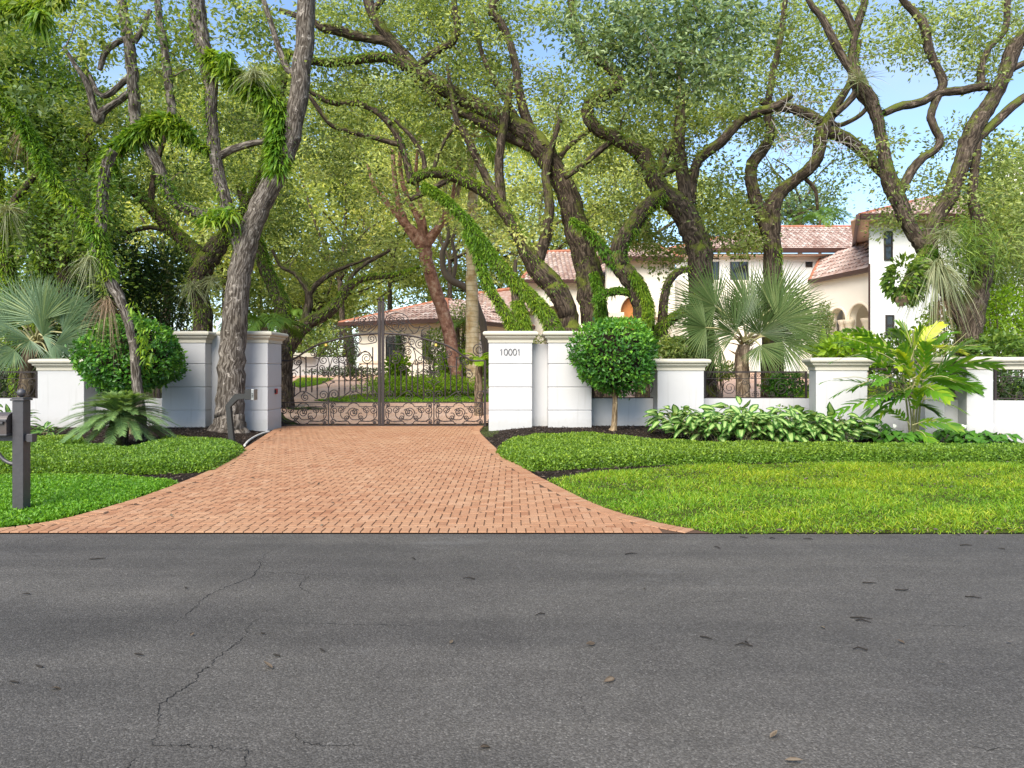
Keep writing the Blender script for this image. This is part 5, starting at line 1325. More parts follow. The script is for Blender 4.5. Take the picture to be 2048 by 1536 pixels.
# ------------------------------------------------------------------ broad-leaved palm
bp = Gz(1826, 884)
t = thing('broadleaf_palm', 'clump palm with broad ribbed green and yellow leaves in front of the right wall', 'palm', tuple(bp))
Yb = bp[1]
g = Geo()
for (u0, u1, v1, r) in ((1822, 1800, 690, 7), (1828, 1826, 660, 8), (1834, 1850, 700, 7), (1826, 1812, 780, 6), (1830, 1842, 800, 6)):
    w = spl(np.array([P(u0, 890, Yb), P((u0 * 2 + u1) / 3, 820, Yb), P(u1, v1, Yb)]), 6); g.tube(w, np.linspace(r, r * .55, len(w)) * Yb / F * .36, 7)
g.build('stems', M['cane'], t, True)
# base (u, v, dy) to tip, width of leaf, tone
BL = [((1822, 720, 0), (1850, 640, -.3), 1.0, .55, 0), ((1815, 745, 0), (1700, 650, -.2), .8, .40, 1), ((1815, 740, -.1), (1690, 715, -.5), .75, .30, 2), ((1835, 720, .1), (1880, 640, .1), .7, .95, 2), ((1830, 760, -.2), (1970, 725, -.6), 1.0, .50, 3), ((1830, 770, -.2), (1790, 690, -.9), .8, .80, 0),
      ((1835, 745, .2), (1955, 690, .2), .8, .45, 2), ((1812, 800, -.2), (1695, 822, -.5), .8, .40, 2), ((1815, 775, -.3), (1765, 760, -1.0), .7, .42, 0), ((1835, 800, -.2), (1905, 815, -.6), .7, .50, 1), ((1828, 830, -.3), (1842, 770, -.9), .75, .58, 0), ((1825, 850, -.3), (1900, 850, -.7), .6, .55, 0),
      ((1820, 850, -.3), (1770, 820, -.7), .6, .52, 0), ((1838, 740, -.2), (1870, 690, -.6), .75, .92, 0), ((1830, 790, -.3), (1850, 730, -1.0), .7, .9, 1), ((1822, 720, .3), (1790, 655, .3), .8, .45, 1), ((1840, 760, -.3), (1930, 770, -.9), .75, .45, 1), ((1815, 770, 0), (1730, 770, -.4), .8, .35, 2), ((1830, 735, .3), (1905, 655, .4), .9, .4, 2), ((1832, 860, -.35), (1860, 885, -.7), .5, .5, 0)]
BL += [((1820 + int(30 * math.sin(i * 2.1)), 760 + 8 * (i % 7), -.2 - .05 * (i % 4)), (1820 + int((95 + 30 * (i % 3)) * math.cos(i * 1.9)), 740 + int(80 * math.sin(i * 1.3)), -.3 - .15 * (i % 5)), .8, .3 + .05 * (i % 5), 0) for i in range(14)] + [((1825, 700, .1), (1800, 640, .2), .8, .6, 0), ((1838, 730, -.1), (1920, 750, -.2), .8, .5, 0), ((1812, 730, 0), (1740, 690, .1), .8, .42, 0), ((1830, 780, -.3), (1880, 790, -1.0), .8, .6, 0), ((1818, 790, -.3), (1760, 800, -.9), .8, .45, 0), ((1830, 700, .2), (1850, 650, .4), .9, .85, 0), ((1820, 760, -.3), (1800, 730, -1.0), .8, .7, 0), ((1836, 700, 0), (1905, 700, -.3), .8, .9, 0)]
for (b, e, wsc, tone, k) in BL:
    p0 = P(b[0], b[1], Yb + b[2]); p1 = P(e[0], e[1], Yb + e[2]); d = p1 - p0; L = np.linalg.norm(d) * 1.3
    g = Geo(); frond(g, p0, nrm(d) + [0, 0, .3], L, .34, 11, .46 * wsc, .084 * wsc, .50, .20, tone, 0, None, twist=rng.normal() * .6, lift=.12)
    g.tube(spl(np.array([p0, p0 * .5 + p1 * .5 + [0, 0, .12 * L], p1]), 5), np.linspace(.011, .004, 11), 5, mi=1)
    g.build('frond', [M['broad'], M['petiole']], t)

# ------------------------------------------------------------------ leafy clumps with real leaf blades
def leafblade(g, C, D, Nn, L, W, edge, mid, mi=0, arch=.35):
    """ovate leaf with a pale midzone: 4 cells across, 5 along"""
    n = len(C); D = nrm(D); S = nrm(np.cross(D, Nn)); U = np.cross(S, D)
    ts = np.array([0, .14, .36, .62, .84, 1.0]); ws = np.array([.06, .55, 1.0, .86, .45, .02]); xs_ = np.array([-1, -.5, 0, .5, 1.0])
    L = np.broadcast_to(L, (n,)); W = np.broadcast_to(W, (n,))
    rows = []
    for tk, wk in zip(ts, ws):
        c = C + D * (L * tk)[:, None] - U * (arch * L * tk ** 2)[:, None] - np.array([0, 0, 1.0]) * (arch * .6 * L * tk ** 2)[:, None]
        for x in xs_:
            rows.append(c + S * (W * .5 * wk * x)[:, None] + U * (abs(x) * W * .14 * wk)[:, None])
    V = np.stack(rows, 1).reshape(-1, 3); m = 30; b = np.arange(n)[:, None] * m
    Q = []; rr = []
    for i in range(5):
        for j in range(4):
            Q.append(b + [i * 5 + j, i * 5 + j + 1, (i + 1) * 5 + j + 1, (i + 1) * 5 + j])
            rr.append(np.clip((mid if (j in (1, 2) and 0 < i < 4) else edge) + rng.normal(0, .07, n), 0, 1))
    Q = np.stack(Q, 1).reshape(-1, 4); r = np.stack(rr, 1).ravel()
    g.add(V, Q, r, mi)
def leaf_clump(name, label, base, n, rad, h, L, W, mat, edge, mid, group=None, cat='plant', stem=True, tilt=.6, arch=.35):
    t = thing(name, label, cat, tuple(base), 0, group)
    a = rng.uniform(0, 2 * np.pi, n); q = np.sqrt(rng.random(n)); z = h * (.25 + .75 * rng.random(n)) * (1 - .35 * q ** 2)
    C = np.array(base) + np.stack([rad * .75 * q * np.cos(a), rad * .6 * q * np.sin(a), z], 1)
    out = np.stack([np.cos(a), np.sin(a), np.zeros(n)], 1)
    D = nrm(out * (.5 + q[:, None]) + [0, -.35, tilt] + rng.normal(size=(n, 3)) * .3)
    Nn = nrm(np.stack([np.zeros(n), np.zeros(n), np.ones(n)], 1) + out * .4 + [0, -.3, 0] + rng.normal(size=(n, 3)) * .2)
    g = Geo(); leafblade(g, C, D, Nn, L * rng.uniform(.65, 1.2, n), W * rng.uniform(.75, 1.15, n), edge, mid, 0, arch)
    g.build('foliage', M[mat], t, True)
    if stem:
        g = Geo()
        for i in range(0, n, 3):
            b0 = np.array(base) + [rng.normal() * .08, rng.normal() * .08, -.02]
            g.tube(np.array([b0, (b0 + C[i]) / 2 + [0, 0, .05], C[i]]), [.008, .007, .005], 4, cap=False)
        g.build('stems', M['petiole'], t)
    return t
AG = [(1352, 872, 'leftmost of the variegated leaf clumps, against the low white pillar'), (1392, 880, 'variegated leaf clump second from the left end of the row'), (1440, 884, 'variegated leaf clump below the left end of the three-post railing'), (1488, 886, 'variegated leaf clump below the middle post of the railing'), (1540, 888, 'variegated leaf clump below the right half of the railing'), (1592, 889, 'variegated leaf clump below the right post of the railing'), (1640, 890, 'variegated leaf clump second from the right end of the row'), (1685, 890, 'rightmost of the variegated leaf clumps, beside the anthuriums'), (1475, 868, 'variegated leaf clump at the back of the row near the middle'), (1575, 868, 'variegated leaf clump at the back of the row, right of the middle')]
for i, (u, v, lb) in enumerate(AG):
    b = Gz(u, v); leaf_clump('variegated_plant', lb, b, 80, .54, .62 + .06 * rng.random(), .33, .155, 'aglao', .26, .90, 'row of variegated leaf clumps', tilt=.42, arch=.30)
leaf_clump('variegated_plant', 'small striped-leaf plant alone at the foot of the low pillar by the mailbox', Gz(94, 872), 26, .2, .24, .26, .075, 'aglao', .15, .62, None)
leaf_clump('variegated_plant', 'striped-leaf plant behind the mailbox below the left railing', Gz(25, 868), 60, .5, .62, .3, .1, 'aglao', .12, .7, None)
AN = [(1762, 884, 'heart-leaved plant left of the broad-leaved palm'), (1738, 878, 'dark heart-leaved plant at the right end of the variegated row'), (1800, 888, 'heart-leaved plant at the foot of the broad-leaved palm'), (1905, 884, 'heart-leaved plant with white flowers before the slim pillar'), (1950, 890, 'heart-leaved plant with white flowers in the middle of the right bed end'), (1995, 892, 'heart-leaved plant nearest the right edge')]
for i, (u, v, lb) in enumerate(AN):
    b = Gz(u, v); tt_ = leaf_clump('heart_leaf_plant', lb, b, 60, .42, .30 if i != 1 else .42, .19, .15, 'heart', .45, .5, 'heart-leaved plants along the right wall', tilt=.1, arch=.35)
    if i >= 3 or i == 0:
        g = Geo(); C = np.array(b) + np.stack([rng.uniform(-.3, .3, 3), rng.uniform(-.3, .1, 3), rng.uniform(.28, .4, 3)], 1); leafblade(g, C, rng.normal(size=(3, 3)) * .4 + [0, -.5, .8], np.array([[0, -1., .3]] * 3), .1, .075, .5, .5); g.build('flower', M['spathe'], tt_, True)

# ------------------------------------------------------------------ ground cover, hedging, lawns
def cover(name, poly_px, h, dens, ls, mat, label, z0=0.0, core=True, kind='stuff'):
    poly = [tuple(G(u, v)[:2]) for u, v in poly_px]
    n = int(poly_area(poly) * dens); s = sample_poly(poly, n); e = edgedist(s, poly)
    lump = .5 + .5 * np.sin(s[:, 0] * 5 + np.sin(s[:, 1] * 3)) * np.sin(s[:, 1] * 6 + s[:, 0])
    prof = np.clip(e / .16, 0, 1) ** .45
    z = h * prof * (.86 + .2 * lump) * (1 - .35 * rng.random(n) ** 3)
    ne = int(n * .35); # extra leaves down the trimmed faces
    base = gz(s[:, 0], s[:, 1])
    pos = np.stack([s[:, 0], s[:, 1], base + z], 1)
    m = e < .14; extra = pos[m]; extra = np.repeat(extra, 3, 0); extra[:, 2] -= rng.random(len(extra)) * h * .8; extra[:, :2] += rng.normal(size=(len(extra), 2)) * .02
    pos = np.vstack([pos, extra]); n = len(pos); pos[:, 2] = np.maximum(pos[:, 2], gz(pos[:, 0], pos[:, 1]) + .005)
    g = Geo(); D = nrm(rng.normal(size=(n, 3)) + [0, -.2, .25]); Nn = nrm(rng.normal(size=(n, 3)) * .55 + [0, -.25, 1.0]); sz = ls * rng.uniform(.6, 1.3, n)
    add_leaves(g, pos, D, Nn, sz, sz * .62, np.clip(rng.normal(.45, .2, n), 0, 1), 0, .2)
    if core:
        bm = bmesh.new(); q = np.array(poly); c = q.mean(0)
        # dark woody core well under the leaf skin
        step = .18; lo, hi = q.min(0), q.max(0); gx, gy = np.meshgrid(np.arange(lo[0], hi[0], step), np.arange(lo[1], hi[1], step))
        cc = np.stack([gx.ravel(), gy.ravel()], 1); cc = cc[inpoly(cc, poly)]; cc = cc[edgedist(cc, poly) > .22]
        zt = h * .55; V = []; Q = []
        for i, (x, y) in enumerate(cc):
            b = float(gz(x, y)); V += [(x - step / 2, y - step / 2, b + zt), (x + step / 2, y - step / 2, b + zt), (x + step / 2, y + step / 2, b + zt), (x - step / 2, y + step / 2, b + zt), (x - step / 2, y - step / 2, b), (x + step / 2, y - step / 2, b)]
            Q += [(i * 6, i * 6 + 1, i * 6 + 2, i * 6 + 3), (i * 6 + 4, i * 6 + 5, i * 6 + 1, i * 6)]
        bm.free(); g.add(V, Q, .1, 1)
    o = g.build(name, [M[mat], M['mulch']]); tag(o, label, 'ground cover', None, kind); return o
cover('ground_cover', [(995, 905), (1008, 918), (1062, 943), (1150, 938), (1350, 929), (1700, 924), (2400, 926), (2400, 905), (2048, 906), (1700, 903), (1450, 900), (1330, 897), (1250, 886), (1150, 881), (1060, 884), (1010, 894)], .17, 5200, .042, 'cover', 'low clipped ground cover hedge along the right bed')
cover('ground_cover', [(-900, 946), (0, 946), (180, 951), (330, 948), (420, 943), (470, 917), (487, 903), (470, 893), (400, 888), (330, 884), (300, 898), (250, 908), (190, 902), (165, 884), (60, 886), (-900, 888)], .15, 5200, .042, 'cover', 'low clipped ground cover around the sago palm')
cover('clover_lawn', [(-900, 958), (0, 955), (120, 953), (250, 956), (345, 964), (352, 969), (250, 1004), (120, 1039), (0, 1056), (-200, 1064), (-320, 1062)], .045, 6500, .036, 'clover', 'bright green leafy lawn around the mailbox post', core=False)
lawn_px = [(1096, 961), (1200, 945), (1350, 932), (1700, 927), (2048, 927), (2500, 928), (2500, 1067.5), (1428, 1067.5), (1300, 1044), (1200, 1014), (1135, 984)]
lawn = [tuple(G(u, v)[:2]) for u, v in lawn_px]
sheet('lawn', lawn, M['turf'], 0.006, 0.6)
cl_px = [(-900, 958), (0, 955), (120, 953), (250, 956), (345, 964), (352, 969), (250, 1004), (120, 1039), (0, 1056), (-200, 1064), (-320, 1062)]
sheet('lawn', [tuple(G(u, v)[:2]) for u, v in cl_px], M['turf'], 0.005, 0.6)
n = int(poly_area(lawn) * 3600); s = sample_poly(lawn, n)
dens = .5 + .5 * np.sin(s[:, 0] * 1.9 + 2 * np.sin(s[:, 1] * 1.3)) * np.sin(s[:, 1] * 2.6 + s[:, 0] * .7)
s = s[rng.random(n) < .35 + .65 * dens]; n = len(s); tall = .5 + .5 * np.sin(s[:, 0] * 3.1 + 1.7 * np.sin(s[:, 1] * 2.3)) * np.cos(s[:, 1] * 3.7)
e = edgedist(s, lawn); s[e < .12] += rng.normal(0, .03, ((e < .12).sum(), 2))
g = Geo(); D = nrm(rng.normal(size=(n, 3)) * [.55, .55, .2] + [0, 0, 1]); L = (.04 + .075 * tall) * rng.uniform(.5, 1.35, n) * (0.6 + .4 * np.clip(e / .15, 0, 1))
add_blades(g, np.column_stack([s, np.full(n, .004)]), D, L, .0085, np.clip(rng.normal(.36 + .22 * tall, .2, n), 0, 1), .35, 2)
k = rng.random(n) < .10; add_blades(g, np.column_stack([s[k], np.full(k.sum(), .004)]), D[k] + rng.normal(size=(k.sum(), 3)) * .6, L[k], .008, rng.random(k.sum()), .5, 2, 1)
o = g.build('lawn_grass', [M['grass'], M['grassdry']]); tag(o, 'short bright grass of the right-hand lawn', 'grass', None, 'stuff')
# mulch chips and dropped leaves on the beds
g = Geo()
for poly, dn in ((bedL, 190), (bedR, 190)):
    pl = [p for p in poly]; n = int(poly_area(pl) * dn); s = sample_poly(pl, n); s = s[(s[:, 1] > 8.2) & (s[:, 1] < 17.5) & (np.abs(s[:, 0]) < 12)]; n = len(s)
    add_leaves(g, np.column_stack([s, gz(s[:, 0], s[:, 1]) + .012 * rng.random(n)]), rng.normal(size=(n, 3)) * [1, 1, .2], rng.normal(size=(n, 3)) * .4 + [0, 0, 1], rng.uniform(.03, .09, n), rng.uniform(.012, .03, n), np.clip(rng.normal(.5, .3, n), 0, 1))
o = g.build('mulch_chips', M['mulchchip']); tag(o, 'dark wood mulch chips spread over the planting beds', 'mulch', None, 'stuff')
def litter(name, label, cat, group, spots, L, W, tw=False):
    for i, (x, y) in enumerate(spots[::2] if 'asphalt road' in label and not tw else spots):
        z = .018 if y > ROADY else .004
        g = Geo(); a = rng.uniform(0, 6.28)
        if tw:
            k = L * rng.uniform(.5, 1.5); p0 = np.array([x, y, z + .004]); dd = np.array([math.cos(a), math.sin(a) * .5, 0]); g.tube(np.array([p0, p0 + dd * k * .5 + [0, rng.normal() * .012, .004], p0 + dd * k]), [.004, .0045, .002], 5)
        else:
            k = L * rng.uniform(.6, 1.3); leafblade(g, np.array([[x, y, z + .006]]), np.array([[math.cos(a), math.sin(a), .12]]), np.array([[rng.normal() * .3, rng.normal() * .3, 1.]]), k, k * W, rng.random(), rng.random(), 0, rng.uniform(-.15, .3))
        o = g.build(name, M['darktwig'] if tw else M['litter']); tag(o, label, cat, group)
px = lambda u, v: G(u, v)[:2]
tan = [(1890, 1330), (1900, 1340), (380, 1275), (180, 1365), (1540, 1480), (1610, 1500), (1810, 1290), (1380, 1390), (1570, 1525), (1360, 1345), (2025, 1288), (1740, 1348), (1650, 1260), (590, 1280), (545, 1340), (700, 1345), (100, 1380), (430, 1115), (1190, 1290), (1100, 1430), (960, 1500), (820, 1390), (1230, 1360), (300, 1240), (1290, 1180), (760, 1210), (900, 1290)]
litter('fallen_leaf', 'dry tan oak leaf lying on the asphalt road', 'leaf', 'dry leaves on the road', [px(*q) for q in tan], .055, .42)
litter('fallen_leaf', 'dry brown leaf lying where the lawn meets the asphalt', 'leaf', 'dry leaves at the lawn edge', [(rng.uniform(2.4, 5.6), ROADY + rng.uniform(-.03, .10)) for _ in range(26)], .07, .5)
litter('fallen_twig', 'small dark twig lying on the asphalt road', 'twig', 'twigs on the road', [px(*q) for q in [(370, 1177), (85, 1337), (530, 1270), (1440, 1098), (1700, 1237), (1712, 1243), (1790, 1181), (1490, 1285), (1505, 1295), (1735, 1303), (1400, 1275), (1930, 1195), (1725, 1167), (1480, 1075), (1540, 1078), (1625, 1080), (2010, 1100), (1920, 1092), (270, 1310), (640, 1300), (560, 1315), (20, 1365), (950, 1160), (1090, 1230), (830, 1120), (1250, 1110), (180, 1120), (60, 1190)]], .09, 1, True)
spots = [s_ for s_ in [px(u, v) for u, v in zip(rng.uniform(300, 1200, 90), rng.uniform(880, 1055, 90))] if inpoly(np.array([s_]), sub)[0]]
litter('fallen_leaf', 'brown dry leaf fallen on the brick drive', 'leaf', 'dry leaves on the drive', spots[:60], .05, .4)
# ------------------------------------------------------------------ the house
H = thing('house', 'cream and white villa with terracotta barrel-tile roofs behind the trees', 'house', (2.0, 36.0, 1.2))
def roof_face(g, eave0, eave1, ridge1, ridge0, per=.26, course=.42, amp=.085):
    """barrel tiles over a planar polygon: eave0->eave1 along the gutter, ridge1, ridge0 above"""
    p = [np.array(q, float) for q in (eave0, eave1, ridge1, ridge0)]
    e = nrm(p[1] - p[0]); n = nrm(np.cross(e, (p[3] if np.linalg.norm(p[3] - p[2]) > .01 else p[2]) - p[0])); 
    if n[2] < 0: n = -n
    s = np.cross(n, e); s = s if s[2] > 0 else -s
    poly = [(float((q - p[0]) @ e), float((q - p[0]) @ s)) for q in p]
    if np.linalg.norm(p[3] - p[2]) < .01: poly = poly[:3]
    q = np.array(poly); lo, hi = q.min(0), q.max(0); K = 6; du = per / K
    uu, vv = np.meshgrid(np.arange(math.floor(lo[0] / du), math.ceil(hi[0] / du)), np.arange(math.floor(lo[1] / course), math.ceil(hi[1] / course)))
    uu = uu.ravel(); vv = vv.ravel(); c = np.stack([(uu + .5) * du, (vv + .5) * course], 1); k = inpoly(c, poly); uu, vv = uu[k], vv[k]
    hf = lambda u: amp * np.abs(np.sin(np.pi * u / K)) ** .75
    rows = []
    for a, b in ((0, 0), (1, 0), (1, 1), (0, 1)):
        h = hf(uu + a) + (.035 if b == 0 else 0)
        rows.append(p[0] + np.outer((uu + a) * du, e) + np.outer((vv + b * 1.06) * course, s) + np.outer(h, n))
    V = np.stack(rows, 1).reshape(-1, 3); m = len(uu)
    col = np.floor(uu / K) * 7919 + vv * 104729; r = np.abs(np.sin(col * 12.9898) * 43758.5453) % 1
    g.add(V, np.arange(m * 4).reshape(m, 4), np.clip(.5 + (r - .5) * .9, 0, 1))
    # solid deck just under the tiles
    off = -n * .02; PP = np.array([x + off for x in p]); g.add(PP, [(0, 1, 2, 3)], .2)
def prism(bm, pts, z0, z1):
    a = [bm.verts.new((x, y, z0)) for x, y in pts]; b = [bm.verts.new((x, y, z1)) for x, y in pts]
    bm.faces.new(a[::-1]); bm.faces.new(b)
    for i in range(len(pts)): bm.faces.new((a[i], a[(i + 1) % len(pts)], b[(i + 1) % len(pts)], b[i]))
def wallmesh(pts, z0, z1, mat, name='wall'):
    bm = bmesh.new(); prism(bm, pts, z0, z1); return bm_obj(name, bm, M[mat], H)
def gutter(pts, r=.13, name='gutter'):
    g = Geo()
    for a, b in zip(pts[:-1], pts[1:]):
        a = np.array(a, float); b = np.array(b, float); d = nrm(b - a); o_ = np.array([d[1], -d[0], 0]) * .05
        s = np.array([0, 0, r]); w = np.array([d[1], -d[0], 0]) * r
        V = [a - s, b - s, b + s, a + s, a - s - w * .3, b - s - w * .3, b + s - w * 1, a + s - w * 1]
        V = np.array([a + s * .6 - w * 0, a + s * .6 + w, a - s * .8 + w * .9, a - s - w * 0, b + s * .6, b + s * .6 + w, b - s * .8 + w * .9, b - s])
        g.add(V, [(0, 1, 5, 4), (1, 2, 6, 5), (2, 3, 7, 6), (3, 0, 4, 7), (3, 2, 1, 0), (4, 5, 6, 7)])
    return g.build(name, M['fascia'], H)
def ridge(g, a, b, r=.13):
    g = Geo()
    a = np.array(a, float); b = np.array(b, float); n = max(2, int(np.linalg.norm(b - a) / .4))
    for i in range(n):
        p0 = a + (b - a) * i / n; p1 = a + (b - a) * (i + 1.12) / n
        g.tube(np.array([p0 + [0, 0, .02], p1 + [0, 0, .05]]), [r, r * .8], 7, rnd=rng.random())
    RIDGES.append(g)
def window(cx, cz, w, h, y, panes=(1, 2), rz=0.0, dirv=(1, 0)):
    """frame set proud of a wall facing the viewer; local x runs along dirv"""
    bm = bmesh.new(); f = .06
    for a, b, c, d in ((-w/2, w/2, h/2 - f, h/2), (-w/2, w/2, -h/2, -h/2 + f), (-w/2, -w/2 + f, -h/2 + f, h/2 - f), (w/2 - f, w/2, -h/2 + f, h/2 - f)): bbox(bm, a, b, -.05, .03, c, d)
    for i in range(1, panes[0]): x = -w/2 + w * i / panes[0]; bbox(bm, x - .025, x + .025, -.04, .02, -h/2 + f, h/2 - f)
    for i in range(1, panes[1]): z = -h/2 + h * i / panes[1]; bbox(bm, -w/2 + f, w/2 - f, -.045, .02, z - .04, z + .04)
    mt = __import__('mathutils').Matrix.Rotation(math.atan2(dirv[1], dirv[0]), 4, 'Z'); bmesh.ops.transform(bm, matrix=mt, verts=bm.verts[:]); bmesh.ops.translate(bm, vec=(cx, y, cz), verts=bm.verts[:])
    o = bm_obj('window', bm, M['frame'], H)
    bm = bmesh.new(); bbox(bm, -w/2 + f * .5, w/2 - f * .5, -.02, .028, -h/2 + f * .5, h/2 - f * .5); bmesh.ops.transform(bm, matrix=mt, verts=bm.verts[:]); bmesh.ops.translate(bm, vec=(cx, y, cz), verts=bm.verts[:])
    bm_obj('pane', bm, M['glass'], o)
def xy(u, Y): return ((u - 1024) * Y / F, Y)
RG = Geo(); RD = None; RIDGES = []
def flush():
    global RG, RIDGES
    rf = RG.build('roof', M['tile'], H)
    for g in RIDGES: g.build('ridge_cap', M['ridge'], rf)
    RG = Geo(); RIDGES = []
# left wing: hipped pavilion with its corner towards the gate
ZE1 = 3.73
A = np.array([-8.87, 35.0, ZE1]); B = np.array([-3.02, 32.0, ZE1]); C = np.array([1.2, 38.0, ZE1]); D = np.array([-5.0, 42.5, ZE1]); AP = P(893, 601, 36.3); AQ = np.array([-1.9, 39.0, AP[2]])
roof_face(RG, A, B, AP, AP); roof_face(RG, B, C, AQ, AP); roof_face(RG, C, D, AQ, AQ); roof_face(RG, D, A, AP, AQ)
ridge(RD, A, AP); ridge(RD, B, AP); ridge(RD, AP, AQ); ridge(RD, C, AQ)
gutter([A, B, C, D])
cen = np.array([-4.0, 36.8, 0]); ins = lambda q, d: q + nrm((cen - q) * [1, 1, 0]) * d
wp = [ins(q, 1.0)[:2] for q in (A, B, C, D)]; wallmesh(wp, 0.3, ZE1 - .02, 'cream')
def along(a, b, t, off):
    a = np.array(a); b = np.array(b); d = nrm(b - a); return a + (b - a) * t + np.array([d[1], -d[0]]) * off
def strip(a, b, z0, z1, off, mat='trim', name='moulding', t0=0., t1=1.):
    p = along(a, b, t0, 0); q = along(a, b, t1, 0); d = nrm(q - p); n_ = np.array([d[1], -d[0]])
    bm = bmesh.new(); prism(bm, [p + n_ * off, q + n_ * off, q + n_ * .001, p + n_ * .001], z0, z1); return bm_obj(name, bm, M[mat], H)
for a, b in ((wp[0], wp[1]), (wp[1], wp[2])):
    strip(a, b, 3.15, 3.3, .05); strip(a, b, 1.72, 1.86, .07); strip(a, b, 3.42, ZE1 - .03, .09)
d01 = nrm(wp[1] - wp[0])
for t_, w_ in ((.42, .95), (.80, .5)):
    c = along(wp[0], wp[1], t_, .01); window(c[0], 2.5, w_, 1.15, c[1], (2, 1), dirv=d01)
d12 = nrm(wp[2] - wp[1]); c = along(wp[1], wp[2], .35, .01); window(c[0], 2.5, .7, 1.2, c[1], (1, 1), dirv=d12)
for t_ in (.28, .58): strip(wp[0], wp[1], 1.87, 3.14, .06, 'trim', 'pilaster', t_ - .02, t_ + .02)
flush()
# second wing
z2 = zrow(626, 37.5); a, b = np.array([*xy(935, 37.5), z2]), np.array([*xy(1070, 37.5), z2]); r0, r1 = P(955, 588, 40.5), P(1075, 572, 40.5)
roof_face(RG, a, b, r1, r0); roof_face(RG, (a[0] - 1, 43, z2), a, r0, r0); gutter([a, b]); ridge(RD, a, r0); ridge(RD, r0, r1)
wallmesh([(a[0] + .6, 38.2), (b[0], 38.2), (b[0], 43), (a[0] + .6, 43)], .5, z2 - .02, 'cream')
flush()
# third wing with a small arch
z3 = zrow(562, 39); a, b = np.array([*xy(1040, 39.0), z3]), np.array([*xy(1225, 39.0), z3]); r0, r1 = P(1095, 505, 44), P(1225, 500, 44)
roof_face(RG, a, b, r1, r0); roof_face(RG, (a[0] - .2, 48, z3), a, r0, r0); gutter([a, b]); ridge(RD, a, r0); ridge(RD, r0, r1)
def archwall(u0, u1, Y, z0, z1, holes, mat, depth=.4, name='wall', p0=None, p1=None):
    """wall with arched openings cut through: holes = (x centre, half width, springing z) in wall coordinates"""
    p0 = np.array(xy(u0, Y)) if p0 is None else np.array(p0); p1 = np.array(xy(u1, Y)) if p1 is None else np.array(p1)
    d = nrm(p1 - p0); n_ = np.array([d[1], -d[0]]); L = np.linalg.norm(p1 - p0); g = Geo()
    def W(x, z, o_): q = p0 + d * x - n_ * o_; return (q[0], q[1], z)
    holes = sorted(holes); xs0 = 0
    def quad(x0, x1, za, zb): 
        for o_ in (0, depth): g.add([W(x0, za, o_), W(x1, za, o_), W(x1, zb, o_), W(x0, zb, o_)], [(0, 1, 2, 3)])
    for cx, hw, zs in holes:
        quad(xs0, cx - hw, z0, z1); N_a = 14; aa = np.linspace(np.pi, 0, N_a + 1)
        for i in range(N_a):
            xa, xb = cx + hw * math.cos(aa[i]), cx + hw * math.cos(aa[i + 1]); za, zb = zs + hw * math.sin(aa[i]), zs + hw * math.sin(aa[i + 1])
            for o_ in (0, depth): g.add([W(xa, za, o_), W(xb, zb, o_), W(xb, z1, o_), W(xa, z1, o_)], [(0, 1, 2, 3)])
            g.add([W(xa, za, 0), W(xb, zb, 0), W(xb, zb, depth), W(xa, za, depth)], [(0, 1, 2, 3)])
        for x in (cx - hw, cx + hw): g.add([W(x, z0, 0), W(x, zs, 0), W(x, zs, depth), W(x, z0, depth)], [(0, 1, 2, 3)])
        xs0 = cx + hw
    quad(xs0, L, z0, z1); g.add([W(0, z1, 0), W(L, z1, 0), W(L, z1, depth), W(0, z1, depth)], [(0, 1, 2, 3)])
    for x in (0, L): g.add([W(x, z0, 0), W(x, z1, 0), W(x, z1, depth), W(x, z0, depth)], [(0, 1, 2, 3)])
    o = g.build(name, M[mat], H)
    for cx, hw, zs in holes:
        g = Geo(); aa = np.linspace(np.pi, 0, 19); pts = [W(cx + hw * 1.06 * math.cos(t), zs + hw * 1.06 * math.sin(t), -.02) for t in aa]; g.tube(np.array(pts), .07, 6); g.build('arch_moulding', M['trim'], H, True)
    return W
k39 = 39.6 / F
archwall(1050, 1216, 39.6, .4, z3 - .02, [((1107 - 1050) * k39, 20 * k39, zrow(632, 39.6))], 'cream')
wallmesh([xy(1050, 41.5), xy(1216, 41.5), xy(1216, 41.9), xy(1050, 41.9)], .4, z3 - .1, 'trim', 'back_wall')
flush()
# entrance block with the arched wooden door
z4 = zrow(520, 35); k35 = 35 / F; cxd = (1275 - 1213) * k35; hwd = 34 * k35; zsd = zrow(624, 35)
W = archwall(1213, 1350, 35, .9, z4, [(cxd, hwd, zsd)], 'cream', .5)
wallmesh([xy(1213, 35.55), xy(1350, 35.55), xy(1350, 41), xy(1213, 41)], .9, z4 - .03, 'cream')
g = Geo(); aa = np.linspace(np.pi, 0, 15); c0 = W(cxd, zsd, .3)
for i in range(14):
    g.add([W(cxd, zsd, .3), W(cxd + hwd * math.cos(aa[i]), zsd + hwd * math.sin(aa[i]), .3), W(cxd + hwd * math.cos(aa[i + 1]), zsd + hwd * math.sin(aa[i + 1]), .3)], [(0, 1, 2)])
g.add([W(cxd - hwd, .9, .3), W(cxd + hwd, .9, .3), W(cxd + hwd, zsd, .3), W(cxd - hwd, zsd, .3)], [(0, 1, 2, 3)])
dr = g.build('door', M['door'], H)
g = Geo()
for x in (cxd - hwd * .02, ): g.tube(np.array([W(x, .9, .27), W(x, zsd + hwd * .98, .27)]), .05, 4)
g.tube(np.array([W(cxd - hwd, zsd - .35, .27), W(cxd + hwd, zsd - .35, .27)]), .09, 4)
g.tube(np.array([W(cxd + hwd * math.cos(t), zsd + hwd * math.sin(t), .28) for t in aa]), .06, 5); g.build('door_frame', M['frame'], dr)
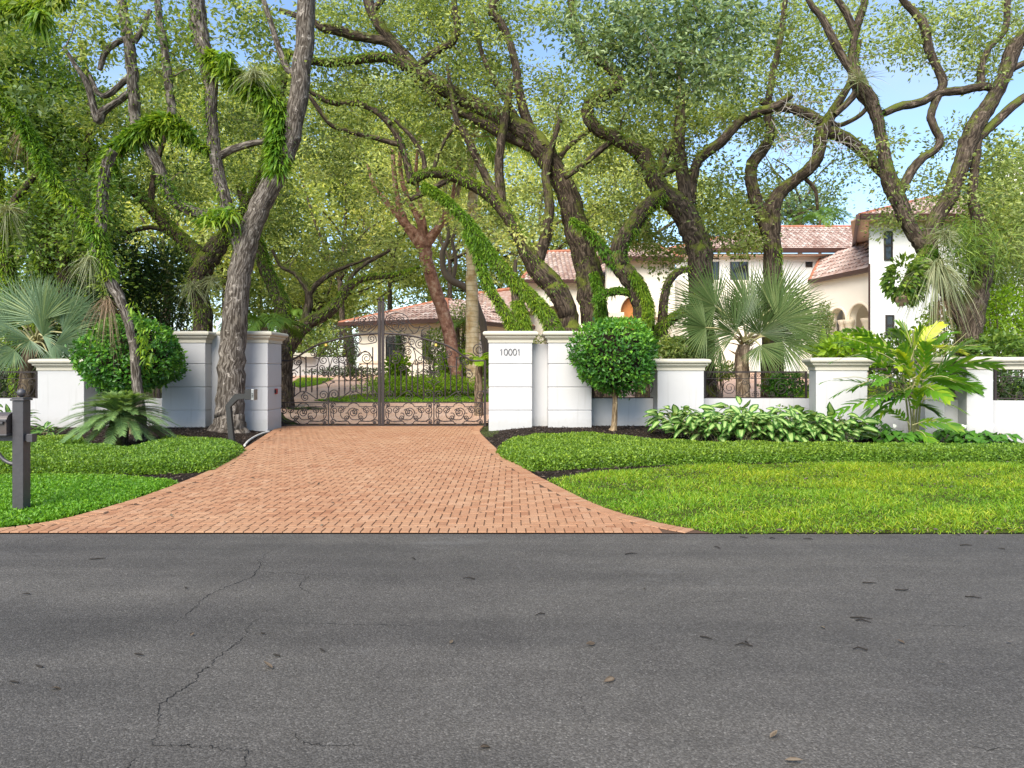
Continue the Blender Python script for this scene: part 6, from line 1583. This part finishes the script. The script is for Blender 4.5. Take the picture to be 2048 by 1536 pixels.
for u in (1226, 1332):
    x = (u - 1213) * k35; q = W(x, 0, -.18); g = Geo()
    prof = [(.24, .9), (.24, 1.1), (.19, 1.15), (.17, zsd - .55), (.2, zsd - .5), (.26, zsd - .42), (.26, zsd - .3)]
    g.tube(np.array([(q[0], q[1], z) for _, z in prof]), [r for r, _ in prof], 12); g.build('column', M['trim'], H, True)
strip(np.array(xy(1213, 35)), np.array(xy(1245, 35)), zsd - .3, zsd - .05, .5, 'trim', 'entablature'); strip(np.array(xy(1308, 35)), np.array(xy(1350, 35)), zsd - .3, zsd - .05, .5, 'trim', 'entablature')
a, b = np.array([*xy(1200, 34.4), z4]), np.array([*xy(1362, 34.4), z4]); ap0, ap1 = P(1255, 490, 38), P(1310, 490, 38); roof_face(RG, a, b, ap1, ap0); roof_face(RG, (a[0], 41.5, z4), a, ap0, ap0); roof_face(RG, b, (b[0], 41.5, z4), ap1, ap1); gutter([(a[0], 41, z4), a, b, (b[0], 41, z4)]); ridge(RD, ap0, ap1); ridge(RD, a, ap0); ridge(RD, b, ap1)
flush()
# low entrance wing towards the right
wallmesh([xy(1350, 36.6), xy(1500, 36.6), xy(1500, 40), xy(1350, 40)], .9, zrow(560, 36.6), 'cream')
# upper storey
z5 = zrow(500, 37.2); a, b = np.array([*xy(1335, 37.2), z5]), np.array([*xy(1752, 37.2), z5]); r0, r1 = P(1540, 455, 41.5), P(1745, 472, 40.2)
r1 = np.array([(1752 - 1024) * 41.5 / F, 41.5, r0[2]]); roof_face(RG, a, b, r1, r0); roof_face(RG, (a[0], 46, z5), a, r0, r0); gutter([a, b], .16); ridge(RD, r0, r1); ridge(RD, a, r0)
wallmesh([xy(1352, 38), xy(1760, 38), xy(1760, 45.5), xy(1352, 45.5)], .9, z5 - .25, 'housewhite')
bm = bmesh.new(); prism(bm, [(a[0] + .05, 37.3), (b[0], 37.3), (b[0], 38.1), (a[0] + .05, 38.1)], z5 - .24, z5 - .18); bm_obj('soffit', bm, M['soffit'], H)
for u, w_ in ((1617.5, .38), (1639, .38)): window(xy(u, 38)[0], zrow(527.5, 38), w_, .36, 37.99, (1, 1))
for u in (1478, 1420): window(xy(u, 38)[0], zrow(540, 38), 1.0, 1.3, 37.99, (2, 1))
strip(np.array(xy(1352, 38)), np.array(xy(1735, 38)), z5 - .52, z5 - .40, .06, 'housewhite')
flush()
# porch wing running back to the left
pe0, pe1 = P(1620, 564, 35.7), P(1742, 538, 31.2); zt_ = pe1[2]; pe0[2] = zt_
up0, up1 = np.array([*xy(1608, 38.0), zrow(556, 38.0) + .0]), np.array([*xy(1745, 35.5), zrow(506, 35.5)])
up1[2] = up0[2] = zrow(506, 35.5); up0[:2] = xy(1640, 38.0)
roof_face(RG, pe0, pe1, up1, up0); gutter([pe0, pe1], .13); ridge(RD, pe0, up0)
q0 = np.array(xy(1600, 36.9)); q1 = np.array(xy(1741, 31.6)); Lq = np.linalg.norm(q1 - q0)
def tq(u):   # parameter along the wall for an image column
    lo, hi = 0., 1.
    for _ in range(40):
        m_ = (lo + hi) / 2; q = q0 + (q1 - q0) * m_
        if 1024 + q[0] / q[1] * F < u: lo = m_
        else: hi = m_
    return lo * Lq
hl = []
for ua, ub, vt in ((1661, 1693, 617), (1699, 1741, 608)):
    xa, xb = tq(ua), min(tq(ub), Lq - .02); xm = (xa + xb) / 2; Ym = (q0 + (q1 - q0) * xm / Lq)[1]; hl.append((xm, (xb - xa) / 2, zrow(vt, Ym) - (xb - xa) / 2))
Wp = archwall(0, 0, 0, .9, zt_ - .05, hl, 'cream', .35, p0=q0, p1=q1)
bm = bmesh.new(); dq = nrm(q1 - q0); nq = np.array([dq[1], -dq[0]]); prism(bm, [q0 - nq * 2.6, q1 - nq * 2.6, q1 - nq * 2.9, q0 - nq * 2.9], .9, zt_ - .1); bm_obj('back_wall', bm, M['trim'], H)
for xm, hw, zs in hl:
    for x in (xm - hw, xm + hw - .2):
        q = Wp(x, 0, -.02); g = Geo(); g.tube(np.array([(q[0], q[1], z) for z in (.9, 1.1, 1.15, zs - .25, zs - .2, zs - .05, zs)]), [.26, .26, .2, .18, .22, .27, .27], 12); g.build('column', M['trim'], H, True)
q = Wp(hl[0][0] + .5, 0, 2.5); window(q[0], 1.9, 1.3, 1.7, q[1], (1, 1), dirv=dq)
flush()
# tall white block
z7 = zrow(443, 30.5); bx0 = xy(1738, 30.5)[0]; bx1 = xy(2330, 30.5)[0]
bk = xy(1744, 40)[0]; wallmesh([(bx0, 30.5), (bx1, 30.5), (bx1, 40), (bk, 40)], .7, z7, 'housewhite')
o_ = .85; a, b = np.array([bx0 - o_, 30.5 - o_, z7 + .05]), np.array([bx1, 30.5 - o_, z7 + .05]); c_ = np.array([bk - o_, 40.5, z7 + .05]); ra = np.array([bx0 + 5.6, 35.2, z7 + 2.2]); rb = np.array([bx1, 35.2, z7 + 2.2])
roof_face(RG, a, b, rb, ra); roof_face(RG, c_, a, ra, ra); gutter([c_, a, b], .15); ridge(RD, a, ra); ridge(RD, ra, rb)
bm = bmesh.new(); prism(bm, [(bx0 - o_ + .05, 30.5 - o_ + .05), (bx1, 30.5 - o_ + .05), (bx1, 30.55), (bx0 - o_ + .05, 30.55)], z7 + .002, z7 + .06); prism(bm, [(bx0 - o_ + .05, 30.56), (bx0 + .02, 30.56), (bk + .02, 40.4), (bk - o_ + .05, 40.4)], z7 + .002, z7 + .06); bm_obj('soffit', bm, M['soffit'], H)
bm = bmesh.new(); bbox(bm, bx0 - .04, bx0 + .03, 30.44, 30.49, 1.0, z7 - 1.9); bm_obj('downpipe', bm, M['fascia'], H)
for u, v0, v1, w_ in ((1776, 462, 521, .38), (1779, 630, 672, .38), (1868, 612, 655, .45), (2005, 470, 520, .6)): window(xy(u, 30.5)[0], (zrow(v0, 30.5) + zrow(v1, 30.5)) / 2, w_, (v1 - v0) * 30.5 / F, 30.49, (1, 2))
wallmesh([xy(1985, 34), xy(2300, 34), xy(2300, 39), xy(1985, 39)], z7 + .1, zrow(318, 34), 'housewhite')
flush()
# white garden wall of the court
wa = np.array(xy(588, 34)); wb = np.array(xy(692, 34.6)); t = thing('court_wall', 'white court wall with a cream coping seen through the left gate leaf', 'wall', (wa[0], wa[1], 1.0))
bm = bmesh.new(); prism(bm, [wa - [3, 0], wb, wb + [0, .3], wa + [-3, .3]], .4, zrow(714, 34)); bm_obj('wall_body', bm, M['stucco'], t)
bm = bmesh.new(); prism(bm, [wa - [3, .06], wa + [1.0, -.06], wa + [1.0, .36], wa + [-3, .36]], zrow(714, 34), zrow(706, 34)); bm_obj('coping', bm, M['cap'], t)

# ------------------------------------------------------------------ garden shrubs inside
def bush(name, label, u, v, ru, rv, Y, n, ls, leaf, group=None, cat='shrub', thick=None, up=.6, core=.72):
    c = P(u, v, Y); r = np.array([ru * Y / F, thick or min(ru, rv * 1.6) * Y / F * .8, rv * Y / F])
    t = thing(name, label, cat, (c[0], Y, float(gz(c[0], Y))), 0, group)
    d = nrm(rng.normal(size=(n, 3))); q = rng.random(n) ** .28
    ph = rng.uniform(0, 6.3, 6); lump = 1 + .13 * np.sin(d @ np.array([4., 3, 5]) + ph[0]) + .11 * np.sin(d @ np.array([-7., 5, 6]) + ph[1]) + .08 * np.sin(d @ np.array([11., -9, 8]) + ph[2])
    pos = c + d * (q * lump)[:, None] * r
    pos[:, 2] = np.maximum(pos[:, 2], gz(pos[:, 0], pos[:, 1]) + .02)
    D = nrm(d * .6 + rng.normal(size=(n, 3)) * .8); Nn = nrm(d * .5 + rng.normal(size=(n, 3)) * .7 + [0, 0, up]); sz = ls * rng.uniform(.6, 1.3, n)
    g = Geo(); add_leaves(g, pos, D, Nn, sz, sz * .48, np.clip(rng.normal(.48, .2, n), 0, 1))
    g.build('foliage', M[leaf], t)['kind'] = 'stuff'
    g = Geo(); k = 7
    for i in range(k):
        b = np.array([c[0] + rng.normal() * r[0] * .12, Y + rng.normal() * r[1] * .12, float(gz(c[0], Y)) - .05]); e = c + nrm(rng.normal(size=3) + [0, 0, .6]) * r * .7
        g.tube(spl(np.array([b, (b + e) / 2 + rng.normal(size=3) * .08, e]), 4), np.linspace(.035, .01, 9), 5, cap=False)
    g.build('stems', M['twig'], t); return t
bush('hedge', 'bright green island hedge right of the gate centre, behind the balusters', 850, 770, 132, 19, 24.3, 9000, .085, 'lime', None, 'hedge', .8)
cover_l = [(640, 806), (700, 800), (760, 789), (975, 786), (975, 803), (760, 806), (690, 812)]
def Gp(u, v): q = Gz(u, v); return (q[0], q[1])
il = [Gp(*q) for q in [(628, 803), (720, 790), (978, 789), (1010, 800), (978, 805), (720, 806)]]
sheet('lawn', il, M['turf'], 0.02, .5)
def tufts(poly, dens, L, label):
    n = int(poly_area(poly) * dens); s = sample_poly(poly, n); g = Geo(); add_blades(g, np.column_stack([s, gz(s[:, 0], s[:, 1]) + .02]), rng.normal(size=(n, 3)) * [.5, .5, .2] + [0, 0, 1], L * rng.uniform(.5, 1.3, n), .02, np.clip(rng.normal(.55, .2, n), 0, 1), .3, 2); o = g.build('lawn_grass', M['grass']); tag(o, label, 'grass', None, 'stuff')
tufts(il, 900, .1, 'bright strip of lawn in front of the island hedge')
i2 = [Gp(*q) for q in [(578, 770), (600, 757), (668, 758), (640, 770), (600, 777)]]; sheet('lawn', i2, M['turf'], 0.02, .5); tufts(i2, 700, .1, 'small lawn before the white court wall')
i3 = [Gp(*q) for q in [(1540, 800), (1620, 770), (1800, 765), (2200, 770), (2200, 830), (1540, 830)]]; sheet('lawn', i3, M['turf'], 0.022, .6); tufts(i3, 350, .1, 'lawn inside the right-hand wall')
i4 = [(-9.6, 18.4), (-7.4, 18.4), (-8.2, 22), (-10.2, 27), (-12, 33), (-30, 33), (-30, 18.4)]; sheet('lawn', i4, M['turf'], .01, .8)
bush('shrub', 'small clipped shrub on the ground beside the gate oak, seen through the left leaf', 612, 824, 38, 10, 20.9, 1600, .05, 'shrubdark')
bush('shrub', 'bright lime shrub behind the island hedge near the gate centre', 795, 737, 22, 26, 26.0, 600, .22, 'lime'); bush('shrub', 'bright lime shrub at the foot of the red-barked tree', 905, 730, 32, 28, 25.8, 800, .2, 'lime'); bush('shrub', 'lime shrub right of the pale palm trunk behind the gate', 985, 735, 20, 24, 25.4, 600, .2, 'lime')
bush('shrub', 'dark low hedge along the left wing of the house', 700, 744, 90, 9, 31.0, 1800, .10, 'shrubdark', None, 'hedge'); bush('shrub', 'dark low hedge under the house window right of the gate post', 930, 744, 110, 9, 30.0, 1800, .10, 'shrubdark', None, 'hedge')
for u, v, rv, Y, lb in ((801, 698, 34, 31.0, 'narrow dark columnar cypress before the house window, right of the gate post'), (705, 702, 34, 33.5, 'narrow dark columnar cypress at the corner of the white court wall')): bush('columnar_shrub', lb, u, v, 10, rv, Y, 1500, .085, 'shrubdark', 'columnar cypresses by the house', 'shrub', .25)
bush('shrub', 'dark shrub left of the house behind the court wall', 640, 690, 50, 40, 35.5, 1500, .2, 'oak'); bush('shrub', 'green shrub in front of the left wing below the red tree', 870, 695, 26, 36, 28.0, 1100, .13, 'oak'); bush('shrub', 'leafy shrub between the red-barked trunk and the pale palm trunk', 925, 660, 32, 60, 30.0, 1600, .14, 'oakolive'); bush('shrub', 'round shrub under the small arch of the house', 1040, 700, 60, 36, 30, 1200, .15, 'oakolive')
bush('topiary', 'twisted dark topiary column beside the porch arches', 1648, 648, 17, 44, 27.0, 2600, .075, 'oakolive', None, 'topiary', .34); bush('shrub', 'dark feathery shrub between the round shrub and the right fan palm', 1350, 704, 54, 26, 17.6, 1500, .13, 'oak'); bush('shrub', 'small shrub behind the railing under the fan palm', 1440, 742, 40, 18, 22, 900, .11, 'oak')
bush('shrub', 'leafy shrub behind the railing right of the fan palm trunk', 1570, 772, 45, 26, 18.6, 1300, .1, 'shrub'); bush('shrub', 'yellow-green shrub low behind the wall left of the broad-leaved palm', 1705, 705, 60, 36, 17.0, 700, .24, 'lime'); bush('shrub', 'sprawling shrub behind the wall beyond the broad-leaved palm', 1800, 712, 70, 50, 17.6, 1500, .15, 'vine')
bush('shrub', 'olive leafy shrub hiding the white house block right of the air plants', 1975, 590, 75, 110, 20.5, 4600, .12, 'oakolive'); bush('shrub', 'tall yellow-green shrub right of the right oak trunk', 2010, 640, 70, 70, 19.0, 2600, .12, 'lime'); bush('shrub', 'yellow-green shrub left of the right oak trunk, against the white house', 1890, 655, 52, 60, 19.6, 1300, .13, 'lime'); bush('shrub', 'dark green shrub behind the wall at the right edge', 2000, 705, 80, 36, 17.0, 1500, .16, 'vine'); bush('shrub', 'olive shrub filling the gap below the right oak crown', 2020, 520, 70, 90, 21.5, 3200, .10, 'oakolive'); bush('shrub', 'dark shrub behind the grilles at the right edge', 1960, 775, 110, 40, 15.6, 2400, .11, 'shrubdark')
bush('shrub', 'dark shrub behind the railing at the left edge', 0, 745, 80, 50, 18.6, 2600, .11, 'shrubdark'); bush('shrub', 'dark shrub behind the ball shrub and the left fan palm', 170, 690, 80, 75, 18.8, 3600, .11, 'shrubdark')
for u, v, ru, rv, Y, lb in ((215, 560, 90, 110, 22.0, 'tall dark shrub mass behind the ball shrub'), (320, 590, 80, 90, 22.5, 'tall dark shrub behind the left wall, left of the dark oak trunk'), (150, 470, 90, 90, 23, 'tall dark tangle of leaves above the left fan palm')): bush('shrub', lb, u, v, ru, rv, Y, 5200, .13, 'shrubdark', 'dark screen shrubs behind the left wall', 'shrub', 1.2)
bush('shrub', 'olive leafy shrub directly behind the top of the left wall', 345, 540, 90, 70, 24, 3600, .13, 'oakolive'); bush('shrub', 'leafy shrub between the grey oak and the gate oak', 520, 610, 50, 60, 23, 2400, .13, 'oak')
# palmetto fronds behind the left wall
def feather(label, u, v, Y, n, R, leaf='palmgreen', el=.9):
    b = P(u, v, Y); t = thing('feather_palm', label, 'palm', (b[0], Y, float(gz(b[0], Y))))
    g = Geo(); g.tube(np.array([[b[0], Y, float(gz(b[0], Y)) - .1], b * .5 + np.array([b[0], Y, float(gz(b[0], Y))]) * .5, b]), [.14, .12, .09], 9, rough=.1); g.build('trunk', M['palmtrunk'], t, True)
    for i in range(n):
        a = i * 2.4 + rng.normal() * .2; g = Geo(); frond(g, b, (math.cos(a), math.sin(a), rng.uniform(.3, 1.4) * el), R * rng.uniform(.8, 1.15), .6, 34, R * .3, .035, .8, .45, rng.uniform(.35, .65), 0, g, .016); g.build('frond', [M[leaf]], t)
feather('arching green palm behind the wall right of the grey oak trunk', 530, 655, 19.5, 13, 1.7); feather('small palm in front of the white house block behind the right wall', 1690, 690, 18.2, 9, .75, 'lime'); feather('feathery palm behind the low pillar left of the fan palm', 1350, 690, 18.4, 9, .8)
feather('palm with arching fronds behind the right upper roof', 1640, 440, 44, 13, 2.6); feather('palm far left above the roof of the left wing', 600, 640, 36, 12, 2.0); feather('small lime palm at the hinge side of the right gate leaf', 958, 722, 19.5, 9, .8, 'lime'); feather('slender palm beside the pale palm trunk in front of the left wing', 915, 655, 29.5, 10, 1.3)
b0 = P(1640, 712, 17.6); t = thing('banana_plant', 'upright banana-like plant behind the wall left of the porch arches', 'plant', (b0[0], b0[1], .0))
g = Geo(); ang = [(-.5, .1, 1.1), (.15, -.2, 1.2), (.5, -.1, .9), (-.9, -.3, .6), (.9, .2, .5)]; leafblade(g, np.repeat([b0], 5, 0), np.array(ang), np.array([[0, -1., .2]] * 5), np.array([.85, .95, .8, .8, .7]), .22, .5, .7, 0, .3); g.build('foliage', M['lime'], t, True)
g = Geo(); g.tube(np.array([[b0[0], b0[1], -.1], b0]), [.06, .04], 7); g.build('stem', M['petiole'], t)

# ------------------------------------------------------------------ distant trees
def far_tree(label, u, Y, tr, fork, ells, leaf, n=1.0, ls=.27, per=26, group='trees standing beyond the court', bark='bark3'):
    T = Tree('background_tree', label, Y, M[bark], np.array([*xy(u, Y), float(gz(*xy(u, Y)))]), group, sides=8)
    vb = HZ + (CAMH - float(gz(*xy(u, Y)))) * F / Y + 6
    T.limb([(u, vb, tr * 1.3), (u + 3, vb - 70, tr), (u + fork[0] * .4, (vb + fork[1]) / 2, tr * .95), (u + fork[0], fork[1], tr * .8)], trunk=True)
    for e in ells:
        mu = (u + fork[0] + e[0]) / 2 + rng.normal() * 14; mv = (fork[1] + e[1]) / 2 + rng.normal() * 10
        T.limb([(u + fork[0], fork[1] + 4, tr * .6), (mu, mv, tr * .45), (e[0], e[1], tr * .25)])
    for k in range(5):
        a = rng.uniform(-2.6, -.5); q = [(u + fork[0], fork[1], tr * .55)]
        for j in range(4): a += rng.normal() * .4; q.append((q[-1][0] + 42 * math.cos(a), q[-1][1] + 38 * math.sin(a), tr * (.42 - .08 * j), rng.normal() * .8))
        T.limb(q, 6)
    T.finish([(*e, 1.0) for e in ells], leaf, n, ls, .75, per, 0, 1.8); return T
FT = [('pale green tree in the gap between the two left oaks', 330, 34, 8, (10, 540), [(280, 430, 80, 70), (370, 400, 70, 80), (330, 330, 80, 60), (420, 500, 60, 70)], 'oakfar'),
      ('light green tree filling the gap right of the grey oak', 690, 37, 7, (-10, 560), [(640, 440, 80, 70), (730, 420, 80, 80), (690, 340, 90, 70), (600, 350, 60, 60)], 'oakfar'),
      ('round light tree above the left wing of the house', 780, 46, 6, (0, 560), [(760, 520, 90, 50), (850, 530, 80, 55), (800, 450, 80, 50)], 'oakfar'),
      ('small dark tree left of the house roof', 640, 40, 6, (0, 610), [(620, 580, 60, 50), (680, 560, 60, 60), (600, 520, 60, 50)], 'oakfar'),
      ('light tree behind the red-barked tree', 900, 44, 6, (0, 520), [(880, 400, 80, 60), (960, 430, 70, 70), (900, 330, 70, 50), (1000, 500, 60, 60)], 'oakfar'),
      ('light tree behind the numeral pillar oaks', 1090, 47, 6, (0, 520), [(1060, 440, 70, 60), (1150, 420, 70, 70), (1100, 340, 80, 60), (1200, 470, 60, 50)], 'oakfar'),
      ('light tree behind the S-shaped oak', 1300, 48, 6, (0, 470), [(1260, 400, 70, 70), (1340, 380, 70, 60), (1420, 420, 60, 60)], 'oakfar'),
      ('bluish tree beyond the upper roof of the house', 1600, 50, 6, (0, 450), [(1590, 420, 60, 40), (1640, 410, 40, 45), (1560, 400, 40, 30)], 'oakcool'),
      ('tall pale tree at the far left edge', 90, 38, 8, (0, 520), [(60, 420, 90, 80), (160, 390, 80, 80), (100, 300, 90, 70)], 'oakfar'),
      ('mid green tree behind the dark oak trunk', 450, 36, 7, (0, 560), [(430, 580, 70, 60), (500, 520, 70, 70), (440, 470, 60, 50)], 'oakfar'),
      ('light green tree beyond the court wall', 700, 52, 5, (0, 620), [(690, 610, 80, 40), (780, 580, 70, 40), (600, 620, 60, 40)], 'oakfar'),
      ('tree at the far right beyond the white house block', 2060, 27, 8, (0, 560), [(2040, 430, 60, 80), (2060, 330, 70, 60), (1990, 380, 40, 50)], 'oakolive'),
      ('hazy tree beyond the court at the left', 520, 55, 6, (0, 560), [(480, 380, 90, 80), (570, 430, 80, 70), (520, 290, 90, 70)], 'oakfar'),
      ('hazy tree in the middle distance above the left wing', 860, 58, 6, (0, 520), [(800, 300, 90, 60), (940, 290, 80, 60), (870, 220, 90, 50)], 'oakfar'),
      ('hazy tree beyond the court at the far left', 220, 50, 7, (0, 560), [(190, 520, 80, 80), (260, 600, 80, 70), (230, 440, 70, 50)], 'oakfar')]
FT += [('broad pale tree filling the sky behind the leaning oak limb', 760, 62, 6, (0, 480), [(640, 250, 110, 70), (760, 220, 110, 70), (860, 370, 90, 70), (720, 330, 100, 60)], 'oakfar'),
       ('broad pale tree beyond the left oaks', 400, 60, 6, (0, 480), [(320, 220, 100, 80), (430, 240, 90, 80), (540, 200, 90, 70), (400, 330, 90, 60)], 'oakfar'),
       ('pale tree above the entrance roof', 1180, 56, 6, (0, 480), [(1080, 260, 90, 60), (1180, 300, 90, 70), (1260, 320, 80, 60), (1000, 360, 70, 60)], 'oakfar'),
       ('green tree close behind the court wall, left of the house', 620, 41, 6, (0, 640), [(590, 640, 50, 50), (640, 650, 60, 50), (670, 610, 50, 50), (560, 560, 60, 50)], 'oakfar'),
       ('green tree between the left wing and the second roof', 985, 49, 5, (0, 600), [(960, 560, 60, 40), (1040, 540, 60, 40), (880, 580, 60, 40), (1130, 510, 60, 40)], 'oakfar'),
       ('dark tree filling the gap behind the fern-clad trunk at the left', 60, 33, 8, (0, 600), [(30, 560, 70, 80), (110, 600, 70, 80), (10, 660, 80, 60), (190, 620, 60, 70)], 'oak')]
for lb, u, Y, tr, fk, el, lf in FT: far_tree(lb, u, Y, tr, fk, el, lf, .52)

# ------------------------------------------------------------------ light, sky, camera
w = bpy.data.worlds.new('World'); scene.world = w; w.use_nodes = True
nt = w.node_tree; nt.nodes.clear()
SUN_EL, SUN_AZ = math.radians(43), math.radians(203)     # azimuth clockwise from +Y: behind the viewer, to the left
sky = nt.nodes.new('ShaderNodeTexSky'); sky.sky_type = 'NISHITA'; sky.sun_disc = False
sky.sun_elevation = SUN_EL; sky.sun_rotation = SUN_AZ; sky.air_density = 1.0; sky.dust_density = 0.6; sky.ozone_density = 1.6; sky.altitude = 0
bg = nt.nodes.new('ShaderNodeBackground'); bg.inputs['Strength'].default_value = 0.10
# thin high cloud: broad pale veils in the sky itself
tc = nt.nodes.new('ShaderNodeTexCoord'); mp = nt.nodes.new('ShaderNodeMapping'); mp.inputs['Scale'].default_value = (1.2, 1.2, 3.2); nt.links.new(tc.outputs['Generated'], mp.inputs['Vector'])
nz = nt.nodes.new('ShaderNodeTexNoise'); nz.inputs['Scale'].default_value = 2.4; nz.inputs['Detail'].default_value = 6; nt.links.new(mp.outputs[0], nz.inputs['Vector'])
cr_ = nt.nodes.new('ShaderNodeValToRGB'); cr_.color_ramp.elements[0].position = .46; cr_.color_ramp.elements[1].position = .8; cr_.color_ramp.elements[0].color = (.04, .04, .04, 1); cr_.color_ramp.elements[1].color = (.5, .5, .5, 1); nt.links.new(nz.outputs['Fac'], cr_.inputs[0])
mx = nt.nodes.new('ShaderNodeMixRGB'); nt.links.new(cr_.outputs[0], mx.inputs[0]); nt.links.new(sky.outputs[0], mx.inputs[1]); mx.inputs[2].default_value = (3.0, 3.15, 3.4, 1)
tn = nt.nodes.new('ShaderNodeMixRGB'); tn.blend_type = 'MULTIPLY'; tn.inputs[0].default_value = 1; tn.inputs[2].default_value = (.88, .93, 1.0, 1); nt.links.new(mx.outputs[0], tn.inputs[1]); nt.links.new(tn.outputs[0], bg.inputs['Color'])
wo = nt.nodes.new('ShaderNodeOutputWorld'); nt.links.new(bg.outputs[0], wo.inputs['Surface'])
L = bpy.data.lights.new('sun', 'SUN'); L.energy = 2.4; L.angle = math.radians(48); L.color = (1.0, .93, .82)
lo = bpy.data.objects.new('sun', L); COL.objects.link(lo)
from mathutils import Vector
sd = Vector((math.sin(SUN_AZ) * math.cos(SUN_EL), math.cos(SUN_AZ) * math.cos(SUN_EL), math.sin(SUN_EL)))
lo.rotation_euler = sd.to_track_quat('Z', 'Y').to_euler(); lo.location = (-8, -14, 24)
cam = bpy.data.cameras.new('camera'); co = bpy.data.objects.new('camera', cam); COL.objects.link(co)
co.location = (0, 0, CAMH); co.rotation_euler = (math.radians(90), 0, 0)
cam.sensor_width = 36; cam.lens = 36 * F / 2048; cam.shift_y = (HZ - 768) / 2048; cam.clip_end = 3000; cam.clip_start = .05
scene.camera = co
scene.view_settings.view_transform = 'Standard'; scene.view_settings.look = 'None'; scene.view_settings.gamma = 1; scene.view_settings.exposure = 1.66
cy = scene.cycles
cy.use_denoising = True
try: cy.denoiser = 'OPENIMAGEDENOISE'; cy.denoising_input_passes = 'RGB_ALBEDO_NORMAL'
except Exception: pass
cy.max_bounces = 8; cy.diffuse_bounces = 5; cy.glossy_bounces = 2; cy.transmission_bounces = 4; cy.transparent_max_bounces = 4
cy.sample_clamp_indirect = 6; cy.caustics_reflective = False; cy.caustics_refractive = False
